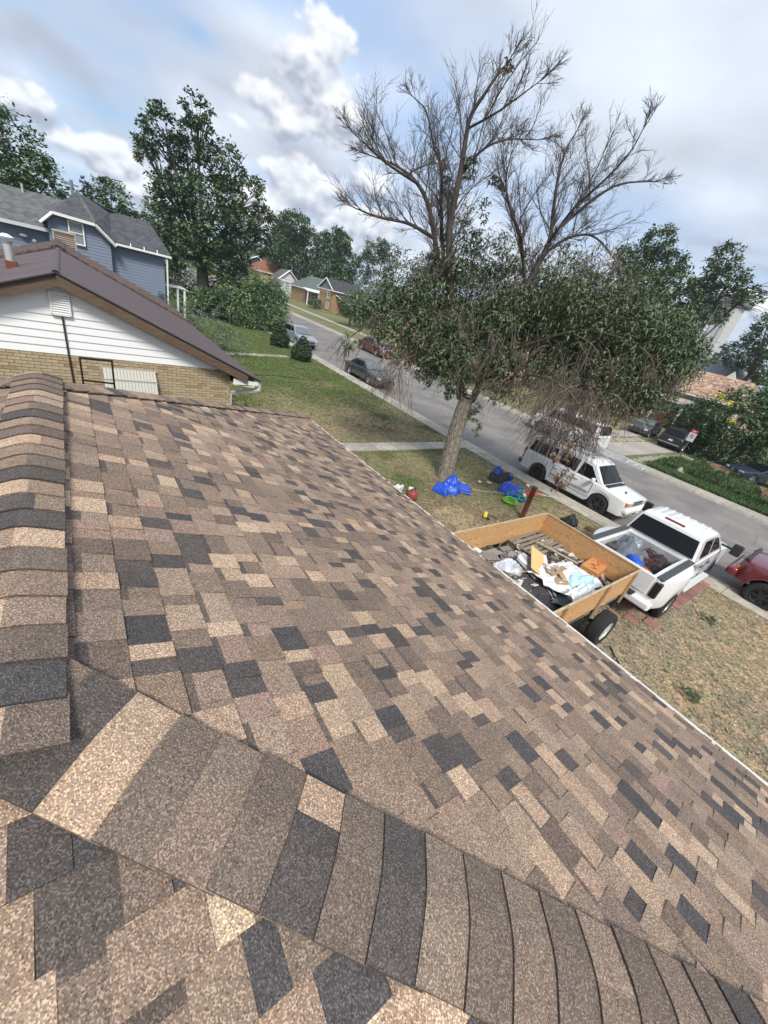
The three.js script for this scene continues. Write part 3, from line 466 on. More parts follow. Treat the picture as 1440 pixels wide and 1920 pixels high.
/* ---------- houses further off ---------- */
const shingleT = dtex(512, (x, y) => { const row = Math.floor(y / 32), a = hash3(Math.floor((x + (row % 2) * 21) / 43), row, 5), e = (y % 32) < 3 ? 0.72 : 1, n = pnoise(x / 3, y / 3, 170, 3); const v = (0.72 + (a - 0.5) * 0.4 + (n - 0.5) * 0.2) * e; return [v, v, v]; }); shingleT.repeat.set(1 / 2.4, 1 / 2.4);
const brickT = dtex(512, (x, y) => { const row = Math.floor(y / 16), bx = (x + (row % 2) * 24) % 512, a = hash3(Math.floor(bx / 48), row, 9), mo = (y % 16) < 3 || (bx % 48) < 3; const v = mo ? 0.9 : 0.7 + (a - 0.5) * 0.4; return [v, v * (mo ? 1 : 0.97), v * (mo ? 1 : 0.92)]; }); brickT.repeat.set(1 / 2.2, 1 / 2.2);
const glassDark = new THREE.MeshPhysicalMaterial({ color: rgb(0.008, 0.009, 0.011), roughness: 0.12, ior: 1.4, specularIntensity: 0.55, side: THREE.DoubleSide });
const trimW = std(0.78, 0.78, 0.76, 0.55);
function lapWall(g, p0, p1, yA, yB, st = 0.15) {   // lapped boards on a wall from p0 to p1 (x, F), outward to the left of p0 -> p1
  const dx = p1[0] - p0[0], df = p1[1] - p0[1], L = Math.hypot(dx, df), nx = df / L, nf = -dx / L;
  const f = (q, o, y) => V(q[0] + nx * o, y, q[1] + nf * o);
  for (let y = yA; y < yB - 0.01; y += st) { const y2 = Math.min(yB, y + st); g.poly([f(p0, 0.026, y), f(p1, 0.026, y), f(p1, 0.006, y2), f(p0, 0.006, y2)]); g.poly([f(p0, 0.026, y), f(p1, 0.026, y), f(p1, 0, y), f(p0, 0, y)]); }
}
function windowAt(parent, c, w, h, turn, curtain) {   // c = x, y, F of the centre, facing local +z
  const gp = new THREE.Group(); gp.name = 'window'; gp.position.copy(V(...c)); gp.rotation.y = turn; parent.add(gp);
  const t = Math.max(0.06, w * 0.09);
  part('frame', new G().rbox(w + t, t, 0.08, 0.01, 0, h / 2, 0.02).rbox(w + t, t, 0.1, 0.01, 0, -h / 2, 0.03).rbox(t, h, 0.08, 0.01, -w / 2, 0, 0.02).rbox(t, h, 0.08, 0.01, w / 2, 0, 0.02).rbox(w, t * 0.7, 0.05, 0.008, 0, 0, 0.01).get(), trimW, gp);
  part('pane', new G().box(w - t * 0.5, h - t * 0.5, 0.012, 0, 0, -0.012).get(), new THREE.MeshPhysicalMaterial({ color: rgb(0.8, 0.84, 0.84), transmission: 0.85, thickness: 0, roughness: 0.03, side: THREE.DoubleSide }), gp);
  if (curtain) { const pts = []; for (let i = 0; i <= 24; i++) pts.push([lerp(-w / 2, w / 2, i / 24), Math.sin(i * 1.9) * 0.03 - 0.12]); const g = new G(); for (let i = 0; i < 24; i++) g.poly([v3(pts[i][0], -h / 2, pts[i][1]), v3(pts[i + 1][0], -h / 2, pts[i + 1][1]), v3(pts[i + 1][0], h / 2, pts[i + 1][1]), v3(pts[i][0], h / 2, pts[i][1])]); part('curtain', g.get(), std(0.30, 0.32, 0.29, 0.9), gp); }
  else part('reveal', new G().box(w, h, 0.02, 0, 0, -0.25).get(), std(0.03, 0.03, 0.032, 0.9), gp);
  return gp;
}
{
  const h = thing('blue_house', 'two-storey blue-grey clapboard house with dark grey hipped roofs and white trim', 'house');
  const blue = std(0.185, 0.225, 0.30, 0.8), roofM = std(0.098, 0.102, 0.112, 0.95, { map: shingleT }), roofL = std(0.16, 0.165, 0.162, 0.95, { map: shingleT });
  const Y0 = gh(2, 30) - 0.2;
  // main right wing
  const wr = new G(); lapWall(wr, [2.1, 30.15], [4.7, 30.15], Y0, 4.9); lapWall(wr, [4.7, 30.15], [4.7, 35.2], Y0, 4.9); wr.box(2.6, 4.9 - Y0, 5, 3.39, (4.9 + Y0) / 2, -32.68); part('wall', wr.get(), blue, h);
  // gabled bay, clipped gable
  const bay = new G(), bz = 29.7; lapWall(bay, [-0.55, bz], [2.05, bz], Y0, 4.86);
  { let y = 4.86; const xl = (yy) => Math.max(-0.55, -0.62 + (yy - 5.14) * 0.82), xr = (yy) => 2.06 - (yy - 4.86) * 0.87; for (; y < 5.5; y += 0.15) { const y2 = Math.min(5.52, y + 0.15); bay.poly([V(xl(y), y, bz - 0.026), V(xr(y), y, bz - 0.026), V(xr(y2), y2, bz - 0.006), V(xl(y2), y2, bz - 0.006)]); bay.poly([V(xl(y), y, bz - 0.026), V(xr(y), y, bz - 0.026), V(xr(y), y, bz), V(xl(y), y, bz)]); } }
  bay.box(2.58, 4.85 - Y0, 3, 0.75, (4.85 + Y0) / 2, -(bz + 1.52)); lapWall(bay, [2.05, bz], [2.05, 30.15], Y0, 4.86); part('bay_wall', bay.get(), blue, h);
  // left wing, set back
  const lw = new G(); lapWall(lw, [-9, 30.6], [-0.55, 30.6], Y0, 4.72); lw.box(8.4, 4.7 - Y0, 4, -4.75, (4.7 + Y0) / 2, -32.62); part('left_wall', lw.get(), blue, h);
  // roofs
  const slabR = (pts, mat, nm = 'roof') => part(nm, new G().slab(pts, 0.07).get(), mat, h);
  const rz = 32.6, e1 = 29.75, e2 = 35.6, ye = 4.97, yr = 6.42;
  slabR([V(2.0, ye, e1), V(5.0, ye - 0.02, e1), V(4.35, yr, rz), V(2.0, yr, rz)], roofM); slabR([V(5.0, ye, e1), V(5.0, ye, e2), V(4.35, yr, rz + 0.5), V(4.35, yr, rz)], roofM); slabR([V(5.0, ye, e2), V(1.0, ye, e2), V(1.0, yr, rz + 0.5), V(4.35, yr, rz + 0.5)], roofM);
  // bay roof: steep, hipped over the clipped gable, to a short ridge
  const pk = 31.6, pA = V(0.86, 6.86, pk), pB = V(1.6, 6.62, pk + 0.4), fr = 29.35;
  const qL = V(-0.82, 5.1, fr), qLt = V(-0.28, 5.64, fr), qRt = V(1.42, 5.58, fr), qR = V(2.28, 4.82, fr);
  slabR([qLt, qRt, pA], roofM); slabR([qRt, qR, V(2.32, 4.9, 30.0), V(2.3, 6.35, 32.4), pB, pA], roofM); slabR([pA, V(0.6, 6.5, 33.2), V(-0.82, 5.1, 32), qL, qLt], roofM);
  slabR([pB, V(2.9, 6.42, 32.6), V(2.4, 6.42, 33.5), pA], roofM);
  part('hip_strip', new G().bar(qRt.clone().add(v3(0, 0.03, 0)), pA.clone().add(v3(0, 0.03, 0)), 0.16, 0.03).get(), roofL, h);
  slabR([V(-9.4, 4.66, 30.2), V(-0.45, 4.78, 30.2), V(0.7, 6.35, 33.5), V(-9.4, 6.2, 33.5)], roofL); slabR([V(-9.4, 6.2, 33.5), V(1, 6.35, 33.5), V(1, 4.7, 36.8), V(-9.4, 4.7, 36.8)], roofL);
  // white trim
  const tr = new G(); for (const [a, b] of [[qL, qLt], [qLt, qRt], [qRt, qR]]) tr.bar(a.clone().add(v3(0, -0.06, 0.02)), b.clone().add(v3(0, -0.06, 0.02)), 0.06, 0.13); part('barge_trim', tr.get(), trimW, h);
  const gu = new G(); gu.bar(V(2.3, 4.88, 29.72), V(5.03, 4.86, 29.72), 0.1, 0.1); gu.bar(V(4.8, 4.86, 29.8), V(4.8, Y0, 30.05), 0.08, 0.08); for (const x of [3.0, 3.65, 4.3]) gu.bar(V(x, 4.9, 29.7), V(x, 5.06, 29.82), 0.04, 0.04); part('gutter', gu.get(), trimW, h);
  part('gutter', new G().bar(V(-9.4, 4.62, 30.15), V(-0.5, 4.74, 30.15), 0.12, 0.16).get(), std(0.5, 0.53, 0.58, 0.6), h);
  windowAt(h, [0.6, 4.93, 29.62], 0.6, 0.98, 0, true);
  part('vent_hood', new G().sph(0.16, -1.6, 4.25, -30.45, [1.2, 0.6, 0.7]).sph(0.1, -1.2, 4.1, -30.45, [1, 1, 0.7]).get(), std(0.3, 0.32, 0.36, 0.4), h);
  part('roof_pipe', new G().cyl(0.05, 0.05, 0.5, -0.9 - 0.55, 6.3, -33.2).get(), std(0.4, 0.42, 0.42, 0.5), h);
  // porch
  const po = new THREE.Group(); po.name = 'porch'; h.add(po);
  part('porch_roof', new G().slab([V(4.75, 3.75, 31), V(6.15, 3.35, 31), V(6.15, 3.35, 34), V(4.75, 3.75, 34)], 0.1).get(), roofM, po); part('porch_beam', new G().box(1.4, 0.16, 0.1, 5.45, 3.3, -31.05).box(0.1, 0.16, 3, 6.1, 3.25, -32.5).get(), trimW, po);
  for (const [x, f] of [[5.55, 31.1], [5.95, 31.1], [6.05, 33.8]]) part('post', new G().box(0.11, 3.3 - Y0, 0.11, x, (3.3 + Y0) / 2, -f).get(), trimW, po);
}
const acu = thing('evaporative_cooler', 'louvred tan cooler box under the blue house window behind the brown ridge', 'cooler', [0.06, 4.1, 26.4]);
part('casing', new G().rbox(0.86, 0.06, 0.6, 0.015, 0, 0.8, 0).rbox(0.84, 0.06, 0.58, 0.015, 0, 0, 0).box(0.05, 0.76, 0.56, -0.39, 0.4, 0).box(0.05, 0.76, 0.56, 0.39, 0.4, 0).box(0.76, 0.76, 0.44, 0, 0.4, -0.02).box(0.7, 4.2, 0.4, 0, -2.1, 0).get(), std(0.42, 0.36, 0.30, 0.6), acu);
for (let i = 0; i < 9; i++) part('louvre', new G().box(0.74, 0.05, 0.015, 0, 0.1 + i * 0.078, 0.26, [0.7, 0, 0]).get(), std(0.40, 0.34, 0.28, 0.6), acu);

// a plain house: gable or hip roof with its ridge along X or F
function farHouse(label, o) {
  const { x0, x1, f0, f1, y0, eave, ridge, along = 'x', hip = 0, wall, roof, over = 0.45, brick } = o;
  const h = thing('far_house', label, 'house');
  const wm = std(...wall, 0.95, brick ? { map: brickT } : {}), rm = std(...roof, 0.95, { map: shingleT });
  const g = new G(); const cx = (x0 + x1) / 2, cf = (f0 + f1) / 2;
  g.box(x1 - x0, eave - y0, f1 - f0, cx, (eave + y0) / 2, -cf); part('wall', g.get(), wm, h);
  const a0 = x0 - over, a1 = x1 + over, b0 = f0 - over, b1 = f1 + over, e = eave - 0.1;
  const R = [];
  if (along === 'x') { const r0 = a0 + hip, r1 = a1 - hip; R.push([V(a0, e, b0), V(a1, e, b0), V(r1, ridge, cf), V(r0, ridge, cf)], [V(a1, e, b1), V(a0, e, b1), V(r0, ridge, cf), V(r1, ridge, cf)]); if (hip) R.push([V(a0, e, b1), V(a0, e, b0), V(r0, ridge, cf)], [V(a1, e, b0), V(a1, e, b1), V(r1, ridge, cf)]); else { const t = new G(); for (const x of [x0, x1]) t.slab([V(x, eave - 0.05, f0), V(x, eave - 0.05, f1), V(x, ridge - 0.25, cf)], 0.1); part('gable', t.get(), o.gable ? std(...o.gable, 0.8) : wm, h); const tr = new G(); for (const b of [b0, b1]) for (const x of [a0]) tr.bar(V(x, e - 0.05, b), V(x, ridge - 0.05, cf), 0.1, 0.22); part('trim', tr.get(), trimW, h); } }
  else { const r0 = b0 + hip, r1 = b1 - hip; R.push([V(a0, e, b1), V(a0, e, b0), V(cx, ridge, r0), V(cx, ridge, r1)], [V(a1, e, b0), V(a1, e, b1), V(cx, ridge, r1), V(cx, ridge, r0)]); if (hip) R.push([V(a0, e, b0), V(a1, e, b0), V(cx, ridge, r0)], [V(a1, e, b1), V(a0, e, b1), V(cx, ridge, r1)]); else { const t = new G(); for (const f of [f0, f1]) t.slab([V(x0, eave - 0.05, f), V(x1, eave - 0.05, f), V(cx, ridge - 0.25, f)], 0.1); part('gable', t.get(), o.gable ? std(...o.gable, 0.8) : wm, h); const tr = new G(); for (const x of [a0, a1]) tr.bar(V(x, e - 0.05, b0), V(cx, ridge - 0.05, b0), 0.1, 0.22); part('trim', tr.get(), trimW, h); } }
  for (const r of R) part('roof', new G().slab(r, 0.12).get(), rm, h);
  part('eave_trim', new G().bar(V(a0, e - 0.1, b0), V(a1, e - 0.1, b0), 0.1, 0.16).bar(V(a0, e - 0.1, b0), V(a0, e - 0.1, b1), 0.1, 0.16).get(), trimW, h);
  return h;
}
{
  const y = gh(45, 86);
  const a = farHouse('yellow brick house with dark grey roof and white gable across the street', { x0: 45, x1: 58, f0: 84, f1: 90.5, y0: y, eave: 5.2, ridge: 7.2, wall: [0.46, 0.30, 0.15], gable: [0.17, 0.18, 0.2], roof: [0.068, 0.068, 0.076], brick: true });
  windowAt(a, [44.95, 4.1, 86.0], 1.0, 1.5, -Math.PI / 2); windowAt(a, [44.95, 1.9, 86.0], 1.0, 1.2, -Math.PI / 2);
  part('porch_roof', new G().slab([V(45.6, 4.5, 84), V(57, 4.5, 84), V(57, 3.3, 79.6), V(46.4, 3.3, 79.6)], 0.14).get(), std(0.068, 0.068, 0.076, 0.95, { map: shingleT }), a);
  part('porch_trim', new G().bar(V(46.4, 3.2, 79.6), V(57, 3.2, 79.6), 0.15, 0.22).bar(V(46.4, 3.2, 79.6), V(45.6, 4.4, 84), 0.12, 0.2).get(), trimW, a); part('porch_wall', new G().box(9.6, 2.2, 3.4, 51.6, 2, -82.2).get(), std(0.34, 0.21, 0.13, 0.95, { map: brickT }), a);
  part('roof_vent', new G().box(0.5, 0.5, 0.5, 53, 6.9, -86).box(0.3, 0.6, 0.3, 55.5, 6.6, -85.8).get(), std(0.4, 0.4, 0.4, 0.6), a);
  const b = farHouse('house with green-grey hip roof behind the yellow brick one', { x0: 44, x1: 54, f0: 95.5, f1: 104, y0: y + 0.1, eave: 4.2, ridge: 6.9, hip: 3.2, wall: [0.42, 0.27, 0.15], roof: [0.15, 0.18, 0.165], brick: true }); windowAt(b, [46, 2.8, 95.4], 1.3, 1.3, 0);
  part('porch_roof', new G().slab([V(43, 4.1, 95.2), V(49, 4.1, 95.2), V(49, 3.7, 92.5), V(43, 3.7, 92.5)], 0.14).get(), trimW, b); for (const x of [43.3, 46, 48.7]) part('post', new G().box(0.2, 2.8, 0.2, x, 2.3, -92.8).get(), trimW, b);
  const c = farHouse('house with orange-red roof showing above the pale green bushes', { x0: 40, x1: 51, f0: 116, f1: 126, y0: y + 0.2, eave: 5.4, ridge: 8.2, hip: 3.5, wall: [0.48, 0.29, 0.19], roof: [0.36, 0.145, 0.075] }); windowAt(c, [44, 3.4, 115.9], 1.4, 1.3, 0);
  const w = farHouse('small white gabled house between orange and green-grey roofs', { x0: 42.5, x1: 47, f0: 108, f1: 113, y0: y, eave: 4.8, ridge: 7.0, along: 'f', wall: [0.55, 0.56, 0.55], roof: [0.15, 0.155, 0.16] }); windowAt(w, [44.6, 3.6, 107.9], 1.1, 1.2, 0);
  const d = farHouse('far house with grey roof and dark wall beside the orange-red roof', { x0: 42, x1: 51, f0: 138, f1: 147, y0: y + 0.3, eave: 6.4, ridge: 8.8, along: 'f', wall: [0.06, 0.06, 0.075], roof: [0.17, 0.2, 0.185] }); windowAt(d, [46, 4, 137.9], 1.4, 1.4, 0);
  // right: orange shingle house with porch
  const e = farHouse('low house with speckled orange-brown shingle roof and white porch posts', { x0: 55.5, x1: 66, f0: 10.5, f1: 23.5, y0: 0, eave: 4.25, ridge: 6.7, along: 'f', hip: 3, over: 0.7, wall: [0.44, 0.34, 0.235], roof: [0.36, 0.235, 0.165] });
  const R = rng(61), tabs = new G(true); for (let i = 0; i < 17; i++) for (let j = 0; j < 46; j++) { const t = (i + 0.5) / 17, ff = 9.8 + j * 0.31 + (i % 2) * 0.15, k = R(); const lo = 54.8, x = lerp(lo, 60.75, t), yy = lerp(4.15, 6.7, t); if (ff < 9.8 + 3 * t || ff > 24.2 - 3 * t) continue; const c = k < 0.2 ? [0.5, 0.37, 0.28] : k < 0.38 ? [0.25, 0.135, 0.09] : k < 0.6 ? [0.44, 0.28, 0.19] : [0.36, 0.215, 0.145]; tabs.box(0.37, 0.02, 0.29, x, yy + 0.03, -ff, [0, 0, 0.404], c); }
  part('roof_tabs', tabs.get(), vcm(0.95), e).userData.kind = 'stuff';
  part('porch_roof', new G().slab([V(52.6, 3.15, 10.8), V(55.6, 3.55, 10.8), V(55.6, 3.55, 18.6), V(52.6, 3.15, 18.6)], 0.12).get(), std(0.4, 0.34, 0.27, 0.8), e);
  part('porch_beam', new G().bar(V(52.6, 3.02, 10.8), V(52.6, 3.02, 18.6), 0.14, 0.24).bar(V(52.6, 3.02, 18.6), V(55.6, 3.4, 18.6), 0.12, 0.2).get(), trimW, e);
  for (const f of [18.4, 15.6, 12.9, 10.9]) part('post', new G().box(0.2, 3, 0.2, 52.65, 1.5, -f).get(), trimW, e);
  part('brick_skirt', new G().box(0.3, 1.5, 8.2, 53.2, 0.75, -14.6).get(), std(0.16, 0.055, 0.04, 0.95, { map: brickT }), e);
  for (const f of [13.5, 17, 21]) windowAt(e, [55.4, 2.6, f], 1.4, 1.3, -Math.PI / 2);
  const g = farHouse('pale grey roofed house with chimneys beyond the orange-brown roof', { x0: 88, x1: 100, f0: 21, f1: 29.5, y0: 0, eave: 7, ridge: 10.4, along: 'f', hip: 3.2, over: 0.4, wall: [0.52, 0.52, 0.48], roof: [0.36, 0.38, 0.385] });
  part('chimney', new G().box(0.9, 2.2, 0.9, 91.5, 9.6, -26.6).get(), std(0.3, 0.28, 0.26, 0.9, { map: brickT }), g); part('chimney', new G().box(0.8, 2.6, 0.8, 93.5, 10.2, -21.4).get(), std(0.42, 0.36, 0.30, 0.9, { map: brickT }), g);
  part('dormer', new G().slab([V(87.6, 6.6, 20.6), V(87.6, 6.6, 22.8), V(87.6, 8.3, 21.7)], 0.5).get(), trimW, g); windowAt(g, [87.9, 5.6, 23], 1.2, 1.5, -Math.PI / 2);
  const t = thing('white_tower', 'tall white concrete tower with dark overhanging top behind the trees at right', 'tower');
  part('shaft', new G().box(8, 27.5, 4.2, 157, 13.75, -48.6).box(8, 26.5, 3.6, 157, 13.25, -56).get(), std(0.66, 0.67, 0.68, 0.8, { map: concT }), t); part('overhang', new G().box(11, 1.8, 15, 157, 28.2, -53).get(), std(0.16, 0.165, 0.175, 0.8), t); part('rib', new G().box(0.4, 26, 0.3, 152.9, 13, -47.3).box(0.4, 26, 0.3, 152.9, 13, -50).get(), std(0.5, 0.51, 0.52, 0.8), t);
  // opposite house hidden behind the big tree
  const m = farHouse('tan house mostly hidden behind the half-bare street tree', { x0: 42, x1: 52, f0: 36, f1: 48, y0: gh(45, 40), eave: 3.2, ridge: 5.6, along: 'f', hip: 3, wall: [0.42, 0.30, 0.24], roof: [0.2, 0.15, 0.13] }); windowAt(m, [41.9, 1.9, 40], 1.6, 1.2, -Math.PI / 2); windowAt(m, [41.9, 1.9, 45], 1.2, 1.2, -Math.PI / 2);
}

/* ---------- vehicles: +x is forward, y up, z to the right-hand side ---------- */
const tyreM = std(0.018, 0.018, 0.019, 0.85), blackP = std(0.02, 0.02, 0.021, 0.55), chrome = new THREE.MeshStandardMaterial({ color: rgb(0.62, 0.63, 0.64), metalness: 0.95, roughness: 0.22, side: THREE.DoubleSide }), alloy = new THREE.MeshStandardMaterial({ color: rgb(0.45, 0.46, 0.47), metalness: 0.7, roughness: 0.35, side: THREE.DoubleSide });
const lens = new THREE.MeshPhysicalMaterial({ color: rgb(0.62, 0.64, 0.64), roughness: 0.08, metalness: 0.3, clearcoat: 1, side: THREE.DoubleSide }), amber = new THREE.MeshPhysicalMaterial({ color: rgb(0.75, 0.19, 0.015), roughness: 0.2, clearcoat: 1, side: THREE.DoubleSide }), redL = new THREE.MeshPhysicalMaterial({ color: rgb(0.22, 0.012, 0.01), roughness: 0.2, clearcoat: 1, side: THREE.DoubleSide });
function wheel(parent, x, y, z, r, w, rimMat, side, spokes = 6, rr = 0.62) {
  const g = new THREE.Group(); g.name = 'wheel'; g.position.set(x, y, z); g.rotation.x = side > 0 ? Math.PI / 2 : -Math.PI / 2; parent.add(g);
  const pts = [[rr * r, -w / 2 + 0.01], [r * 0.8, -w / 2], [r * 0.95, -w / 2 + 0.02], [r, -w / 2 + 0.06], [r, w / 2 - 0.06], [r * 0.95, w / 2 - 0.02], [r * 0.8, w / 2], [rr * r, w / 2 - 0.02]].map((p) => new THREE.Vector2(...p));
  part('tyre', metricUV(new THREE.LatheGeometry(pts, 36)), tyreM, g);
  const k = new G(); const rp = [[0.03, w / 2 - 0.07], [rr * r * 0.3, w / 2 - 0.06], [rr * r * 0.36, w / 2 - 0.1], [rr * r * 0.86, w / 2 - 0.12], [rr * r * 0.9, w / 2 - 0.03], [rr * r, w / 2 - 0.012], [rr * r, -w / 2 + 0.02]].map((p) => new THREE.Vector2(...p));
  k.add(new THREE.LatheGeometry(rp, 30)); k.cyl(rr * r * 0.28, rr * r * 0.3, 0.05, 0, w / 2 - 0.05, 0, [0, 0, 0], 12);
  for (let i = 0; i < spokes; i++) { const a = i / spokes * 6.283; k.box(rr * r * 0.62, 0.04, rr * r * 0.17, Math.cos(a) * rr * r * 0.58, w / 2 - 0.055, -Math.sin(a) * rr * r * 0.58, [0, a, 0]); }
  part('rim', k.get(), rimMat, g);
}
// body shell: spec.top(x), spec.half(x), spec.sill, arches [[x, r, y]], spec.bed
function shell(s) {
  const xs = new Set(); const n = 26; for (let i = 0; i <= n; i++) xs.add(+lerp(s.x0, s.x1, i / n).toFixed(3));
  for (const [ax, r] of s.arches) for (const q of [-1.03, -1, -0.96, -0.86, -0.7, -0.5, -0.25, 0, 0.25, 0.5, 0.7, 0.86, 0.96, 1, 1.03]) xs.add(+(ax + q * r).toFixed(3));
  for (const x of s.xs ?? []) xs.add(x);
  for (const q of [0.02, 0.06, 0.14]) { xs.add(+(s.x0 + q).toFixed(3)); xs.add(+(s.x1 - q).toFixed(3)); }
  const list = [...xs].filter((x) => x >= s.x0 - 1e-6 && x <= s.x1 + 1e-6).sort((a, b) => a - b), rings = [];
  for (const x of list) {
    let w = s.half(x); const d0 = x - s.x0, d1 = s.x1 - x, ed = Math.min(d0, d1); w *= 1 - (s.round ?? 0.1) * Math.pow(clamp(1 - ed / 0.35, 0, 1), 2.2);
    let top = s.top(x), bot = s.sill, arch = 0; if (ed < 0.14) { bot += (s.lift ?? 0.06) * (1 - ed / 0.14); }
    for (const [ax, r, ay] of s.arches) { const q = 1 - ((x - ax) / r) ** 2; if (q > 0) { bot = Math.max(bot, ay + r * Math.sqrt(q)); arch = 1; } }
    const lo = Math.min(bot + 0.02, top - 0.12), mid = lerp(bot, top, 0.45), sh = s.shoulder ?? 0.07, cr = s.crown ? s.crown(x) : 0.03;
    const inBed = s.bed && x > s.bed[0] && x < s.bed[1];
    const half = [[0, s.sill + 0.08], [w * 0.8, Math.max(s.sill + 0.05, bot - 0.01)], [w * 0.965, bot], [w * 0.995, lo + 0.05 > mid ? (lo + mid) / 2 : lo + 0.08], [w, mid], [w * 0.99, top - sh - 0.03], [w * 0.975, top - sh * 0.45], [w * 0.93, top - 0.005]];
    if (inBed) half.push([w * 0.93 - 0.1 - Math.max(0, w - s.bedHalf - 0.0), top - 0.005], [s.bedHalf - 0.1, s.bed[2]], [0, s.bed[2]]); else half.push([w * 0.82, top + cr * 0.35], [w * 0.5, top + cr * 0.8], [0, top + cr]);
    const ring = half.map(([z, y]) => v3(x, y, z)); for (let i = half.length - 2; i > 0; i--) ring.push(v3(x, half[i][1], -half[i][0])); rings.push(ring);
  }
  return loft(rings, s.crease ?? 0.55);
}
// cabin: profile of [x, y] from windscreen foot over the roof to the rear foot
function cabin(s) {
  const xs = []; for (let i = 0; i < s.prof.length - 1; i++) for (let j = 0; j < 5; j++) xs.push([lerp(s.prof[i][0], s.prof[i + 1][0], j / 5), lerp(s.prof[i][1], s.prof[i + 1][1], j / 5)]); xs.push(s.prof.at(-1));
  const rings = xs.map(([x, y]) => { const yb = Math.min(s.base, y - 0.001), r = Math.min(0.05, (y - yb) * 0.4), W = (q) => s.w(q, x); const half = [[0, yb], [W(yb), yb], [W(lerp(yb, y, 0.5)), lerp(yb, y, 0.5)], [W(y - r), y - r], [W(y) - r * 0.5, y - r * 0.25], [W(y) - r * 1.6, y], [W(y) * 0.5, y + (y - yb) * 0.035], [0, y + (y - yb) * 0.045]]; const ring = half.map(([z, yy]) => v3(x, yy, z)); for (let i = half.length - 2; i > 0; i--) ring.push(v3(x, half[i][1], -half[i][0])); return ring; });
  return loft(rings, 0.5);
}
function sidePane(s, pts, side, off = 0.012) { const g = new G(); g.slab(pts.map(([x, y]) => v3(x, y, side * (s.w(y, x) + off))), 0.02 * side); return g.get(); }
function crossPane(s, xa, ya, xb, yb, mA = 0.06, mB = 0.09, lift = 0.014) {   // glass across the car between two profile points
  const n = v3(-(yb - ya), xb - xa, 0).normalize(); if (n.y < 0) n.negate(); const g = new G(), N = 8;
  for (let i = 0; i < N; i++) { const q = (t) => { const k = lerp(-1, 1, t), za = k * (s.w(ya, xa) - mA), zb = k * (s.w(yb, xb) - mB), c = (1 - k * k) * 0.03; return [v3(xa, ya, za).addScaledVector(n, lift + c), v3(xb, yb, zb).addScaledVector(n, lift + c)]; }; const [a, b] = q(i / N), [c, d] = q((i + 1) / N); g.poly([a, c, d, b]); }
  return g.get();
}
function wells(parent, list, W) { for (const [x, r, y] of list) for (const s of [-1, 1]) { const g = new THREE.CylinderGeometry(r * 0.985, r * 0.985, W * 0.42, 20, 1, false, -Math.PI / 2, Math.PI); g.rotateX(Math.PI / 2); g.translate(x, y, s * W * 0.7); part('wheel_well', metricUV(g.toNonIndexed()), blackP, parent); } }
function mirrors(parent, x, y, w, mat, big = 1) { for (const s of [-1, 1]) part('mirror', new G().rbox(0.12 * big, 0.17 * big, 0.22 * big, 0.04, x, y, s * (w + 0.16 * big)).box(0.06, 0.05, 0.2, x, y - 0.04, s * (w + 0.03)).get(), mat, parent); }
const plateM = std(0.62, 0.64, 0.62, 0.5);

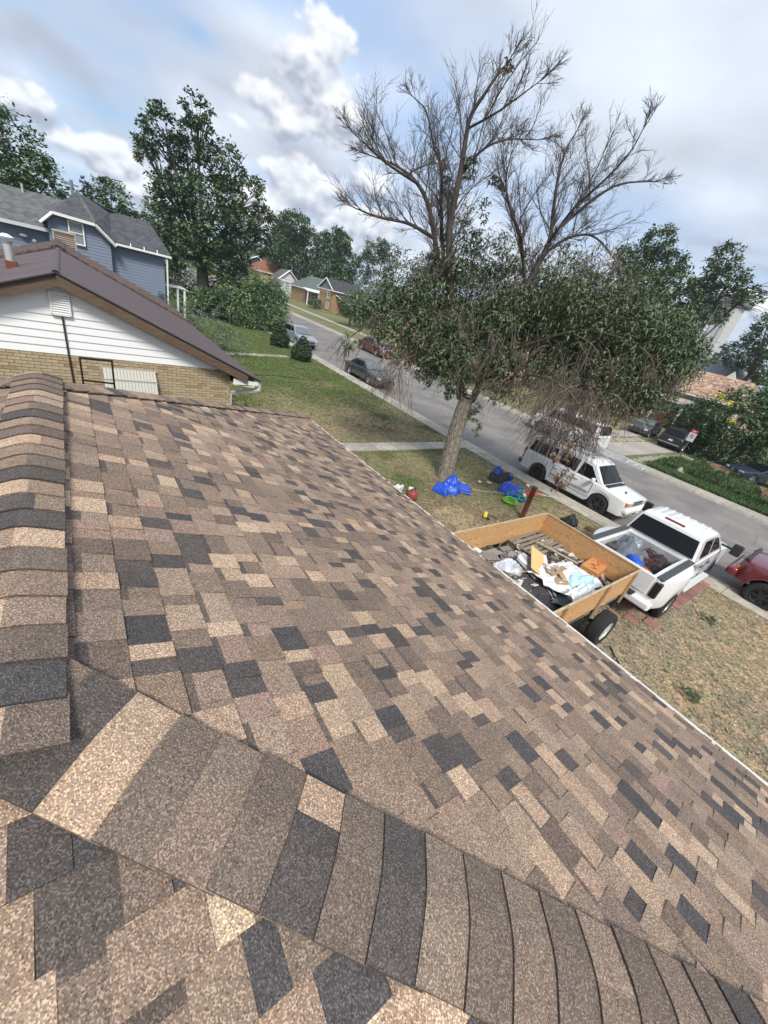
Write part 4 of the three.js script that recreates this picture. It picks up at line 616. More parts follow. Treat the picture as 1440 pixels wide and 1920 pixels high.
/* white SUV with a ladder on its rack */
const whiteP = paint(0.76, 0.77, 0.77);
{
  const t = thing('parked_suv', 'white SUV with a long aluminium ladder on its roof rack, parked at the near kerb', 'suv', [17.05, -0.13, 7.2], -Math.PI / 2);
  const top = (x) => x > 1.35 ? lerp(1.14, 1.0, (x - 1.35) / 1.2) : 1.16, arches = [[1.5, 0.46, 0.4], [-1.45, 0.46, 0.4]];
  const s = { x0: -2.5, x1: 2.52, half: () => 0.985, top, sill: 0.36, arches, shoulder: 0.08, round: 0.1 };
  part('body', shell(s), whiteP, t); wells(t, arches, 0.98);
  const c = { base: 1.1, prof: [[1.42, 1.14], [0.75, 1.78], [0.45, 1.87], [-2.2, 1.88], [-2.44, 1.78], [-2.5, 1.12]], w: (y) => lerp(0.93, 0.76, clamp((y - 1.1) / 0.8, 0, 1)) };
  part('cabin', cabin(c), whiteP, t);
  part('windscreen', crossPane(c, 1.36, 1.19, 0.80, 1.73), glassDark, t); part('rear_window', crossPane(c, -2.445, 1.74, -2.49, 1.22, 0.1, 0.08, 0.02), glassDark, t);
  for (const sd of [-1, 1]) {
    for (const [nm, p] of [['front_window', [[1.12, 1.2], [0.62, 1.66], [0.25, 1.7], [0.2, 1.2]]], ['rear_door_window', [[0.08, 1.2], [0.1, 1.7], [-0.78, 1.71], [-0.72, 1.24]]], ['quarter_window', [[-0.96, 1.22], [-0.98, 1.72], [-2.2, 1.7], [-2.3, 1.22]]]]) part(nm, sidePane(c, sd > 0 ? p : [...p].reverse(), sd), glassDark, t);
    const door = (x0, x1, nm) => { const g = new G(), z = sd * 0.988; for (const x of [x0, x1]) g.box(0.014, 0.62, 0.012, x, 0.8, z); g.box(x1 - x0, 0.014, 0.012, (x0 + x1) / 2, 0.5, z); const d = part(nm, g.get(), std(0.1, 0.1, 0.1, 0.7), t); part('handle', new G().rbox(0.2, 0.06, 0.05, 0.02, x0 + 0.16, 1.0, sd * 1.0).get(), whiteP, d); };
    door(0.14, 1.02, 'front_door'); door(-0.84, 0.12, 'rear_door');
    part('side_trim', new G().rbox(1.8, 0.09, 0.04, 0.015, 0.08, 0.68, sd * 1.0).get(), std(0.3, 0.31, 0.32, 0.4), t); part('running_board', new G().rbox(1.9, 0.06, 0.2, 0.02, 0.03, 0.36, sd * 0.98).get(), std(0.35, 0.36, 0.36, 0.5), t);
    part('headlight', new G().rbox(0.16, 0.2, 0.32, 0.03, 2.47, 0.88, sd * 0.6).get(), lens, t); part('indicator', new G().rbox(0.28, 0.19, 0.18, 0.04, 2.39, 0.88, sd * 0.83).get(), amber, t); part('tail_light', new G().rbox(0.14, 0.5, 0.12, 0.03, -2.42, 1.0, sd * 0.87).get(), redL, t);
    for (const x of [1.5, -1.45]) wheel(t, x, 0.4, sd * 0.86, 0.4, 0.26, std(0.03, 0.03, 0.03, 0.4), sd, 5);
    part('roof_rail', new G().bar(v3(0.5, 1.96, sd * 0.62), v3(-2.1, 1.97, sd * 0.62), 0.05, 0.05).box(0.08, 0.1, 0.05, 0.4, 1.92, sd * 0.62).box(0.08, 0.1, 0.05, -1.9, 1.92, sd * 0.62).get(), std(0.5, 0.5, 0.5, 0.4), t);
  }
  part('grille', new G().rbox(0.08, 0.22, 0.9, 0.02, 2.49, 0.88, 0).get(), blackP, t); part('grille_bar', new G().box(0.04, 0.03, 0.84, 2.53, 0.92, 0).box(0.04, 0.03, 0.84, 2.53, 0.84, 0).get(), std(0.2, 0.2, 0.2, 0.4), t);
  part('front_bumper', new G().rbox(0.3, 0.22, 1.86, 0.09, 2.5, 0.62, 0).get(), whiteP, t); part('lower_bumper', new G().rbox(0.24, 0.18, 1.7, 0.06, 2.44, 0.44, 0).get(), std(0.33, 0.33, 0.33, 0.5), t); part('rear_bumper', new G().rbox(0.24, 0.24, 1.9, 0.06, -2.5, 0.58, 0).get(), std(0.12, 0.12, 0.12, 0.5), t);
  part('plate', new G().box(0.01, 0.13, 0.3, 2.655, 0.58, -0.1).get(), plateM, t); mirrors(t, 1.0, 1.25, 0.95, whiteP); part('wiper_cowl', new G().box(0.2, 0.03, 1.5, 1.46, 1.165, 0).get(), blackP, t);
  part('bonnet_ornament', new G().rbox(0.06, 0.05, 0.16, 0.015, 2.0, 1.12, 0.12, [0, 0.4, 0]).get(), blackP, t);
  part('tow_hitch', new G().box(0.3, 0.06, 0.06, -2.7, 0.42, 0).get(), blackP, t);
  for (const x of [0.2, -0.7, -1.6]) part('rack_bar', new G().box(0.07, 0.05, 1.4, x, 2.01, 0).get(), alloy, t);
}
{
  const l = thing('ladder', 'long silver extension ladder tied on top of the white SUV', 'ladder', [17.5, 1.96, 7.72], -Math.PI / 2);
  const al = std(0.66, 0.67, 0.68, 0.4, { metalness: 0.25 });
  for (const z of [-0.21, 0.21]) part('rail', new G().bar(v3(-2.55, 0.0, z), v3(2.5, 0, z), 0.045, 0.09).get(), al, l);
  for (const z of [-0.16, 0.16]) part('fly_rail', new G().bar(v3(-2.4, 0.1, z), v3(1.7, 0.1, z), 0.035, 0.08).get(), al, l);
  for (let i = 0; i < 16; i++) part('rung', new G().cyl(0.022, 0.022, 0.42, -2.4 + i * 0.32, 0, 0, [Math.PI / 2, 0, 0], 8).get(), al, l);
}

/* white dual-rear-wheel pickup */
{
  const t = thing('pickup_truck', 'white extended-cab pickup with wide rear fenders and a loaded bed, hitched to the plywood trailer', 'pickup', [12.95, 0.0, 2.38], 0);
  const bulge = (x) => 0.2 * Math.pow(Math.max(0, Math.cos(clamp((x + 1.78) / 0.86, -1, 1) * Math.PI / 2)), 0.75), arches = [[2.13, 0.47, 0.41], [-1.78, 0.47, 0.41]];
  const top = (x) => x > 1.75 ? lerp(1.3, 1.16, (x - 1.75) / 1.25) : x < -0.8 ? 1.36 : 1.32;
  const s = { x0: -2.95, x1: 3.05, half: (x) => 0.97 + bulge(x), top: (x) => top(x), sill: 0.46, arches, shoulder: 0.07, bed: [-2.9, -0.84, 0.86], bedHalf: 0.86, xs: [-2.905, -2.895, -0.845, -0.835, 1.7, 1.76], round: 0.08, lift: 0.05 };
  part('body', shell(s), whiteP, t); wells(t, arches, 0.97);
  const c = { base: 1.28, prof: [[1.78, 1.31], [1.0, 1.88], [0.72, 1.97], [-0.42, 2.0], [-0.62, 1.94], [-0.8, 1.34]], w: (y) => lerp(0.93, 0.76, clamp((y - 1.28) / 0.72, 0, 1)) };
  part('cabin', cabin(c), whiteP, t);
  part('windscreen', crossPane(c, 1.7, 1.36, 1.06, 1.83), glassDark, t); part('rear_window', crossPane(c, -0.64, 1.88, -0.79, 1.42, 0.06, 0.06, 0.02), glassDark, t);
  part('brake_light', new G().rbox(0.07, 0.05, 0.5, 0.015, -0.5, 2.02, 0).get(), redL, t);
  for (let i = 0; i < 7; i++) part('roof_rib', new G().rbox(0.95, 0.022, 0.05, 0.01, 0.12, 2.018 + (3 - Math.abs(i - 3)) * 0.0035 - 0.004, (i - 3) * 0.19).get(), whiteP, t);
  part('bed_lining', new G().box(2.02, 0.02, 1.4, -1.87, 0.875, 0).box(0.03, 0.42, 1.62, -0.86, 1.1, 0).get(), std(0.5, 0.5, 0.5, 0.75, { map: concT }), t);
  part('tailgate', new G().rbox(0.08, 0.5, 1.56, 0.02, -2.93, 1.12, 0).get(), whiteP, t);
  for (const sd of [-1, 1]) {
    part('bed_rail_cap', new G().rbox(2.15, 0.045, 0.16, 0.015, -1.87, 1.37, sd * 0.86).get(), std(0.06, 0.062, 0.065, 0.6), t);
    for (const [nm, p] of [['front_window', [[1.42, 1.4], [0.9, 1.8], [0.52, 1.85], [0.5, 1.4]]], ['rear_side_window', [[0.36, 1.4], [0.38, 1.86], [-0.3, 1.86], [-0.42, 1.4]]]]) part(nm, sidePane(c, sd > 0 ? p : [...p].reverse(), sd), glassDark, t);
    const dg = new G(), z = sd * 0.975; for (const x of [1.48, 0.44, -0.5]) dg.box(0.014, 0.66, 0.012, x, 0.96, z); dg.box(1.98, 0.014, 0.012, 0.49, 0.64, z); dg.box(0.018, 0.72, 0.03, -0.83, 0.98, z * 0.995); part('door_gap', dg.get(), std(0.12, 0.12, 0.12, 0.7), t);
    for (const x of [0.62, -0.02]) part('door_handle', new G().rbox(0.2, 0.07, 0.05, 0.02, x, 1.12, sd * 0.985).get(), std(0.1, 0.1, 0.1, 0.4), t);
    part('running_board', new G().rbox(2.1, 0.07, 0.24, 0.02, 0.5, 0.46, sd * 0.98).get(), std(0.55, 0.56, 0.56, 0.4), t);
    part('tail_light', new G().rbox(0.12, 0.42, 0.16, 0.03, -2.92, 1.08, sd * 0.9).get(), std(0.03, 0.02, 0.022, 0.25), t);
    part('headlight', new G().rbox(0.14, 0.24, 0.34, 0.03, 2.96, 0.98, sd * 0.74).get(), lens, t);
    part('tow_mirror', new G().rbox(0.14, 0.34, 0.24, 0.04, 1.5, 1.52, sd * 1.26).box(0.05, 0.05, 0.3, 1.5, 1.5, sd * 1.04).get(), blackP, t); part('mirror_cap', new G().rbox(0.08, 0.13, 0.25, 0.03, 1.57, 1.4, sd * 1.26).get(), chrome, t);
    wheel(t, 2.13, 0.4, sd * 0.86, 0.4, 0.24, std(0.05, 0.05, 0.052, 0.4, { metalness: 0.5 }), sd, 8); wheel(t, -1.78, 0.4, sd * 1.04, 0.4, 0.22, alloy, sd, 8, 0.58); wheel(t, -1.78, 0.4, sd * 0.78, 0.4, 0.22, alloy, sd, 8, 0.58);
  }
  part('rear_bumper', new G().rbox(0.24, 0.2, 2.05, 0.06, -3.0, 0.66, 0).get(), whiteP, t); part('bumper_step', new G().rbox(0.24, 0.05, 1.2, 0.02, -3.03, 0.77, 0).get(), blackP, t); part('front_bumper', new G().rbox(0.24, 0.26, 1.9, 0.07, 3.05, 0.66, 0).get(), chrome, t); part('grille', new G().rbox(0.08, 0.26, 1.1, 0.02, 3.03, 0.98, 0).get(), blackP, t);
  part('hitch', new G().bar(v3(-3.0, 0.5, 0), v3(-3.5, 0.5, 0), 0.07, 0.07).sph(0.05, -3.45, 0.58, 0).get(), blackP, t);
}

/* maroon pickup nose at the right edge */
{
  const t = thing('maroon_truck', 'maroon truck with black wheels parked nose-on at the right edge of the street', 'truck', [16.5, -0.13, -1.65], Math.PI / 2);
  const mp = paint(0.13, 0.012, 0.022), top = (x) => x > 1.1 ? lerp(1.3, 1.2, (x - 1.1) / 1.5) : 1.34, arches = [[1.72, 0.52, 0.44], [-1.7, 0.52, 0.44]];
  part('body', shell({ x0: -2.7, x1: 2.62, half: () => 0.96, top, sill: 0.55, arches, shoulder: 0.14, crown: () => 0.05, round: 0.2, lift: 0.1 }), mp, t); wells(t, arches, 0.95);
  const c = { base: 1.28, prof: [[1.15, 1.33], [0.6, 1.85], [0.3, 1.93], [-2.2, 1.93], [-2.6, 1.35]], w: (y) => lerp(0.9, 0.72, clamp((y - 1.28) / 0.7, 0, 1)) };
  part('cabin', cabin(c), mp, t); part('windscreen', crossPane(c, 1.1, 1.37, 0.65, 1.8), glassDark, t);
  part('bonnet_guard', new G().rbox(0.1, 0.12, 1.74, 0.03, 2.52, 1.24, 0, [0, 0, 0.4]).get(), blackP, t); part('front_bumper', new G().rbox(0.3, 0.3, 1.9, 0.1, 2.66, 0.72, 0).get(), paint(0.16, 0.012, 0.02), t); part('grille', new G().rbox(0.08, 0.22, 1.0, 0.02, 2.6, 1.02, 0).get(), blackP, t);
  for (const sd of [-1, 1]) { part('headlight', new G().rbox(0.18, 0.2, 0.3, 0.04, 2.56, 1.06, sd * 0.62).get(), lens, t); part('indicator', new G().rbox(0.24, 0.12, 0.22, 0.03, 2.52, 0.9, sd * 0.72).get(), amber, t); for (const x of [1.72, -1.7]) wheel(t, x, 0.43, sd * 0.87, 0.43, 0.28, std(0.022, 0.022, 0.024, 0.4), sd, 6, 0.6); part('fender_flare', new G().tube(Array.from({ length: 13 }, (_, i) => v3(1.72 + Math.cos(i / 12 * Math.PI) * 0.54, 0.44 + Math.sin(i / 12 * Math.PI) * 0.54, sd * 0.955)), 0.035, 0.035, 6).get(), mp, t); for (const p of [[[0.9, 1.4], [0.5, 1.78], [-0.3, 1.8], [-0.3, 1.4]]]) part('window', sidePane(c, sd > 0 ? p : [...p].reverse(), sd), glassDark, t); }
}

/* further cars */
function smallCar(name, label, cat, pos, turn, o) {
  const t = thing(name, label, cat, pos, turn), k = o.k ?? 1, P = o.paint, L = o.L / 2, wb = o.wb / 2, bl = o.belt, ht = o.h, r = o.r ?? 0.33;
  const arches = [[wb, r + 0.05, r], [-wb, r + 0.05, r]], top = (x) => x > o.ws[0] ? lerp(bl - 0.02, bl - 0.24, Math.pow(clamp((x - o.ws[0]) / (L - o.ws[0]), 0, 1), 1.6)) : x < o.rs[0] ? lerp(bl, bl - 0.08, clamp((o.rs[0] - x) / (L + o.rs[0] + 0.01), 0, 1)) : bl;
  part('body', shell({ x0: -L, x1: L, half: () => o.W / 2, top, sill: 0.24 + (o.lift ?? 0), arches, shoulder: 0.1, crown: () => 0.05, round: 0.2, lift: 0.12 }), P, t); wells(t, arches, o.W / 2);
  const hw = o.W / 2, c = { base: bl - 0.05, prof: [[o.ws[0], bl - 0.02], [o.ws[1], ht - 0.07], [o.ws[1] - 0.3, ht], [o.rs[1] + 0.3, ht - 0.01], [o.rs[1], ht - 0.08], [o.rs[0], bl - 0.01]], w: (y) => lerp(hw - 0.06, hw - 0.26, clamp((y - bl) / (ht - bl), 0, 1)) };
  part('cabin', cabin(c), P, t);
  const W2 = (a, b, u) => [lerp(a[0], b[0], u), lerp(bl, ht - 0.07, u)];
  const f0 = W2(o.ws, [o.ws[1]], 0.1), f1 = W2(o.ws, [o.ws[1]], 0.94); part('windscreen', crossPane(c, f0[0], f0[1], f1[0], f1[1]), o.glass ?? glassDark, t);
  const r0 = W2(o.rs, [o.rs[1]], 0.92), r1 = W2(o.rs, [o.rs[1]], 0.14); part('rear_window', crossPane(c, r0[0], r0[1], r1[0], r1[1]), glassDark, t);
  const a = W2(o.ws, [o.ws[1]], 0.14), b = W2(o.ws, [o.ws[1]], 0.88), d = W2(o.rs, [o.rs[1]], 0.86), e = W2(o.rs, [o.rs[1]], 0.2), mid = o.mid ?? -0.1;
  for (const sd of [-1, 1]) {
    for (const [nm, p] of [['front_window', [[a[0] - 0.25, a[1]], [b[0] - 0.12, b[1]], [mid + 0.03, b[1]], [mid + 0.03, a[1]]]], ['rear_door_window', [[mid - 0.05, a[1]], [mid - 0.05, b[1]], [d[0] + 0.15, d[1]], [e[0] + 0.3, e[1]]]]]) part(nm, sidePane(c, sd > 0 ? p : [...p].reverse(), sd), glassDark, t);
    const g = new G(); for (const x of [wb - 0.42, mid, -wb + 0.35]) g.box(0.014, bl - 0.5, 0.012, x, bl / 2 + 0.18, sd * (hw + 0.002)); part('door_gap', g.get(), blackP, t);
    part('headlight', new G().rbox(0.3, 0.14, 0.34, 0.04, L - 0.12, bl - 0.27, sd * (hw - 0.28), [0, -sd * 0.3, 0]).get(), lens, t); part('tail_light', new G().rbox(0.16, 0.18, 0.26, 0.03, -L + 0.1, bl - 0.14, sd * (hw - 0.22)).get(), redL, t);
    for (const x of [wb, -wb]) wheel(t, x, r, sd * (hw - 0.12), r, 0.21, o.rim ?? alloy, sd, 5, 0.68);
  }
  part('grille', new G().rbox(0.06, 0.16, hw * 1.1, 0.02, L - 0.02, bl - 0.42, 0).get(), blackP, t); part('lower_grille', new G().rbox(0.08, 0.12, hw * 1.3, 0.02, L - 0.02, bl - 0.6, 0).get(), blackP, t); part('plate', new G().box(0.012, 0.13, 0.32, -L - 0.012, bl - 0.28, 0).get(), plateM, t);
  if (o.frontPlate) part('plate', new G().box(0.012, 0.12, 0.3, L + 0.012, bl - 0.55, 0).get(), plateM, t);
  mirrors(t, o.ws[0] - 0.42, bl + 0.1, hw - 0.04, P, 0.8);
  if (o.bumper) part('bumper_strip', new G().rbox(0.06, 0.06, hw * 1.7, 0.02, -L - 0.01, 0.52, 0).get(), chrome, t);
  return t;
}
const sv = paint(0.25, 0.265, 0.28), dk = (r, g, b) => { const m = paint(r, g, b); m.clearcoat = 0.45; m.roughness = 0.6; return m; }, glassSky = new THREE.MeshPhysicalMaterial({ color: rgb(0.10, 0.12, 0.125), roughness: 0.05, clearcoat: 1, side: THREE.DoubleSide });
smallCar('parked_crossover', 'silver crossover facing down the street beside the two round shrubs', 'crossover', [16.7, 0.17, 36.6], -Math.PI / 2, { paint: sv, L: 4.6, W: 1.88, wb: 2.75, belt: 1.02, h: 1.62, ws: [1.12, 0.25], rs: [-2.2, -1.55], r: 0.37, lift: 0.04, glass: glassSky });
smallCar('parked_sedan', 'dark green sedan half behind the drooping dead twigs at the near kerb', 'sedan', [17.2, 0.04, 24.9], -Math.PI / 2, { paint: paint(0.03, 0.042, 0.042), L: 4.7, W: 1.82, wb: 2.72, belt: 0.93, h: 1.44, ws: [0.95, 0.1], rs: [-1.75, -1.05], glass: glassSky });
smallCar('parked_car', 'dark grey car parked in the opposite driveway behind hanging dead leaves', 'car', [42.2, 0.04, 14.4], Math.PI + 0.1, { paint: dk(0.05, 0.055, 0.065), L: 4.6, W: 1.82, wb: 2.7, belt: 0.95, h: 1.45, ws: [0.95, 0.1], rs: [-1.7, -1.0], glass: glassSky });
smallCar('driveway_suv', 'black SUV seen from behind in the opposite driveway with a pale number plate', 'suv', [40.6, 0.06, 11.0], 0.06, { paint: dk(0.006, 0.007, 0.010), L: 4.7, W: 1.9, wb: 2.8, belt: 1.08, h: 1.7, ws: [1.2, 0.4], rs: [-2.28, -1.8], r: 0.38, lift: 0.05, bumper: true });
smallCar('parked_car', 'dark blue car under the green shrubs at the right edge', 'car', [38.6, 0.03, 4.6], 2.5, { paint: dk(0.012, 0.015, 0.035), L: 4.4, W: 1.75, wb: 2.6, belt: 0.92, h: 1.4, ws: [0.95, 0.1], rs: [-1.6, -0.95] });
smallCar('parked_car', 'pale blue car glimpsed behind the hedge near the big tree', 'car', [17.0, 0.75, 61], -Math.PI / 2, { paint: paint(0.36, 0.46, 0.58), L: 4.6, W: 1.85, wb: 2.7, belt: 1.02, h: 1.6, ws: [1.0, 0.2], rs: [-2.1, -1.5], glass: glassSky });
smallCar('maroon_car', 'dark maroon car parked across the street beyond the green sedan', 'car', [26.5, 0.17, 38], -Math.PI / 2, { paint: paint(0.10, 0.012, 0.02), L: 5.2, W: 1.9, wb: 3.0, belt: 1.05, h: 1.6, ws: [0.95, 0.2], rs: [-1.9, -1.3], r: 0.36, glass: glassSky });
smallCar('white_van', 'white van across the street seen through the dead hanging twigs', 'van', [26.4, -0.11, 13.4], Math.PI / 2, { paint: whiteP, L: 5.2, W: 1.95, wb: 3.1, belt: 1.2, h: 1.95, ws: [1.75, 1.05], rs: [-2.55, -2.3], r: 0.38, mid: 0.4, lift: 0.06 });

/* ---------- trailer with plywood sides, and its load ---------- */
function heap(w, d, h, seed, o = {}) {   // folded cloth or plastic heap on the ground, outline uneven, creased
  const n = o.n ?? 34, pos = [], idx = [], fr = o.fr ?? 5, pw = o.pw ?? 0.5;
  for (let j = 0; j <= n; j++) for (let i = 0; i <= n * 2; i++) {
    const a = i / (n * 2) * 6.2832, q = j / n, rim = 1 + (noise(Math.cos(a) * 1.6 + seed, Math.sin(a) * 1.6, 3) - 0.5) * (o.rim ?? 0.5), r = q * rim, sq = Math.max(Math.abs(Math.cos(a)), Math.abs(Math.sin(a))), bx = lerp(1, 1 / sq, o.square ?? 0.4);
    const x = Math.cos(a) * r * w / 2 * bx, z = Math.sin(a) * r * d / 2 * bx;
    const fold = Math.abs(noise(x / w * fr + seed * 3, z / d * fr * (o.aniso ?? 0.5), seed) - 0.5) * 2, cr = Math.abs(noise(x / w * fr * 2.6 + seed, z / d * fr * 2.1, seed + 5) - 0.5) * 2;
    const lump = 0.55 + 0.9 * (fbm(x / w * 2.4 + seed, z / d * 2.4, seed + 9, 3) - 0.25);
    pos.push(x, Math.max(0.004, h * Math.pow(Math.max(0, 1 - q ** 3), pw) * lump * (0.8 + 0.36 * (1 - fold)) - h * 0.1 * (1 - cr) * (1 - q * 0.5)), z);
  }
  const m = n * 2 + 1; for (let j = 0; j < n; j++) for (let i = 0; i < n * 2; i++) { const a = j * m + i; idx.push(a, a + 1, a + m, a + 1, a + m + 1, a + m); }
  const g = new THREE.BufferGeometry(); g.setAttribute('position', new THREE.Float32BufferAttribute(pos, 3)); g.setIndex(idx);
  return metricUV(toCreasedNormals(g, o.crease ?? 1.25));
}
function sheetGeo(w, d, f, nx = 30, nz = 30, t = 0.004) {   // draped sheet: f(u, v) gives the height; two skins
  const pos = [], idx = []; for (const s of [0, 1]) for (let j = 0; j <= nz; j++) for (let i = 0; i <= nx; i++) { const u = i / nx, v = j / nz, q = f(u, v); const p = Array.isArray(q) ? q : [(u - 0.5) * w, q, (v - 0.5) * d]; pos.push(p[0], p[1] - s * t, p[2]); }
  const m = nx + 1, N = m * (nz + 1); for (let j = 0; j < nz; j++) for (let i = 0; i < nx; i++) { const a = j * m + i; idx.push(a, a + m, a + 1, a + 1, a + m, a + m + 1, N + a, N + a + 1, N + a + m, N + a + 1, N + a + m + 1, N + a + m); }
  const g = new THREE.BufferGeometry(); g.setAttribute('position', new THREE.Float32BufferAttribute(pos, 3)); g.setIndex(idx); return metricUV(toCreasedNormals(g, 0.9));
}
const osb = std(0.92, 0.86, 0.77, 0.8, { map: osbT }), osb2 = std(0.98, 0.90, 0.77, 0.8, { map: osbT }), lumber = std(0.50, 0.34, 0.185, 0.8, { map: woodT }), greyWood = std(0.30, 0.255, 0.21, 0.9, { map: woodT });
{
  const t = thing('utility_trailer', 'open trailer with raw plywood sides full of roofing debris, hitched to the white pickup', 'trailer', [7.15, 0, 3.05]);
  const X0 = -2.35, X1 = 2.25, Z = 1.22, yb = 0.98, hh = 0.3;
  for (const sd of [-1, 1]) for (let i = 0; i < 2; i++) part('side_board', new G().rbox(X1 - X0, hh - 0.006, 0.022, 0.004, (X0 + X1) / 2, yb + hh * (i + 0.5) + (i ? 0 : 0), sd * (Z + (i ? 0.003 : 0))).get(), i ? osb : osb2, t);
  for (let i = 0; i < 2; i++) { part('front_board', new G().rbox(0.022, hh - 0.006, Z * 2 - 0.03, 0.004, X1 - 0.012 + (i ? 0.003 : 0), yb + hh * (i + 0.5), 0).get(), i ? osb : osb2, t); part('rear_board', new G().rbox(0.022, hh - 0.006, Z * 2 - 0.03, 0.004, X0 + 0.012, yb + hh * (i + 0.5), 0).get(), osb, t); }
  part('top_rail', new G().box(X1 - X0, 0.02, 0.045, (X0 + X1) / 2, yb + 2 * hh + 0.008, -Z - 0.012).box(X1 - X0, 0.02, 0.045, (X0 + X1) / 2, yb + 2 * hh + 0.008, Z + 0.012).box(0.045, 0.02, Z * 2, X1 - 0.01, yb + 2 * hh + 0.01, 0).get(), std(0.62, 0.5, 0.33, 0.8, { map: woodT }), t);
  for (const sd of [-1, 1]) for (const x of [-2.1, -0.9, 0.71, 1.99]) part('stake', new G().rbox(0.085, 0.86, 0.04, 0.005, x, yb + 0.19, sd * (Z + 0.036)).get(), lumber, t);
  for (const z of [-0.9, 0, 0.9]) part('stake', new G().rbox(0.04, 0.8, 0.085, 0.005, X1 + 0.025, yb + 0.2, z).get(), lumber, t);
  part('floor', new G().rbox(X1 - X0, 0.06, 2.4, 0.005, (X0 + X1) / 2, 0.84, 0).get(), greyWood, t);
  const steel = std(0.025, 0.025, 0.028, 0.6), fr = new G(); for (const z of [-1.12, 1.12]) fr.box(X1 - X0, 0.13, 0.06, (X0 + X1) / 2, 0.745, z); for (let x = X0 + 0.1; x < X1; x += 0.6) fr.box(0.06, 0.1, 2.2, x, 0.75, 0); for (const sd of [-1, 1]) for (const x of [-2.1, -0.9, 0.71, 1.99]) fr.box(0.07, 0.4, 0.05, x, 0.74, sd * (Z - 0.02)); part('frame', fr.get(), steel, t);
  part('tongue', new G().bar(v3(X1, 0.68, 0.8), v3(X1 + 0.35, 0.58, 0.05), 0.09, 0.1).bar(v3(X1, 0.68, -0.8), v3(X1 + 0.35, 0.58, -0.05), 0.09, 0.1).cyl(0.05, 0.05, 0.5, X1 + 0.1, 0.7, 0).get(), steel, t);
  part('axle', new G().cyl(0.05, 0.05, 2.5, 1.16, 0.42, 0, [Math.PI / 2, 0, 0]).get(), steel, t);
  const rimW = std(0.62, 0.63, 0.63, 0.4, { metalness: 0.3 });
  for (const sd of [-1, 1]) for (const x of [1.16]) wheel(t, x, 0.42, sd * 1.41, 0.42, 0.29, rimW, sd, 8, 0.56);
}
const TY = 0.872;
{   // load, each item lying on the floor or on what is below it
  const R = rng(404), gm = [0.33, 0.305, 0.27];
  const pal = thing('pallet', 'grey weathered wooden pallet lying in the front corner of the trailer', 'pallet', [8.62, TY + 0.06, 3.86], 0.05);
  for (let i = 0; i < 6; i++) part('deck_board', new G().rbox(1.42, 0.022, 0.085, 0.004, 0, 0.145 + R() * 0.006, -0.34 + i * 0.135, [0, (R() - 0.5) * 0.03, 0]).get(), [greyWood, std(0.36, 0.31, 0.26, 0.9, { map: woodT })][i % 2], pal);
  for (const x of [-0.67, 0, 0.67]) part('stringer', new G().rbox(0.045, 0.1, 0.8, 0.005, x, 0.08, 0).get(), std(0.2, 0.14, 0.1, 0.9, { map: woodT }), pal); for (const z of [-0.34, 0.0, 0.33]) part('bottom_board', new G().rbox(1.42, 0.02, 0.085, 0.004, 0, 0.015, z).get(), greyWood, pal);
  const sp = thing('scrap_shingles', 'pile of torn pale grey shingles in the far rear corner of the trailer', 'shingles', [7.0, TY, 3.7]);
  const sm = [std(0.52, 0.48, 0.43, 0.95, { map: granT }), std(0.42, 0.385, 0.34, 0.95, { map: granT }), std(0.24, 0.225, 0.205, 0.95, { map: granT }), std(0.56, 0.52, 0.47, 0.95, { map: granT })];
  for (let i = 0; i < 46; i++) { const q = R(), x = -1.5 + R() * 2.35, z = -0.42 + R() * 0.95; part('shingle', new G().rbox(0.28 + R() * 0.2, 0.012, 0.15 + R() * 0.08, 0.003, x, 0.04 + 0.1 * (1 - Math.abs(x) / 1.6) + R() * 0.05, z, [(R() - 0.5) * 0.25, (R() - 0.5) * 0.5 - 0.12, (R() - 0.5) * 0.2]).get(), sm[q < 0.4 ? 0 : q < 0.6 ? 1 : q < 0.72 ? 2 : 3], sp); }
  part('shingle_base', heap(2.6, 1.15, 0.11, 3, { square: 0.8, rim: 0.2 }), sm[2], sp);
  const db = new G(true);
  for (let i = 0; i < 420; i++) { const x = 5.0 + R() * 4.3, f = 1.9 + R() * 2.3, q = R(), c = q < 0.22 ? [0.07, 0.065, 0.06] : q < 0.5 ? [0.38, 0.29, 0.19] : q < 0.74 ? [0.66, 0.63, 0.58] : q < 0.85 ? [0.2, 0.16, 0.13] : [0.4, 0.36, 0.31]; const s = 0.04 + R() * 0.12; db.box(s * (1 + R() * 2), 0.012 + R() * 0.02, s, x, TY + 0.03 + R() * 0.13, -f, [(R() - 0.5) * 0.9, R() * 3, (R() - 0.5) * 0.9], c); }
  const dm = single('debris', db.get(), vcm(0.95), 'loose roofing scraps and wood chips scattered over the trailer floor', 'debris'); dm.userData.kind = 'stuff';
  single('debris_heap', heap(3.6, 1.9, 0.16, 12, { square: 0.9, rim: 0.2, fr: 9 }), std(0.13, 0.12, 0.11, 0.95, { map: granT }), 'low dark heap of broken felt under the load in the trailer', 'debris heap', [7.0, TY - 0.005, 2.85]);
  // beige panel with a round notch
  const psh = new THREE.Shape(); psh.moveTo(-0.42, -0.16); psh.lineTo(0.1, -0.16); psh.absarc(0.24, -0.16, 0.12, Math.PI, Math.PI / 2, true); psh.lineTo(0.42, -0.04); psh.lineTo(0.42, 0.2); psh.lineTo(-0.42, 0.2); 
  const pg = new THREE.ExtrudeGeometry(psh, { depth: 0.012, bevelEnabled: false }); const pm = single('beige_panel', metricUV(pg), std(0.66, 0.45, 0.19, 0.8), 'cut beige board with a round notch leaning on the trailer load', 'board', [7.55, 1.14, 3.16]);
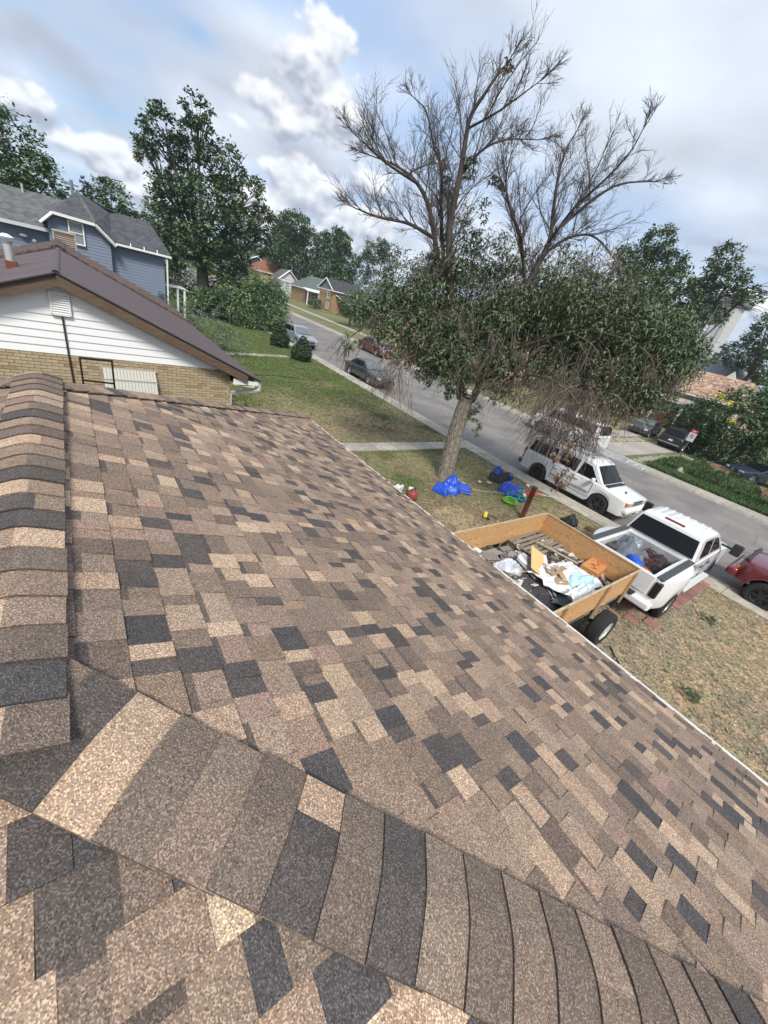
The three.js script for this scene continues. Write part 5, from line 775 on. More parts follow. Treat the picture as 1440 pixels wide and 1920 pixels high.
  { const e1 = v3(-0.79, -0.12, 0.61).normalize(), e2 = v3(-0.42, 0.36, -0.72).normalize(), n = v3(0, 0, 0).crossVectors(e1, e2).normalize(); e2.crossVectors(n, e1); pm.quaternion.setFromRotationMatrix(new THREE.Matrix4().makeBasis(e1, e2, n)); pm.position.y = 1.27; }
  // pole
  single('wooden_pole', new G().tube([v3(0, 0, 0), v3(0.12, -0.01, 0.42), v3(0.3, -0.03, 0.95)], 0.032, 0.03, 9).get(), std(0.52, 0.42, 0.29, 0.85, { map: woodT }), 'pale round wooden pole lying from the pallet to the orange board', 'pole', [8.5, 1.17, 3.78]);
  // curved offcut with red paint marks
  const cur = thing('curved_offcut', 'rounded orange plywood offcut with red paint marks against the trailer front', 'plywood offcut', [9.22, TY + 0.02, 2.6], 0.12);
  { const s = new THREE.Shape(); s.moveTo(-0.46, 0); s.lineTo(0.42, 0); s.absarc(0.33, 0.16, 0.15, -0.6, Math.PI / 2, false); s.lineTo(-0.46, 0.31); const g = new THREE.ExtrudeGeometry(s, { depth: 0.38, bevelEnabled: true, bevelSize: 0.012, bevelThickness: 0.012, bevelSegments: 2 }); g.translate(0, 0, -0.19); part('block', metricUV(g.toNonIndexed()), std(0.95, 0.68, 0.46, 0.75, { map: osbT }), cur);
    const mk = new G(); for (const [a, b, c, d] of [[-0.3, 0.08, -0.12, -0.06], [-0.2, -0.08, -0.02, 0.08], [0.0, 0.05, 0.14, -0.04], [0.1, 0.08, 0.22, 0.02], [-0.36, -0.02, -0.26, 0.1]]) mk.bar(v3(a, 0.3235, b), v3(c, 0.3235, d), 0.03, 0.003); part('paint_mark', mk.get(), std(0.42, 0.05, 0.035, 0.7), cur); }
  // flashing strips
  const fs = thing('flashing_bundle', 'bundle of bent grey metal flashing strips sticking up by the eave', 'flashing', [7.35, TY + 0.1, 3.25], 0.25);
  for (let i = 0; i < 9; i++) { const x = (i - 4) * 0.062, g = new G(); g.slab([v3(x, 0.06 + R() * 0.05, 0.3), v3(x + 0.085, 0.08 + R() * 0.05, 0.3), v3(x * 0.55 + 0.07, 0.27 + R() * 0.06, -0.24), v3(x * 0.55, 0.24 + R() * 0.06, -0.24)], 0.012); part('strip', g.get(), new THREE.MeshStandardMaterial({ color: rgb(...[[0.42, 0.43, 0.45], [0.25, 0.26, 0.28], [0.5, 0.51, 0.52]][i % 3]), metalness: 0.55, roughness: 0.45, side: THREE.DoubleSide }), fs); }
  single('foil_scraps', heap(0.65, 0.5, 0.2, 41, { fr: 8, crease: 0.3 }), new THREE.MeshStandardMaterial({ color: rgb(0.62, 0.64, 0.68), metalness: 0.3, roughness: 0.35, side: THREE.DoubleSide }), 'crumpled pale foil scraps next to the flashing strips', 'foil', [7.0, TY + 0.14, 3.42]);
  // dark shingle bundle with a pale stripe
  const du = thing('shingle_bundle', 'dark shingle bundle with a pale stripe at the near edge of the load', 'shingle bundle', [7.2, TY + 0.08, 2.55], -0.55);
  for (let i = 0; i < 6; i++) part('sheet', new G().rbox(0.86, 0.014, 0.4, 0.004, 0.01 * i, 0.02 + i * 0.017, (R() - 0.5) * 0.02, [0.02, (R() - 0.5) * 0.05, 0.05]).get(), std(0.105 + 0.02 * (i % 2), 0.1, 0.098, 0.95, { map: granT }), du); part('stripe', new G().box(0.045, 0.004, 0.4, 0.06, 0.128, 0, [0.02, 0, 0.05]).box(0.02, 0.004, 0.4, -0.03, 0.124, 0, [0.02, 0, 0.05]).get(), std(0.5, 0.49, 0.46, 0.8), du);
  single('roof_felt', sheetGeo(1.0, 0.7, (u, v) => 0.06 + 0.06 * noise(u * 4, v * 3, 2) + 0.03 * noise(u * 11, v * 9, 7)), std(0.035, 0.037, 0.042, 0.85), 'black roofing felt sheet under the shingle bundle', 'roofing felt', [6.8, TY + 0.07, 2.3], 0.4);
  single('felt_scrap', sheetGeo(0.5, 0.4, (u, v) => 0.1 + 0.08 * noise(u * 3 + 4, v * 3, 5)), std(0.085, 0.10, 0.10, 0.8), 'small dark green-grey felt scrap between bundle and plastic sheet', 'felt scrap', [7.1, TY + 0.12, 2.12], 0.2);
  // plastic and cardboard
  const plastic = new THREE.MeshPhysicalMaterial({ color: rgb(0.80, 0.82, 0.81), roughness: 0.28, transmission: 0.12, thickness: 0, side: THREE.DoubleSide });
  const folds = (u, v, s) => 0.07 * Math.abs(noise(u * 6 + s, v * 3.2, s) - 0.5) * 2 + 0.05 * Math.abs(noise(u * 13, v * 7 + s, s + 3) - 0.5) * 2;
  single('plastic_sheet', sheetGeo(1, 1, (u, v) => { const x = lerp(-0.75, 0.72, u) + (noise(v * 4, u * 2, 6) - 0.5) * 0.16, f = lerp(-0.52, 0.42, v) + 0.2 * (1 - u) + (noise(u * 5, v * 3, 9) - 0.5) * 0.14; return [x, 0.14 + 0.2 * Math.exp(-((u - 0.55) ** 2) / 0.1 - ((v - 0.6) ** 2) / 0.2) + folds(u, v, 4), -f]; }, 54, 44), plastic, 'white translucent plastic sheet draped over debris near the trailer front', 'plastic sheet', [7.85, TY + 0.12, 2.5]);
  single('plastic_tail', sheetGeo(0.9, 0.34, (u, v) => 0.1 + folds(u, v, 11) * 1.3, 34, 20), plastic, 'bunched white plastic along the near plywood side', 'plastic wrap', [7.35, 1.2, 2.02], 0.1);
  single('blue_bag', heap(0.66, 0.42, 0.22, 21, { fr: 4, square: 0.8 }), new THREE.MeshPhysicalMaterial({ color: rgb(0.45, 0.66, 0.82), roughness: 0.25, clearcoat: 0.4, side: THREE.DoubleSide }), 'pale blue plastic bag on top of the white sheet', 'plastic bag', [7.92, 1.2, 2.38], 0.1);
  const card = std(0.42, 0.27, 0.15, 0.9), cb = thing('cardboard_pieces', 'torn brown cardboard pieces beside the white plastic sheet', 'cardboard', [7.66, 1.16, 2.68], 0.2);
  for (let i = 0; i < 9; i++) part('flap', new G().rbox(0.18 + R() * 0.22, 0.007, 0.12 + R() * 0.14, 0.002, (R() - 0.5) * 0.6, 0.03 + R() * 0.17, (R() - 0.5) * 0.4, [(R() - 0.5) * 1.2, R() * 3, (R() - 0.5) * 1.1]).get(), i % 3 ? card : std(0.5, 0.35, 0.21, 0.9), cb);
  single('grey_bag', heap(0.34, 0.5, 0.2, 33, { fr: 4 }), new THREE.MeshPhysicalMaterial({ color: rgb(0.58, 0.62, 0.64), roughness: 0.3, side: THREE.DoubleSide }), 'grey clear plastic bag between blue bag and curved offcut', 'plastic bag', [8.55, 1.0, 2.45]);
}

/* pickup bed load */
{
  const B = 0.885;
  const tb = thing('toolbox', 'brown-black toolbox in the rear far corner of the pickup bed', 'toolbox', [11.02, B, 3.0], 0.15); part('box', new G().rbox(0.52, 0.22, 0.3, 0.02, 0, 0.12, 0).get(), std(0.06, 0.045, 0.04, 0.6), tb); part('lid', new G().rbox(0.54, 0.08, 0.32, 0.02, 0, 0.26, 0).get(), std(0.075, 0.055, 0.048, 0.5), tb); part('handle', new G().rbox(0.2, 0.03, 0.03, 0.01, 0, 0.32, 0).get(), blackP, tb);
  single('grey_tarp', heap(1.25, 1.1, 0.5, 51, { fr: 5 }), std(0.12, 0.135, 0.16, 0.6), 'crumpled slate-grey tarp in the middle of the pickup bed', 'tarp', [11.35, B, 2.72], 0.3);
  single('silver_cover', heap(0.52, 0.42, 0.2, 57, { fr: 3, square: 0.7 }), new THREE.MeshStandardMaterial({ color: rgb(0.36, 0.40, 0.42), metalness: 0.4, roughness: 0.35, side: THREE.DoubleSide }), 'shiny silver cover on top of the slate-grey tarp', 'cover', [11.55, B + 0.32, 2.72]);
  single('blue_roll', new G().rbox(0.5, 0.24, 0.28, 0.1, 0, 0.14, 0, [0.1, 0.3, 0.05]).add(heap(0.5, 0.4, 0.24, 61)).get(), std(0.02, 0.09, 0.52, 0.45), 'bright blue rolled tarp near the tailgate of the pickup', 'tarp', [10.86, B + 0.05, 2.32], 0.5);
  const rp = thing('rope_tangle', 'tangle of dark red ropes beside the cab in the pickup bed', 'ropes', [11.72, B, 2.08]), R = rng(909);
  for (let i = 0; i < 26; i++) { const a = R() * 6.3, pts = []; let x = (R() - 0.5) * 0.9, z = (R() - 0.5) * 0.5, y = 0.16 + R() * 0.16, d = a; for (let k = 0; k < 9; k++) { pts.push(v3(x, y, z)); d += (R() - 0.5) * 1.3; x = clamp(x + Math.cos(d) * 0.11, -0.55, 0.55); z = clamp(z + Math.sin(d) * 0.11, -0.36, 0.36); y = clamp(y + (R() - 0.5) * 0.06, 0.1, 0.36); } part('rope', new G().tube(pts, 0.012, 0.012, 6).get(), i % 3 ? std(0.16, 0.025, 0.03, 0.7) : std(0.035, 0.03, 0.035, 0.7), rp); }
  part('harness', heap(1.15, 0.85, 0.32, 71, { fr: 7 }), std(0.03, 0.026, 0.03, 0.8), rp);
  const bu = thing('orange_bucket', 'orange bucket lying by the near tail light in the bed', 'bucket', [10.66, B, 2.0], 0.6); part('bucket', metricUV(new THREE.LatheGeometry([[0.0, 0], [0.12, 0], [0.15, 0.3], [0.14, 0.3], [0.115, 0.02], [0, 0.02]].map((p) => new THREE.Vector2(...p)), 20).rotateZ(1.45).translate(0.1, 0.15, 0)), std(0.72, 0.16, 0.02, 0.5), bu); part('rim', new G().torus(0.15, 0.012, -0.19, 0.17, 0, [0, 1.57, 0]).get(), std(0.6, 0.13, 0.02, 0.5), bu);
}

/* things lying on the lawn */
{
  const bt = std(0.016, 0.075, 0.50, 0.42), bt2 = std(0.018, 0.06, 0.36, 0.42), R = rng(515);
  const tp = thing('blue_tarp', 'folded bright blue tarp heaped on the lawn at the foot of the tree trunk', 'tarp', [10.48, 0, 8.5], 0.5);
  part('fold', heap(1.05, 0.75, 0.42, 81, { fr: 4, square: 0.8, rim: 0.3 }), bt, tp); part('fold', heap(0.75, 0.6, 0.3, 85, { fr: 5, square: 0.8 }).translate(-0.5, 0, -0.25), bt, tp); part('fold', new G().rbox(0.62, 0.1, 0.5, 0.045, 0.28, 0.06, 0.42, [0.05, 0.3, 0.02]).rbox(0.58, 0.1, 0.46, 0.045, 0.25, 0.15, 0.38, [0.08, 0.35, 0.03]).get(), bt, tp); part('white_edge', new G().rbox(0.1, 0.2, 0.34, 0.03, 0.52, 0.2, -0.1, [0.2, 0.3, 0.4]).get(), std(0.6, 0.63, 0.7, 0.5), tp);
  const bg = thing('tool_bag', 'black open tool bag with blue cloth by the kerb behind the white SUV', 'bag', [13.72, 0, 8.9], 0.3); part('bag', heap(1.2, 0.75, 0.4, 91, { fr: 5 }), std(0.014, 0.014, 0.017, 0.7), bg); part('blue_cloth', heap(0.7, 0.42, 0.55, 95, { fr: 6 }).translate(0.1, 0.04, -0.16), bt2, bg); part('strap', new G().tube(Array.from({ length: 12 }, (_, i) => v3(0.4 + Math.cos(i / 11 * 5) * 0.22, 0.2 + Math.sin(i / 11 * 5) * 0.1, 0.1 + Math.sin(i / 11 * 5) * 0.2)), 0.02, 0.02, 6).get(), blackP, bg); part('roll', new G().cyl(0.09, 0.09, 0.5, 0.62, 0.12, 0.32, [0, 0.4, Math.PI / 2], 14).get(), bt2, bg);
  const b2 = thing('blue_sack', 'rounded blue sack beside the teal hose coils on the lawn', 'sack', [13.08, 0, 7.86], 0.4); part('sack', heap(0.95, 0.7, 0.42, 101, { fr: 4, square: 0.7, rim: 0.25 }), bt, b2); part('cord', new G().torus(0.26, 0.008, 0, 0.33, 0.02, [1.45, 0, 0]).torus(0.34, 0.008, 0, 0.24, 0.02, [1.45, 0, 0]).get(), bt2, b2);
  const coil = (name, label, col, x, f, r0, n, y = 0.03) => { const c = thing(name, label, 'hose coil', [x, 0.02, f]); for (let i = 0; i < n; i++) part('loop', new G().torus(r0 + (R() - 0.5) * 0.05, 0.016, (R() - 0.5) * 0.05, y + i * 0.022, (R() - 0.5) * 0.05, [Math.PI / 2 + (R() - 0.5) * 0.16, (R() - 0.5) * 0.16, 0]).get(), col, c); };
  coil('green_hose', 'lime green hose coil, nearest of the coils on the lawn', std(0.20, 0.56, 0.03, 0.45), 12.18, 7.06, 0.24, 6);
  coil('teal_hose', 'teal hose coil lying behind the lime green one', std(0.03, 0.28, 0.31, 0.4), 12.66, 7.3, 0.25, 6); coil('teal_hose', 'teal hose coil tucked against the rounded blue sack', std(0.02, 0.30, 0.42, 0.4), 13.62, 7.75, 0.24, 6);
  coil('blue_hose', 'dark teal-blue hose coil between the other coils and the red tools', std(0.015, 0.16, 0.22, 0.4), 12.95, 7.12, 0.2, 4);
  const rt = thing('red_tools', 'red and orange straps with small tools near the brown post', 'straps', [14.0, 0.02, 7.42]); for (let i = 0; i < 9; i++) { const pts = []; let x = (R() - 0.5) * 0.6, z = (R() - 0.5) * 0.4, d = R() * 6; for (let k = 0; k < 7; k++) { pts.push(v3(x, 0.03 + R() * 0.07, z)); d += (R() - 0.5) * 2; x += Math.cos(d) * 0.09; z += Math.sin(d) * 0.09; } part('strap', new G().tube(pts, 0.025, 0.02, 6).get(), std(0.55, 0.06, 0.03, 0.5), rt); }
  part('tools', heap(0.6, 0.4, 0.2, 111, { fr: 8 }).translate(0.1, 0, -0.45), std(0.10, 0.085, 0.075, 0.8), rt); part('light_block', new G().rbox(0.2, 0.12, 0.14, 0.03, 0.5, 0.07, -0.5, [0, 0.4, 0]).rbox(0.16, 0.1, 0.12, 0.03, -0.55, 0.06, 0.1, [0, 0.9, 0]).get(), std(0.62, 0.6, 0.54, 0.7), rt);
  single('rod', new G().bar(v3(0, 0.03, 0), v3(0.9, 0.02, 0.5), 0.02, 0.02).bar(v3(0, 0.04, 0), v3(0.35, 0.04, 0.2), 0.05, 0.03).get(), std(0.6, 0.6, 0.58, 0.5), 'thin pale rod lying from the lawn over the kerb edge', 'rod', [14.3, 0.02, 7.3]);
  const ps = thing('wooden_post', 'leaning reddish-brown square post standing in the lawn behind the trailer side', 'post', [11.7, 0, 6.1]); part('post', new G().bar(v3(0, -0.1, 0), v3(0.02, 1.18, -0.04), 0.13, 0.13).get(), std(0.19, 0.06, 0.028, 0.8, { map: woodT }), ps); part('post_cap', new G().box(0.17, 0.03, 0.17, 0.02, 1.19, -0.04).get(), std(0.14, 0.045, 0.022, 0.8), ps);
  const ye = thing('yellow_tool', 'small yellow nail gun lying on the dry lawn', 'nail gun', [10.14, 0.01, 6.5], 0.6); part('gun_body', new G().rbox(0.24, 0.11, 0.12, 0.03, 0, 0.09, 0).rbox(0.1, 0.14, 0.1, 0.03, 0.12, 0.1, 0).get(), std(0.72, 0.55, 0.05, 0.5), ye); part('gun_base', new G().rbox(0.12, 0.06, 0.24, 0.02, -0.02, 0.03, 0.06).tube([v3(0.1, 0.04, 0), v3(0.25, 0.02, 0.1), v3(0.3, 0.02, 0.3), v3(0.15, 0.02, 0.4)], 0.012, 0.012, 6).get(), blackP, ye);
  single('black_bag', heap(0.62, 0.55, 0.36, 121, { fr: 5 }), std(0.012, 0.012, 0.015, 0.6), 'black duffel bag on the lawn beyond the trailer corner', 'bag', [13.5, 0, 5.3]);
  single('brown_scraps', heap(0.4, 0.3, 0.12, 131, { fr: 7 }), std(0.12, 0.07, 0.045, 0.9), 'small heap of brown scraps beside the black duffel bag', 'scraps', [14.0, 0, 4.75]);
  const wb = thing('white_cooler', 'white plastic can beside the eave at the lawn edge', 'can', [8.1, 0.01, 8.7], 0.4); part('body', new G().rbox(0.34, 0.24, 0.22, 0.05, 0, 0.13, 0).rbox(0.3, 0.2, 0.2, 0.04, 0.25, 0.11, 0.35, [0, 0.5, 0]).get(), std(0.68, 0.67, 0.62, 0.6), wb); part('lid', new G().cyl(0.05, 0.05, 0.05, 0.05, 0.27, 0).get(), std(0.1, 0.1, 0.1, 0.6), wb);
  const rc = thing('red_can', 'red round can next to the white one near the eave', 'can', [8.3, 0.01, 8.2], 0.2); part('body', metricUV(new THREE.LatheGeometry([[0, 0], [0.17, 0], [0.19, 0.05], [0.19, 0.2], [0.13, 0.27], [0.05, 0.28], [0.05, 0.32], [0, 0.32]].map((p) => new THREE.Vector2(...p)), 22)), std(0.27, 0.05, 0.045, 0.5), rc); part('handle', new G().torus(0.1, 0.015, 0, 0.28, 0).get(), blackP, rc);
  const ws = ['white paper scrap lying on grass right of the blue tarp', 'white crumpled scrap midway between the blue tarp and the tool bag', 'small white scrap close to the tool bag'];
  [[11.35, 8.75], [12.35, 8.75], [12.75, 8.6]].forEach(([x, f], i) => single('paper_scrap', heap(0.22, 0.15, 0.05, 140 + i, { n: 8 }), std(0.68, 0.64, 0.56, 0.8), ws[i], 'scrap', [x, 0.03, f], i));
  single('string', new G().tube([v3(0, 0.04, 0), v3(0.5, 0.03, 0.25), v3(1.1, 0.03, 0.4), v3(1.6, 0.04, 0.75)], 0.012, 0.012, 5).get(), std(0.55, 0.52, 0.42, 0.8), 'pale string lying across the lawn beside the blue tarp', 'string', [11.3, 0.02, 8.2]);
  single('air_hose', new G().tube([v3(0, 0.02, 0), v3(-0.35, 0.02, 0.35), v3(-0.9, 0.02, 0.5), v3(-1.6, 0.02, 1.1), v3(-2.2, 0.02, 1.5)], 0.012, 0.012, 6).get(), blackP, 'thin black cord trailing over the gravel from the trailer wheel', 'cord', [8.6, 0.01, 1.35]);
  single('garden_hose', new G().tube(Array.from({ length: 14 }, (_, i) => { const x = i * 0.52; return v3(x, gh(6.6 + x, 22.3) + 0.03 - gh(6.6, 22), Math.sin(i * 0.9) * 0.12 - i * 0.09); }), 0.035, 0.035, 6).get(), std(0.02, 0.025, 0.018, 0.6), 'dark hose lying straight across the neighbour lawn', 'hose', [6.6, gh(6.6, 22), 22]);
}
/* street side bits opposite */
{
  const sg = thing('parking_sign', 'leaning red and white no-parking sign on a thin post by the opposite driveway', 'sign', [34.1, 0, 8.6], -Math.PI / 2 - 0.25);
  part('post', new G().box(0.05, 2.3, 0.05, 0, 1.15, 0).get(), std(0.12, 0.13, 0.12, 0.6), sg);
  const c = document.createElement('canvas'); c.width = 96; c.height = 160; const x = c.getContext('2d'); x.fillStyle = '#e9e6e2'; x.fillRect(0, 0, 96, 160); x.fillStyle = '#c02a3a'; x.fillRect(0, 0, 96, 46); x.fillStyle = '#fff'; x.font = 'bold 30px sans-serif'; x.textAlign = 'center'; x.fillText('NO', 48, 34); x.fillStyle = '#b3303e'; x.beginPath(); x.arc(48, 92, 24, 0, 7); x.lineWidth = 7; x.strokeStyle = '#b3303e'; x.stroke(); x.beginPath(); x.moveTo(32, 76); x.lineTo(64, 108); x.stroke(); x.fillStyle = '#222'; x.font = 'bold 30px sans-serif'; x.fillText('P', 48, 103);
  const ct = new THREE.CanvasTexture(c); ct.colorSpace = THREE.SRGBColorSpace; const pl = new THREE.PlaneGeometry(0.5, 0.84); const m = part('plate', pl, new THREE.MeshStandardMaterial({ map: ct, roughness: 0.5 }), sg); m.position.set(0, 2.1, 0.042); part('back', new G().box(0.5, 0.84, 0.012, 0, 2.1, 0.034).get(), std(0.4, 0.4, 0.4, 0.5), sg);
  for (const [xx, ff, tn, lab, w] of [[35.8, 6.6, 0.4, 'weathered wooden planter box with white paint patch in the weeds opposite', true], [33.4, 3.0, 0.3, 'wooden planter box at the right edge of the picture', false]]) {
    const p = thing('planter_box', lab, 'planter', [xx, 0, ff], tn), wd = std(0.40, 0.27, 0.17, 0.9, { map: woodT });
    for (const z of [-0.55, 0.55]) for (let i = 0; i < 3; i++) part('plank', new G().rbox(1.8, 0.18, 0.04, 0.008, 0, 0.1 + i * 0.19, z).get(), wd, p); for (const q of [-0.88, 0.88]) for (let i = 0; i < 3; i++) part('plank', new G().rbox(0.04, 0.18, 1.06, 0.008, q, 0.1 + i * 0.19, 0).get(), wd, p); part('soil', new G().box(1.7, 0.05, 1.05, 0, 0.46, 0).get(), std(0.19, 0.085, 0.05, 1), p); if (w) part('paint_patch', new G().box(0.012, 0.3, 0.6, -0.908, 0.3, 0.1).get(), std(0.62, 0.58, 0.5, 0.8), p);
  }
  single('rock', heap(0.9, 0.5, 0.34, 151, { n: 14, rim: 0.4 }), std(0.5, 0.45, 0.36, 0.95, { map: concT }), 'pale flat rock at the weedy kerb opposite', 'rock', [31.2, 0, 7.4], 0.4);
  const fw = thing('plank_fence', 'weathered grey plank fence leaning under the shrub at the right edge', 'fence', [41, 0, 2.4], 1.2), R = rng(717); for (let i = 0; i < 14; i++) part('plank', new G().rbox(0.2, 1.7 + R() * 0.2, 0.03, 0.006, -1.6 + i * 0.23, 0.85, 0, [0.1, 0, (R() - 0.5) * 0.06]).get(), greyWood, fw); part('rail', new G().box(3.4, 0.09, 0.05, -0.1, 0.6, -0.05).box(3.4, 0.09, 0.05, -0.1, 1.3, -0.02).get(), greyWood, fw);
  const pole = thing('utility_pole', 'thin grey utility pole with wires above the blue house roof', 'pole', [1.35, 0, 62]); part('pole', new G().cyl(0.14, 0.2, 9.1, 0, 4.55, 0).get(), std(0.2, 0.22, 0.24, 0.8), pole); part('crossarm', new G().box(1.2, 0.14, 0.14, 0, 8.7, 0).get(), std(0.2, 0.22, 0.24, 0.8), pole); part('wire', new G().tube([v3(0, 8.85, 0), v3(-5, 8.9, -2), v3(-12, 9.6, -4)], 0.03, 0.03, 4).get(), blackP, pole);
}

/* ---------- trees, shrubs, grass ---------- */
const barkT = dtex(256, (x, y) => { const a = pnoise(x / 9, y / 40, 28, 1), b = pnoise(x / 3, y / 14, 85, 2); const v = 0.62 + (a - 0.5) * 0.7 + (b - 0.5) * 0.3; return [v, v * 0.98, v * 0.95]; }); barkT.repeat.set(1.6, 1.6);
const bark = std(0.17, 0.14, 0.11, 0.95, { map: barkT, bumpMap: barkT, bumpScale: 0.02 }), barkPale = std(0.42, 0.375, 0.315, 0.95, { map: barkT, bumpMap: barkT, bumpScale: 0.025 }), barkGrey = std(0.13, 0.108, 0.097, 0.95, { map: barkT });
const leafM = vcm(0.6, {}), leafMs = vcm(0.75);
class Leaves {
  constructor(seed) { this.p = []; this.c = []; this.R = rng(seed); }
  g3() { const R = this.R; return (R() + R() + R() - 1.5) * 0.82; }
  leaf(x, y, z, L, W, col, dirUp = 0.3, droop = 0) {
    const R = this.R, a = R() * 6.283, e = (R() - 0.5) * 1.6 - droop, dx = Math.cos(a) * Math.cos(e), dy = Math.sin(e), dz = Math.sin(a) * Math.cos(e);
    let sx = -Math.sin(a), sz = Math.cos(a), sy = (R() - 0.5) * 1.6; const k = 1 / Math.hypot(sx, sy, sz); sx *= k * W / 2; sy *= k * W / 2; sz *= k * W / 2;
    const m = 0.42, b = (R() - 0.5) * 0.3 * L, p = this.p, tx = x + dx * L, ty = y + dy * L - 0.12 * L, tz = z + dz * L, mx = x + dx * L * m, my = y + dy * L * m + b * 0.3, mz = z + dz * L * m;
    p.push(x, y, z, mx + sx, my + sy, mz + sz, tx, ty, tz, x, y, z, tx, ty, tz, mx - sx, my - sy, mz - sz);
    const v = 0.75 + R() * 0.5; for (let i = 0; i < 6; i++) this.c.push(col[0] * v, col[1] * v, col[2] * v);
  }
  // clumps spread through an ellipsoid; count leaves in all
  blob(c, r, n, size, cols, o = {}) {
    const R = this.R, per = o.per ?? 26, shell = o.shell ?? 0.55, cr = o.cr ?? 0.22;
    for (let k = 0; k < n / per; k++) {
      let ux, uy, uz, d; do { ux = R() * 2 - 1; uy = R() * 2 - 1; uz = R() * 2 - 1; d = Math.hypot(ux, uy, uz); } while (d > 1 || d < 0.05);
      const s = lerp(shell, 1, Math.sqrt(R())) / d * (0.86 + 0.28 * noise(ux / d * 2.3 + c[0], uy / d * 2.3 + c[1], uz / d * 2.3)); ux *= s; uy *= s; uz *= s;
      if (R() < (o.gap ?? 0.12)) continue;
      const X = c[0] + ux * r[0], Y = c[1] + uy * r[1], Z = c[2] + uz * r[2], cc = cols[R() * cols.length | 0], q = cr * Math.min(r[0], r[2]) * (0.6 + R() * 0.8);
      for (let i = 0; i < per; i++) this.leaf(X + this.g3() * q, Y + this.g3() * q * 0.75, Z + this.g3() * q, size * (0.7 + R() * 0.6), size * (o.wide ?? 0.5), cc, 0.3, o.droop ?? 0);
    }
    return this;
  }
  get() { const g = new THREE.BufferGeometry(); g.setAttribute('position', new THREE.Float32BufferAttribute(this.p, 3)); g.setAttribute('color', new THREE.Float32BufferAttribute(this.c, 3)); g.computeVertexNormals(); g.setAttribute('uv', new THREE.Float32BufferAttribute(new Float32Array(this.p.length / 3 * 2), 2)); return g; }
}
function wobble(a, b, n, amp, R) { const o = []; for (let i = 0; i <= n; i++) { const t = i / n, k = Math.sin(t * Math.PI) * amp; o.push(v3(lerp(a.x, b.x, t) + (R() - 0.5) * k, lerp(a.y, b.y, t) + (R() - 0.5) * k * 0.6, lerp(a.z, b.z, t) + (R() - 0.5) * k)); } return o; }
const DG = [[0.058, 0.104, 0.04], [0.078, 0.142, 0.05], [0.105, 0.17, 0.06], [0.045, 0.08, 0.035], [0.135, 0.19, 0.09]], MG = [[0.085, 0.16, 0.04], [0.115, 0.195, 0.055], [0.07, 0.135, 0.04]], PG = [[0.15, 0.22, 0.075], [0.11, 0.18, 0.055], [0.19, 0.26, 0.11], [0.08, 0.14, 0.045]], OG = [[0.09, 0.085, 0.03], [0.12, 0.10, 0.04], [0.06, 0.085, 0.03]];
// tree: base x, y, F; blobs [dx, dy, dF, rx, ry, rf, n]; limbs go from the trunk to each blob
function tree(name, label, cat, base, o) {
  const t = thing(name, label, cat, base, 0, o.group), R = rng(o.seed), L = new Leaves(o.seed + 1), th = o.trunkH, tr = o.trunkR ?? 0.3, lean = o.lean ?? [0, 0];
  const fork = v3(lean[0], th, -lean[1]), g = new G(); g.tube(wobble(v3(0, -0.3, 0), fork, 5, tr * 0.8, R), tr * 1.25, tr * 0.8, 9); part('trunk', g.get(), o.bark ?? bark, t);
  const limbs = new G();
  for (const [dx, dy, df, rx, ry, rf, n] of o.blobs) {
    const c = v3(dx, dy, -df);
    const from = fork.clone().lerp(v3(fork.x * 1.1, th * 0.7, fork.z), R() * 0.5); limbs.tube(wobble(from, c, 5, rx * 0.35, R), tr * 0.45, tr * 0.12, 6);
    for (let i = 0; i < (o.twigs ?? 5); i++) { const e = v3(dx + (R() - 0.5) * 1.7 * rx, dy + (R() - 0.3) * 1.5 * ry, -df + (R() - 0.5) * 1.7 * rf); limbs.tube(wobble(c.clone().lerp(from, 0.3), e, 4, rx * 0.2, R), tr * 0.14, tr * 0.03, 4); }
    L.blob([dx, dy, -df], [rx, ry, rf], n, o.leaf, o.cols, o);
  }
  part('limbs', limbs.get(), o.bark ?? bark, t); part('crown', L.get(), o.mat ?? leafM, t);
  return t;
}
function shrub(name, label, cat, base, blobs, o) {
  const t = thing(name, label, cat, base, 0, o.group), L = new Leaves(o.seed), R = rng(o.seed + 7), st = new G();
  for (const [dx, dy, df, rx, ry, rf, n] of blobs) { L.blob([dx, dy, -df], [rx, ry, rf], n, o.leaf, o.cols, o); for (let i = 0; i < 4; i++) st.tube(wobble(v3(dx * 0.6 + (R() - 0.5) * 0.3, -0.1, -df * 0.6), v3(dx + (R() - 0.5) * rx, dy + (R() - 0.2) * ry, -df + (R() - 0.5) * rf), 4, rx * 0.2, R), 0.03 * (o.sr ?? 1), 0.008, 4); }
  part('stems', st.get(), bark, t); part('foliage', L.get(), o.mat ?? leafM, t); return t;
}
const B = (x, y, f, r, n, ry = r, rf = r) => [x, y, f, r, ry, rf, n];

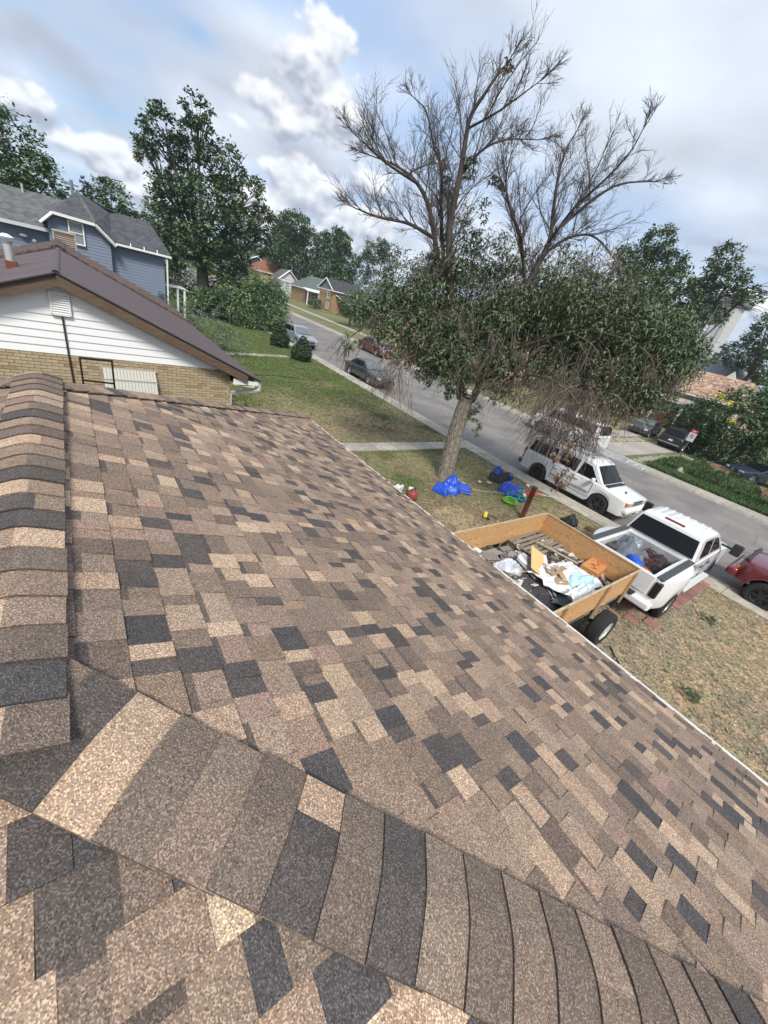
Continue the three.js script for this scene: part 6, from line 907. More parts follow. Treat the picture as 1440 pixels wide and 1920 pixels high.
// behind the blue house
tree('broad_tree', 'dark broad tree rising behind the left end of the blue house roof', 'tree', [-4.5, 1.2, 56], { seed: 11, trunkH: 4.5, trunkR: 0.5, leaf: 0.42, cols: DG, wide: 0.5, per: 30, gap: 0.05, blobs: [B(0, 8, 0, 4.6, 5200, 3.8), B(-3, 9.5, 1, 4, 3600, 3.4), B(2.2, 6.6, -1, 3, 2600, 2.4), B(-6, 8, 0, 4, 3000, 4)] });
tree('round_tree', 'small round green tree behind the peak of the blue house', 'tree', [4.6, 1, 62], { seed: 12, trunkH: 4, trunkR: 0.25, leaf: 0.38, cols: [...MG, ...DG], per: 26, blobs: [B(0.2, 7.2, 0, 2.1, 2400, 2.1), B(-1.3, 6.3, 0, 1.4, 1100, 1.4), B(1.6, 6.0, 0, 1.4, 1100, 1.5)] });
tree('conifer', 'dark spruce tip beside the round tree behind the blue house', 'tree', [2.8, 1, 66], { seed: 13, trunkH: 6, trunkR: 0.2, leaf: 0.3, cols: [[0.03, 0.05, 0.04], [0.04, 0.06, 0.05]], per: 20, blobs: [B(0, 6.6, 0, 1.1, 700, 1.6), B(0, 8.1, 0, 0.5, 300, 0.9)] });
tree('leafy_tree', 'low green tree between the blue house and the tall cottonwood', 'tree', [9.3, 1, 64], { seed: 14, trunkH: 3.5, trunkR: 0.25, leaf: 0.36, cols: DG, blobs: [B(0, 6.6, 0, 1.9, 1700, 2.2), B(1.2, 5, 0, 1.8, 1400, 2)] });
// the tall cottonwood
tree('cottonwood_tree', 'tall dark-leaved cottonwood with thick trunk beside the blue house', 'tree', [12.06, 0.5, 53.6], {
  seed: 21, trunkH: 5.0, trunkR: 0.62, leaf: 0.4, cols: [...DG, [0.035, 0.07, 0.028], [0.15, 0.2, 0.1]], wide: 0.6, per: 26, gap: 0.24, cr: 0.26, shell: 0.4, twigs: 9, bark: std(0.25, 0.21, 0.175, 0.95, { map: barkT }),
  blobs: [B(-0.4, 16.4, 0, 1.5, 1100, 1.6), B(-3.4, 14.2, 0, 2.0, 1300, 1.7), B(-5.0, 12.3, 0, 1.4, 700, 1.3), B(-1.2, 13.2, 1, 2.2, 1500, 2.0), B(2.0, 13.4, 0, 2.4, 2000, 2.0), B(4.6, 11.6, 0, 2.2, 1700, 1.9), B(6.3, 9.6, -1, 1.7, 1300, 1.8), B(6.6, 7.4, 0, 1.1, 700, 1.5), B(-2.8, 9.6, 0, 2.1, 1800, 1.9), B(0.4, 9.6, -1, 3.0, 3000, 2.3), B(3.4, 8.2, 0, 2.6, 2600, 2.1), B(-3.2, 6.8, 0, 1.9, 1600, 1.9), B(-0.6, 6.4, -1, 2.6, 2600, 1.9), B(2.8, 5.4, 0, 2.6, 2500, 1.6), B(-2.8, 4.2, 0, 1.8, 1300, 1.4), B(0.6, 4.2, -1.5, 1.8, 1300, 1.2)] });
// hedge and shrubs by the near kerb
shrub('hedge', 'tall loose pale green hedge of bushes beside the street on the left', 'hedge', [16.4, 0.3, 43], [B(-2.6, 1.6, 0, 2.2, 3000, 1.7), B(0.2, 2.4, 1, 2.4, 3600, 2.1), B(2.2, 2.2, 3, 2.4, 3600, 2), B(1, 1.2, -0.8, 2.2, 2600, 1.4), B(3.8, 2.4, 8, 2.4, 2600, 2.2), B(-4.6, 1.2, 0.5, 1.6, 1600, 1.3), B(-1.5, 0.7, -1.6, 1.9, 1700, 0.9), B(0.8, 0.8, -2.2, 1.6, 1500, 0.9), B(1.6, 3.6, 2, 1.8, 2000, 1.3), B(-6.4, 0.9, 0, 1.4, 1200, 1)].map((b) => { b[0] -= 1.6; return b; }), { seed: 31, leaf: 0.3, cols: [...PG, [0.04, 0.075, 0.028], [0.05, 0.09, 0.03]], wide: 0.4, per: 22, cr: 0.3, gap: 0.1, shell: 0.3 });
shrub('tall_hedge', 'dark overgrown bushes around the cottonwood trunk hiding the street beyond', 'hedge', [12, 0.5, 50], [B(-3.2, 1.6, 4, 2.2, 1800, 1.7), B(2.4, 1.7, 3, 2.2, 2000, 1.9), B(4.6, 2.2, 6, 2.4, 2200, 2.4), B(-5.6, 1.4, 2, 1.8, 1400, 1.5), B(7.4, 2.4, 12, 2.6, 1800, 2.6), B(0, 1.6, 14, 3, 1800, 2.0)], { seed: 38, leaf: 0.34, cols: [...DG, MG[2]], per: 22, gap: 0.06 });
shrub('dark_bush', 'dark green bush under the cottonwood at the hedge end', 'bush', [10.2, 0.4, 44], [B(0, 1.2, 0, 1.6, 1700, 1.3), B(1.8, 1.0, 0, 1.4, 1300, 1.2), B(-1.5, 0.8, 1, 1.2, 900, 1)], { seed: 32, leaf: 0.24, cols: DG, per: 22 });
shrub('juniper', 'grey-green juniper bush at the corner of the brown roofed house', 'bush', [6.4, 0.4, 27.5], [B(0, 1.1, 0, 1.4, 1900, 1.2), B(-1.3, 1.3, 1, 1.2, 1500, 1.1), B(1.2, 0.7, -1, 1.1, 1100, 0.8), B(-2.2, 1.5, 3, 1.2, 1200, 1.1)], { seed: 33, leaf: 0.16, cols: [[0.13, 0.16, 0.12], [0.16, 0.19, 0.14], [0.09, 0.12, 0.085]], wide: 0.3, per: 24, mat: leafMs });
for (const [x, f, lab, r, sd] of [[13.4, 33.0, 'rounded dark shrub by the silver crossover, further of two on the lawn edge', 0.85, 41], [13.3, 28.4, 'rounded dark shrub on the lawn edge, nearer of the two by the crossover', 0.82, 43]]) shrub('round_shrub', lab, 'shrub', [x, gh(x, f), f], [B(0, r * 0.7, 0, r, 9000, r * 0.72), B(0.05, r * 1.3, 0, r * 0.62, 3600, r * 0.6), B(0, r * 0.75, 0, r * 0.8, 3000, r * 0.7), B(0.02, r * 1.75, 0, r * 0.34, 1200, r * 0.4)], { seed: sd, leaf: 0.1, cols: [[0.06, 0.098, 0.04], [0.08, 0.122, 0.048], [0.045, 0.072, 0.034]], per: 26, cr: 0.11, gap: 0, shell: 0.8, wide: 0.45, group: 'round shrubs on the lawn edge' });
shrub('corner_shrub', 'low dark green shrub under the white downspout of the house next door', 'shrub', [4.5, 0.35, 11.6], [B(0, 0.55, 0, 0.62, 1700, 0.5), B(-0.55, 0.7, 0.6, 0.5, 1000, 0.6), B(0.5, 0.4, 0.6, 0.5, 900, 0.4)], { seed: 45, leaf: 0.075, cols: [[0.05, 0.07, 0.02], [0.07, 0.09, 0.03], [0.035, 0.055, 0.018]], per: 24 });
{ const wf = thing('wire_fence', 'old wire fence with thin posts in front of the hedge', 'fence', [9, 0.4, 40]), g = new G(); for (let i = 0; i < 4; i++) part('post', new G().box(0.05, 1.2, 0.05, i * 2.4, 0.5, -i * 0.1).get(), std(0.13, 0.12, 0.10, 0.9), wf); for (const y of [0.3, 0.7, 1.1]) g.tube([v3(0, y, 0), v3(4, y - 0.03, -0.15), v3(7.8, y, -0.3)], 0.012, 0.012, 4); part('wire', g.get(), std(0.1, 0.1, 0.09, 0.6), wf); }
// across the street, left to right
tree('shade_tree', 'dense dark green tree behind the orange-red and grey roofs, left of its pair', 'tree', [49, 1, 115], { seed: 51, trunkH: 4, trunkR: 0.6, leaf: 0.75, cols: DG, per: 26, gap: 0.05, blobs: [B(-1, 15.5, 0, 4.6, 3400, 4), B(-4, 10, 0, 3.6, 2600, 4), B(3, 12, 0, 4.4, 3200, 4.4), B(0, 7.5, 0, 5, 3200, 3.6), B(-2, 12, 2, 5, 3000, 4)] });
tree('shade_tree', 'dense dark green tree behind the grey roofs, right of its pair', 'tree', [58, 1, 109], { seed: 52, trunkH: 4, trunkR: 0.6, leaf: 0.75, cols: [...DG, MG[2]], per: 26, gap: 0.07, blobs: [B(-1, 14, 0, 4.2, 3200, 4), B(1.6, 15.5, 1, 2.4, 1100, 2.6), B(3, 10.5, 0, 4, 3000, 3.6), B(-3, 8.5, 0, 4, 2600, 3.6), B(1, 6.4, -1, 4.4, 2400, 2.8)] });
tree('thinning_tree', 'thinning olive-brown tree with pale gaps left of the half-bare street tree', 'tree', [64.5, 0.9, 99], { seed: 53, trunkH: 7, trunkR: 0.4, leaf: 0.6, cols: [...OG, ...DG, [0.05, 0.09, 0.03]], per: 20, gap: 0.25, shell: 0.3, cr: 0.28, twigs: 8, bark: barkPale, blobs: [B(-1.5, 15.5, 0, 3.2, 1500, 2.6), B(2, 16, 0, 3.2, 1500, 2.4), B(4.4, 13, 0, 2.4, 1000, 2.6), B(-3.6, 12.5, 0, 2.6, 1200, 2.6), B(1, 12, 1, 3.2, 1000, 2.4), B(-3, 9, 0, 2.2, 900, 2.2), B(4, 9.5, 0, 2, 700, 2)] });
tree('spruce_tree', 'pointed dark spruce behind the right shade tree', 'tree', [62, 1, 118], { seed: 54, trunkH: 9, trunkR: 0.3, leaf: 0.5, cols: [[0.03, 0.055, 0.04]], per: 20, blobs: [B(0, 13, 0, 2.2, 900, 3), B(0, 17, 0, 1.2, 500, 2.4)] });
tree('yard_tree', 'small bushy tree on the far lawn across the street', 'tree', [36.4, 0.6, 61], { seed: 55, trunkH: 1.7, trunkR: 0.18, leaf: 0.3, cols: [...DG, ...MG], per: 24, blobs: [B(0.2, 3.4, 0, 2.3, 3000, 1.9), B(-1.2, 2.6, 0, 1.4, 1200, 1.2), B(1.8, 4.3, 0.4, 1.6, 1400, 1.3), B(1.6, 2.6, 0, 1.4, 1200, 1.1)] });
shrub('shrub_row', 'low shrubs along the front of the far yellow brick house', 'shrub', [41, 0.9, 84], [B(0, 0.9, 0, 1.6, 700, 1), B(2, 0.8, 4, 1.4, 600, 1), B(5, 1.0, -7, 1.8, 800, 1.2)], { seed: 56, leaf: 0.36, cols: DG, per: 20 });
tree('lane_tree', 'leafy tree across the street behind the maroon cars', 'tree', [44, 0.5, 54], { seed: 57, trunkH: 2.4, trunkR: 0.25, leaf: 0.38, cols: [...DG, [0.05, 0.085, 0.028]], per: 24, blobs: [B(0, 5.2, 0, 3.0, 3000, 2.6), B(3.4, 5.6, -1, 2.8, 2600, 2.6), B(-2.6, 4, 0, 2, 1500, 1.8), B(6, 5, -3, 2.6, 2200, 2.4)] });
tree('street_tree', 'full green tree across the street behind the dead branches, left one', 'tree', [43, 0.2, 34], { seed: 58, trunkH: 3, trunkR: 0.3, leaf: 0.34, cols: [...DG, ...MG], per: 24, blobs: [B(0, 7.6, 0, 3.4, 3600, 2.8), B(3, 6.4, -2, 3.2, 3200, 2.6), B(-2.4, 5.6, 0, 2.6, 2400, 2.4), B(4.6, 9.6, -3, 2.8, 2600, 2.6)] });
tree('street_tree', 'full green tree across the street behind the dead branches, right one', 'tree', [46, 0.1, 24], { seed: 59, trunkH: 3, trunkR: 0.3, leaf: 0.34, cols: [...DG, ...MG, [0.075, 0.09, 0.03]], per: 24, blobs: [B(0, 9.4, 0, 3.2, 3400, 2.8), B(1.8, 6.6, -2, 3, 3000, 2.4), B(-2, 6.6, 0, 2.8, 2600, 2.4), B(1, 12, -1, 2.4, 2200, 2.2), B(-2.4, 4.6, -1, 2.2, 1800, 1.6), B(0.5, 4.4, -3, 2.2, 1800, 1.6)] });
tree('tall_tree', 'tall tree with airy top at right, left of its pair', 'tree', [67, 0, 33], { seed: 61, trunkH: 7, trunkR: 0.45, leaf: 0.46, cols: DG, per: 22, gap: 0.16, cr: 0.26, shell: 0.35, twigs: 8, blobs: [B(-0.6, 21, 0, 2.2, 1800, 2.1), B(-2.0, 18.4, 1.6, 2.6, 2200, 2.2), B(1.0, 18.6, -2, 2.4, 1900, 2.2), B(-0.6, 15.6, 0, 3, 2400, 2.4), B(1, 14.2, -3, 2.4, 1500, 2), B(-1, 11.8, 1, 3, 2400, 2.4), B(0, 9, -1, 2.6, 1700, 2), B(0, 16.4, -4, 2.4, 1700, 2.2), B(1, 12.4, -4.4, 2.4, 1600, 2.2), B(0, 18.6, 3.4, 2.2, 1400, 2)] });
tree('tall_tree', 'tall leaning tree with bare tips in front of the white tower, right of its pair', 'tree', [70.5, 0, 24], { seed: 62, trunkH: 9, trunkR: 0.42, lean: [0.4, 0.5], leaf: 0.46, cols: DG, per: 22, gap: 0.2, cr: 0.28, shell: 0.3, twigs: 9, blobs: [B(0.2, 20.4, 1.8, 1.8, 1300, 2), B(0.5, 18, 0, 2.4, 1700, 1.7), B(1.0, 16.6, -2.4, 2.0, 1100, 1.3), B(0, 15.6, 2.6, 2.4, 1500, 1.8), B(0.6, 14, 0, 2.2, 1300, 1.4), B(-0.4, 13.4, 3.6, 2.2, 1400, 1.6), B(-0.5, 11.6, 2.6, 1.8, 1000, 1.4), B(-0.6, 17.4, 2.6, 1.8, 1100, 1.5)] });
{ const t = scene.children.at(-1), R = rng(620), g = new G(); for (let i = 0; i < 26; i++) { const a = v3(1 + R(), 15 + R() * 3, 1 + R() * 2), b = a.clone().add(v3(0.5 + R(), (R() - 0.3) * 3, 1 + R() * 3.4)); g.tube(wobble(a, b, 4, 0.5, R), 0.05, 0.01, 4); } part('bare_twigs', g.get(), barkGrey, t); }
tree('broad_tree', 'broad green tree just left of the tall airy pair', 'tree', [62, 0, 38], { seed: 67, trunkH: 4, trunkR: 0.35, leaf: 0.42, cols: [...DG, MG[2]], per: 24, gap: 0.08, blobs: [B(0, 13.5, 0, 3.2, 2600, 3), B(2, 10.5, -3, 3.2, 2400, 2.8), B(-2, 10, 3, 3.2, 2200, 3), B(1.5, 7.5, -5, 3, 2200, 2.6), B(0, 6.5, 0, 3.4, 2000, 2.4), B(2.5, 13, -5.5, 2.2, 1400, 2.2)] });
tree('leafy_tree', 'dark tree at the right edge behind the pale grey roof', 'tree', [89, 0, 20.5], { seed: 63, trunkH: 5, trunkR: 0.5, leaf: 0.55, cols: DG, per: 24, gap: 0.06, blobs: [B(-0.5, 14.6, 0, 3.2, 2600, 3.2), B(0, 11, 2.4, 2.8, 1900, 2.2), B(1, 10.4, -3, 4, 2800, 3), B(1, 7, -4, 4, 2600, 3), B(0, 17.2, -1.4, 1.6, 800, 1.6)] });
tree('low_tree', 'mid green tree between the tall pair and the orange-brown roof', 'tree', [62, 0, 25.5], { seed: 64, trunkH: 3, trunkR: 0.3, leaf: 0.4, cols: [...DG, [0.075, 0.085, 0.03]], per: 24, blobs: [B(0, 7.8, 0, 3, 2600, 2.4), B(0.5, 6.6, -3, 2.4, 1700, 1.6), B(-1, 10, 2, 2.6, 2000, 2)] });
shrub('sumac_shrub', 'big green shrub with yellow flower clusters at the right edge', 'shrub', [41.8, 0, 8.2], [B(0, 3.6, 0, 2.8, 4200, 2.5), B(0.4, 2.4, 2.8, 2.3, 2800, 1.9), B(0.4, 3.2, -3.2, 2.8, 3600, 2.5), B(0, 1.5, 0, 2.6, 2600, 1.5), B(1, 5.0, -1.2, 2, 1800, 1.5), B(1.5, 2.8, -6, 2.8, 2800, 2.6)], { seed: 65, leaf: 0.36, cols: [...DG, [0.04, 0.095, 0.03], [0.05, 0.12, 0.04]], wide: 0.36, per: 24, cr: 0.2, gap: 0.04, sr: 2 });
{ const t = scene.children.at(-1); for (const [x, y, f] of [[-2.6, 4.6, 0.6], [-2.5, 3.4, -0.1], [-2.3, 3.0, -3.0], [-2.5, 4.9, 1.5]]) { const L = new Leaves(900 + x * 10 + y * 7 | 0); L.blob([x, y, -f], [0.3, 0.24, 0.3], 90, 0.2, [[0.62, 0.6, 0.05], [0.5, 0.52, 0.06], [0.7, 0.66, 0.1]], { per: 15, cr: 0.3 }); part('flower_cluster', L.get(), leafMs, t); } }
shrub('yellow_flowered_bush', 'smaller bush with a yellow flower cluster left of the orange-brown roof eave', 'bush', [47.5, 0, 17.8], [B(0, 3.6, 0, 1.7, 2000, 1.3), B(0.3, 2.6, 1.2, 1.4, 1200, 1.0)], { seed: 66, leaf: 0.3, cols: DG, per: 24 });
{ const t = scene.children.at(-1), L = new Leaves(961); L.blob([-1.4, 4.2, 0.5], [0.4, 0.45, 0.4], 160, 0.2, [[0.6, 0.62, 0.06]], { per: 15 }); part('flower_cluster', L.get(), leafMs, t); }
{ // a far wood that reads as one mass closes the view
  const L = new Leaves(71), R = rng(72); for (let i = 0; i < 74; i++) { const az = lerp(-8, 80, i / 73) / 57.3, d = 190 + R() * 60, x = Math.sin(az) * d, f = Math.cos(az) * d; L.blob([x, 4.5 + R() * 3, -f], [9, 6 + R() * 3, 7], 620, 1.5, DG, { per: 20, gap: 0.05, cr: 0.3, shell: 0.5 }); }
  const m = single('woodland', L.get(), leafM, 'far dark band of trees along the horizon behind the houses', 'trees'); m.userData.kind = 'stuff';
  const L2 = new Leaves(73); for (const [az, d, h] of [[18.5, 150, 12], [20, 160, 13], [17, 170, 12]]) L2.blob([Math.sin(az / 57.3) * d, h * 0.5, -Math.cos(az / 57.3) * d], [7, h * 0.5, 6], 1500, 1.0, DG, { per: 22 }); const m2 = single('woodland', L2.get(), leafM, 'distant tree tops between the cottonwood and the shade trees', 'trees'); m2.userData.kind = 'stuff';
}

/* the half-bare street tree */
{
  const bx = 11.05, bf = 9.49, u = [0.7586, 0.6516], t = thing('dying_tree', 'half-bare street tree with pale trunk, dead bare top and drooping brown twigs', 'tree', [bx, 0, bf]);
  const P = ([a, h, d]) => v3(u[1] * a + u[0] * d, h, -(-u[0] * a + u[1] * d)), R = rng(2024);
  const sk = {
    A: [[-0.3, 3.0, 0], [-1.0, 4.76, 0.1], [-1.75, 5.95, 0.2], [-2.29, 6.77, 0.2], [-2.6, 7.47, 0.1], [-3.15, 8.39, 0], [-3.62, 8.75, -0.1], [-4.24, 8.95, -0.2], [-5.06, 9.03, -0.3]],
    A2: [[-1.75, 5.95, 0.2], [-2.31, 7.26, 0.5], [-2.7, 8.26, 0.7], [-3.07, 9.41, 0.9], [-3.38, 9.76, 0.9], [-3.94, 10.64, 1.0], [-4.4, 10.9, 1.1]],
    A3: [[-1.2, 5.0, 0.1], [-2.15, 7.68, -0.3], [-2.22, 8.95, -0.4], [-2.27, 9.53, -0.5], [-2.31, 10.17, -0.5], [-2.07, 10.63, -0.6], [-1.81, 11.1, -0.6], [-1.68, 11.2, -0.7]],
    A4: [[-2.22, 8.95, -0.4], [-1.84, 9.71, 0], [-1.3, 10.15, 0.4], [-0.4, 10.35, 0.6]], A5: [[-2.27, 9.96, -0.5], [-1.61, 10.21, -0.9], [-1.13, 10.51, -1.1], [-0.75, 10.7, -1.4]],
    L1: [[-2.6, 7.47, 0.1], [-3.39, 7.61, -0.4], [-4.27, 7.54, -0.8], [-4.92, 7.57, -1.2]], L2: [[-3.43, 8.66, -0.1], [-4.35, 8.82, -0.8], [-5.19, 9.14, -1.3]],
    L3: [[-1.14, 4.76, 0.1], [-2.42, 5.12, -0.8], [-3.32, 5.06, -1.5], [-4.07, 4.27, -2]], L4: [[-1.0, 4.44, 0.1], [-1.84, 4.46, -1], [-2.43, 3.68, -1.6]],
    R: [[0.1, 3.0, 0], [0.31, 4.93, 0.3], [0.63, 6.73, 0.6], [0.81, 7.91, 0.8], [0.83, 8.24, 0.8], [0.63, 9.02, 0.9], [0.46, 9.77, 1], [0.43, 10.4, 1.1], [0.55, 10.9, 1.2]],
    R2: [[0.78, 8.0, 0.8], [1.21, 9.04, 0.3], [1.63, 9.57, 0], [1.98, 10.17, -0.2], [2.05, 10.6, -0.4]], R3: [[0.9, 8.4, 0.4], [2.08, 9.75, 0.8], [3.12, 10.09, 1]], R4: [[0.76, 7.75, 0.8], [1.38, 8.43, 1.3], [2.07, 8.67, 1.5], [3.1, 8.25, 1.8], [3.94, 7.62, 2]],
    M: [[0.63, 6.73, 0.6], [-0.07, 7.94, -0.3], [-0.52, 8.37, -0.6], [-0.88, 8.92, -0.9], [-0.94, 9.41, -1.1]],
    R5: [[0.25, 4.56, 0.3], [1.5, 5.41, -0.5], [2.49, 5.95, -1], [3.71, 5.96, -1.5], [4.87, 5.55, -1.7]], R6: [[0.22, 3.84, 0.2], [1.18, 4.39, -1], [2.34, 4.48, -2], [3.25, 3.91, -2.6]], R7: [[0.31, 4.93, 0.3], [1.59, 6.08, 1.2], [3.11, 7.12, 2], [4.54, 7.46, 2.5]],
  };
  const rad = { A: [0.15, 0.012], A2: [0.075, 0.012], A3: [0.11, 0.012], A4: [0.045, 0.01], A5: [0.035, 0.009], L1: [0.06, 0.015], L2: [0.05, 0.012], L3: [0.055, 0.015], L4: [0.05, 0.012], R: [0.12, 0.012], R2: [0.05, 0.01], R3: [0.05, 0.01], R4: [0.05, 0.01], M: [0.06, 0.012], R5: [0.07, 0.015], R6: [0.06, 0.012], R7: [0.07, 0.015] };
  const tg = new G(); tg.tube([[0, -0.2, 0], [-0.02, 0.25, 0], [-0.09, 1.6, 0], [-0.12, 2.5, 0], [-0.1, 3.1, 0.02]].map(P), 0.33, 0.25, 14); tg.tube([[0, -0.1, 0], [0, 0.3, 0]].map(P), 0.42, 0.3, 14); part('trunk', tg.get(), barkPale, t);
  const dark = std(0.095, 0.08, 0.072, 0.95, { map: barkT }), curve = (pts) => new THREE.CatmullRomCurve3(pts.map(P));
  for (const k in sk) part('limb', new G().tube(curve(sk[k]).getPoints(sk[k].length * 4), ...rad[k], 8).get(), /^(A|R|A3)$/.test(k) ? barkGrey : dark, t);
  const up = new G(), low = new G(); let cnt = 0;
  function spray(G_, p0, dir, L, r, depth, droop) {
    const n = 4, pts = [p0.clone()], d = dir.clone(); const p = p0.clone();
    for (let i = 0; i < n; i++) { d.x += (R() - 0.5) * 0.3; d.y += (R() - 0.5) * 0.26 + (droop < 0 ? droop * 0.24 : droop * 0.1); d.z += (R() - 0.5) * 0.3; d.normalize(); p.addScaledVector(d, L / n); pts.push(p.clone()); }
    G_.tube(pts, r, r * 0.4, depth > 1 ? 5 : 3); cnt++;
    if (depth <= 0) return;
    const kids = depth === 2 ? 7 : depth === 1 ? 5 : 4;
    for (let i = 0; i < kids; i++) { const q = 0.25 + 0.75 * (i + R() * 0.8) / kids, k = Math.min(n - 1, q * n | 0), at = pts[k].clone().lerp(pts[k + 1], q * n - k), nd = d.clone().multiplyScalar(1.0).add(v3((R() - 0.5) * 1.5, (R() - 0.5) * 1.2, (R() - 0.5) * 1.5)).normalize(); spray(G_, at, nd, L * (0.42 + R() * 0.24), Math.max(0.0045, r * 0.52), depth - 1, droop); }
  }
  // secondary limbs fan out of the bare main ones
  const second = [], inv2 = (p) => { const f = -p.z; return [u[1] * p.x - u[0] * f, p.y]; };
  for (const k of ['A', 'A2', 'A3', 'A4', 'A5', 'L1', 'L2', 'R', 'R2', 'R3', 'R4', 'M']) {
    const c = curve(sk[k]), len = c.getLength(), n = Math.round(len * 3);
    for (let i = 0; i < n; i++) {
      const q = 0.18 + 0.74 * (i + R()) / n, p = c.getPointAt(q), tan = c.getTangentAt(q); if (p.y < 6.4) continue;
      const d = tan.clone().multiplyScalar(0.75).add(v3((R() - 0.5) * 1.7, 0.15 + R() * 0.5, (R() - 0.5) * 1.7)).normalize(), L = (1.0 + R() * 1.3) * (1.12 - 0.55 * q), pts = [p.clone()], w = p.clone();
      for (let j = 0; j < 6; j++) { d.x += (R() - 0.5) * 0.35; d.y += (R() - 0.42) * 0.3; d.z += (R() - 0.5) * 0.35; d.normalize(); w.addScaledVector(d, L / 6); pts.push(w.clone()); }
      const [ea, eh] = inv2(w); if (ea < -5.3 || ea > 3.3 || eh > 11.4 - Math.abs(ea + 1.4) * 0.33) continue;
      second.push(new THREE.CatmullRomCurve3(pts)); up.tube(pts, lerp(0.026, 0.014, q), 0.006, 5);
    }
  }
  for (const c of second) { const L = c.getLength(), n = Math.round(L * 7) + 2; for (let i = 0; i < n; i++) { const q = 0.12 + 0.88 * (i + R()) / n, p = c.getPointAt(Math.min(1, q)), tan = c.getTangentAt(Math.min(1, q)); spray(up, p, tan.clone().multiplyScalar(0.9).add(v3((R() - 0.5) * 1.5, (R() - 0.35) * 1.1, (R() - 0.5) * 1.5)).normalize(), 0.3 + R() * 0.4, 0.006, 1, 0.25); } }
  for (const k in sk) {
    const c = curve(sk[k]), low_ = /^(L3|L4|R5|R6|R7)$/.test(k), len = c.getLength(), num = Math.round(len * (low_ ? 2.0 : 4));
    for (let i = 0; i < num; i++) {
      const q = 0.2 + 0.8 * (i + R()) / num, p = c.getPointAt(Math.min(1, q)), tan = c.getTangentAt(Math.min(1, q)); if (!low_ && p.y < 5.2) continue;
      const hi = !low_ && p.y > 7.2, lat = v3(R() - 0.5, (R() - 0.5) * 0.8, R() - 0.5).normalize(), dir = tan.clone().multiplyScalar(0.75).addScaledVector(lat, 1.0).add(v3(0, hi ? 0.42 : -0.15, 0)).normalize();
      spray(hi ? up : low, p, dir, (hi ? 0.75 - 0.35 * q : 0.85) * (0.6 + R() * 0.75), lerp(0.015, 0.007, q), 2, hi ? 0.35 : -0.75);
    }
    const e = c.getPointAt(1), tan = c.getTangentAt(1); for (let i = 0; i < 3; i++) spray(low_ ? low : up, e, tan.clone().add(v3((R() - 0.5) * 0.7, (R() - 0.4) * 0.5, (R() - 0.5) * 0.7)).normalize(), low_ ? 0.7 : 0.45, 0.012, 2, low_ ? -0.8 : 0.2);
  }
  // curtains of dead hanging twigs
  const hang = (a, h, d, ra, rh, rd, n, L) => { for (let i = 0; i < n; i++) { const p = P([a + (R() - 0.5) * 2 * ra, h + (R() - 0.5) * 2 * rh, d + (R() - 0.5) * 2 * rd]); spray(low, p, v3((R() - 0.5) * 1.6, 0.1 - R() * 0.9, (R() - 0.5) * 1.6).normalize(), L * (0.6 + R() * 0.8), 0.011, 1, -1.2); } };
  hang(-2.6, 3.7, -1.6, 0.6, 0.5, 0.6, 40, 0.9); hang(1.2, 4.6, -0.7, 1.4, 0.8, 0.9, 80, 0.8); hang(2.8, 3.9, -2.0, 0.9, 0.8, 0.6, 210, 0.9); hang(2.3, 7.3, 1.4, 1.3, 1.1, 0.8, 260, 0.9); hang(-0.2, 4.9, -0.2, 1.3, 1.0, 1.0, 60, 0.8); hang(3.4, 5.0, -1.2, 1.3, 0.8, 0.8, 155, 0.9); hang(-2.0, 5.3, -0.5, 1.3, 0.8, 0.9, 30, 0.7); hang(-0.8, 6.8, 0.3, 1.4, 1.0, 0.9, 60, 0.7); hang(0.9, 6.6, 0.6, 1.2, 1.0, 0.8, 60, 0.8);
  part('bare_twigs', up.get(), std(0.105, 0.085, 0.08, 0.9), t).userData.kind = 'stuff'; part('dead_twigs', low.get(), std(0.165, 0.128, 0.105, 0.9), t).userData.kind = 'stuff';
  const L = new Leaves(81), gc = [[0.075, 0.115, 0.05], [0.095, 0.142, 0.06], [0.058, 0.088, 0.042], [0.125, 0.172, 0.08], [0.105, 0.12, 0.062], [0.17, 0.21, 0.115]], bl = (a, h, d, r, n, rh = r, o = {}) => { const p = P([a, h, d]); L.blob([p.x, p.y, p.z], [r, rh, r], n, o.s ?? 0.145, o.c ?? gc, { per: 16, cr: 0.26, gap: 0.1, shell: 0.2, wide: 0.34, droop: 0.35, ...o }); };
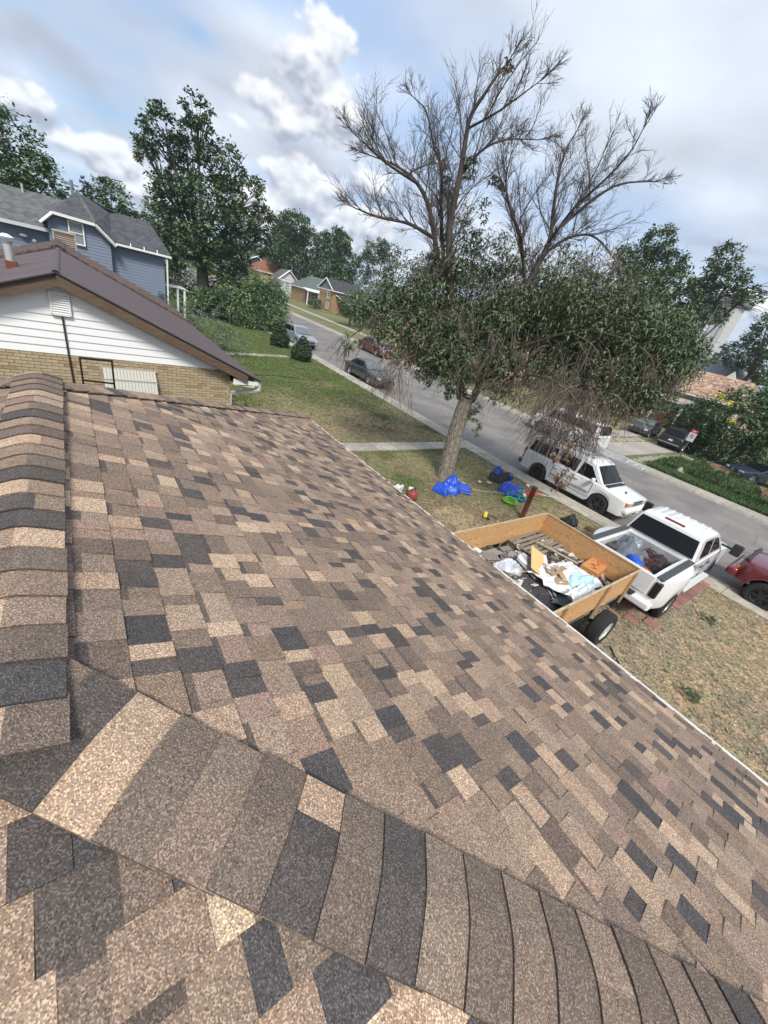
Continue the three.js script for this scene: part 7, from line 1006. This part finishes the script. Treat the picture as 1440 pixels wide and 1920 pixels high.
  for (const [a, h, d, r, n] of [[-0.7,3.9,0.1,0.8,1300],[-1.7,4.0,-0.4,0.8,1300],[0.9,4.0,0,0.8,1300],[-4.0,5.0,-1.0,0.6,900],[-3.0,6.4,0.6,0.8,900],[-1.8,6.9,0.2,0.9,1300],[-0.6,7.4,0.8,0.9,1200],[1.4,7.4,1.2,1.0,700],[3.2,7.2,1.0,1.1,900],[5.4,5.9,-0.4,0.9,1800],[4.6,6.2,-0.2,1.1,2600],[-1.2,4.2,-0.3,0.9,1700],[0.6,4.5,0.2,0.9,1600],[-2.6,4.3,-0.6,0.7,1200],[-3.5,5.4,-0.6,0.75,1500],[-2.4,5.8,-0.2,0.95,3000],[-1.9,4.7,-0.6,0.95,2800],[-3.2,4.7,-1.2,0.6,900],[-1.0,5.6,0.5,1.1,3600],[0.5,5.8,0.6,1.1,3400],[-0.3,6.5,0.8,0.9,2000],[1.5,6.4,0.4,1.1,3200],[2.6,6.2,0,1.3,4200],[3.8,6.0,-0.4,1.25,5000],[5.0,5.5,-0.9,1.0,3200],[3.8,4.9,-1,1.1,3000],[5.0,4.7,-1,0.8,1400],[2.4,5.0,0,1.1,2400],[1.6,5.2,1,1.2,2800],[4.4,7.0,1.4,1.0,1500],[5.3,6.5,0.6,0.9,2000],[2.4,7.5,2.2,1.1,1200],[0.5,7.3,1.8,0.9,1300],[-2.6,6.6,1.0,0.75,900],[-0.2,4.6,0.4,1.0,1800],[-1.4,6.6,0.4,0.6,700]]) bl(a, h, d, r, n * 1.25);
  bl(-1.5, 7.9, -0.2, 0.5, 520, 0.7); bl(-2.6, 8.75, 0.5, 0.4, 300); bl(-2.0, 9.3, -0.3, 0.3, 160); bl(-1.2, 9.0, -0.1, 0.3, 130); bl(0.2, 2.75, 0.0, 0.34, 420, 0.5); bl(0.55, 2.2, -0.1, 0.2, 130, 0.4); bl(-0.75, 3.2, -0.2, 0.3, 200); bl(-0.3, 3.6, 0, 0.6, 600); bl(-4.1, 4.1, -2.1, 0.3, 160);
  part('leaves', L.get(), leafM, t).userData.kind = 'stuff';
  const D = new Leaves(83), bc = [[0.24, 0.165, 0.105], [0.30, 0.215, 0.145], [0.17, 0.115, 0.08], [0.36, 0.28, 0.2]], db = (a, h, d, r, n, rh = r) => { const p = P([a, h, d]); D.blob([p.x, p.y, p.z], [r, rh, r], n, 0.11, bc, { per: 12, cr: 0.3, shell: 0.1, wide: 0.4, droop: 0.7 }); };
  db(3.35, 2.0, -2.6, 0.3, 420, 0.45); db(3.1, 2.9, -2.5, 0.35, 260, 0.6); db(-1.67, 11.2, -0.6, 0.16, 90); db(1.6, 4.4, -0.6, 1.0, 420); db(2.6, 7.6, 1.2, 1.0, 420); db(-2.8, 4.2, -1.4, 0.8, 200); db(3.6, 4.2, -1.7, 0.8, 420); db(-3.0, 9.4, 0.8, 0.2, 40); db(4.3, 3.8, -1.2, 0.5, 240);
  part('dead_leaves', D.get(), leafMs, t).userData.kind = 'stuff';
}

/* grass: blades in tufts, one mass */
{
  const bl = [], R = rng(303); for (let i = 0; i < 7; i++) { const a = R() * 6.28, x = (R() - 0.5) * 0.12, z = (R() - 0.5) * 0.12, h = 0.5 + R() * 0.5, w = 0.1, lx = Math.cos(a) * 0.55, lz = Math.sin(a) * 0.55; bl.push(x - Math.sin(a) * w, 0, z + Math.cos(a) * w, x + Math.sin(a) * w, 0, z - Math.cos(a) * w, x + lx, h, z + lz); }
  const g = new THREE.BufferGeometry(); g.setAttribute('position', new THREE.Float32BufferAttribute(bl, 3)); g.computeVertexNormals(); g.setAttribute('uv', new THREE.Float32BufferAttribute(new Float32Array(bl.length / 3 * 2), 2));
  const spots = []; const blocked = (x, f) => (f > 11.98 && f < 12.86 && x > 4 && x < 15) || (x > 11.9 && f > 1 && f < 3.9);
  for (let i = 0; i < 90000; i++) { const near = i < 62000, x = 4.4 + R() * 10.5, f = near ? -4 + R() * 19 : 14 + R() * 26; if (blocked(x, f)) continue; const c = lawnColor(x, f), gr = c[1] / c[0]; if (R() > (gr > 1 ? 0.95 : 0.25)) continue; spots.push([x, f, c, near ? 0.045 + R() * 0.055 : 0.08 + R() * 0.08]); }
  for (let i = 0; i < 9000; i++) { const x = 28.9 + R() * 7, f = -4 + R() * 13; spots.push([x, f, [0.09, 0.16, 0.045], 0.14 + R() * 0.3 * (x > 31 ? 1.4 : 0.6)]); }
  const im = new THREE.InstancedMesh(g, new THREE.MeshStandardMaterial({ color: rgb(1, 1, 1), roughness: 0.9, side: THREE.DoubleSide }), spots.length), m = new THREE.Matrix4(), q = new THREE.Quaternion(), col = new THREE.Color();
  spots.forEach(([x, f, c, s], i) => { q.setFromEuler(new THREE.Euler(0, R() * 6.28, 0)); m.compose(V(x, gh(x, f) - 0.01, f), q, v3(s, s * (0.6 + R() * 0.6), s)); im.setMatrixAt(i, m); const k = 0.5 + R() * 0.5; im.setColorAt(i, col.setRGB(c[0] * k, c[1] * k, c[2] * k)); });
  im.name = 'lawn_grass'; im.castShadow = im.receiveShadow = true; tag(im, 'short green and straw-dry grass over the lawns', 'grass', undefined, 'stuff'); scene.add(im);
  for (const [x, f, lab] of [[8.0, -1.0, 'small dark weed tuft in the dry grass, nearer the eave corner'], [8.9, -0.1, 'small dark weed tuft in the dry grass, further from the camera'], [12.6, 0.55, 'patch of greener weeds beside the red brick pad']]) { const L = new Leaves(x * 31 | 0); L.blob([0, 0.06, 0], [0.2, 0.1, 0.2], 220, 0.09, [[0.05, 0.08, 0.03], [0.07, 0.10, 0.035]], { per: 20, wide: 0.25 }); single('weed', L.get(), leafMs, lab, 'weed', [x, 0, f]); }
}
{ // tall weeds by the opposite kerb
  const L = new Leaves(401), R = rng(402); for (let i = 0; i < 60; i++) { const x = 30.6 + R() * 6, f = -2 + R() * 10.4; L.blob([x, 0.35, -f], [0.5, 0.45, 0.5], 110, 0.26, [[[0.06, 0.105, 0.03], [0.08, 0.125, 0.04]], [[0.04, 0.08, 0.026], [0.05, 0.085, 0.03]], [[0.13, 0.14, 0.06], [0.07, 0.11, 0.035]]][R() * 3 | 0], { per: 22, wide: 0.14, droop: -0.6 }); }
  const m = single('tall_weeds', L.get(), leafMs, 'tall green weeds along the opposite kerb around the planter boxes', 'weeds'); m.userData.kind = 'stuff';
}
scene.fog = new THREE.FogExp2(rgb(0.62, 0.68, 0.74), 0.0004);
renderer.render(scene, camera);
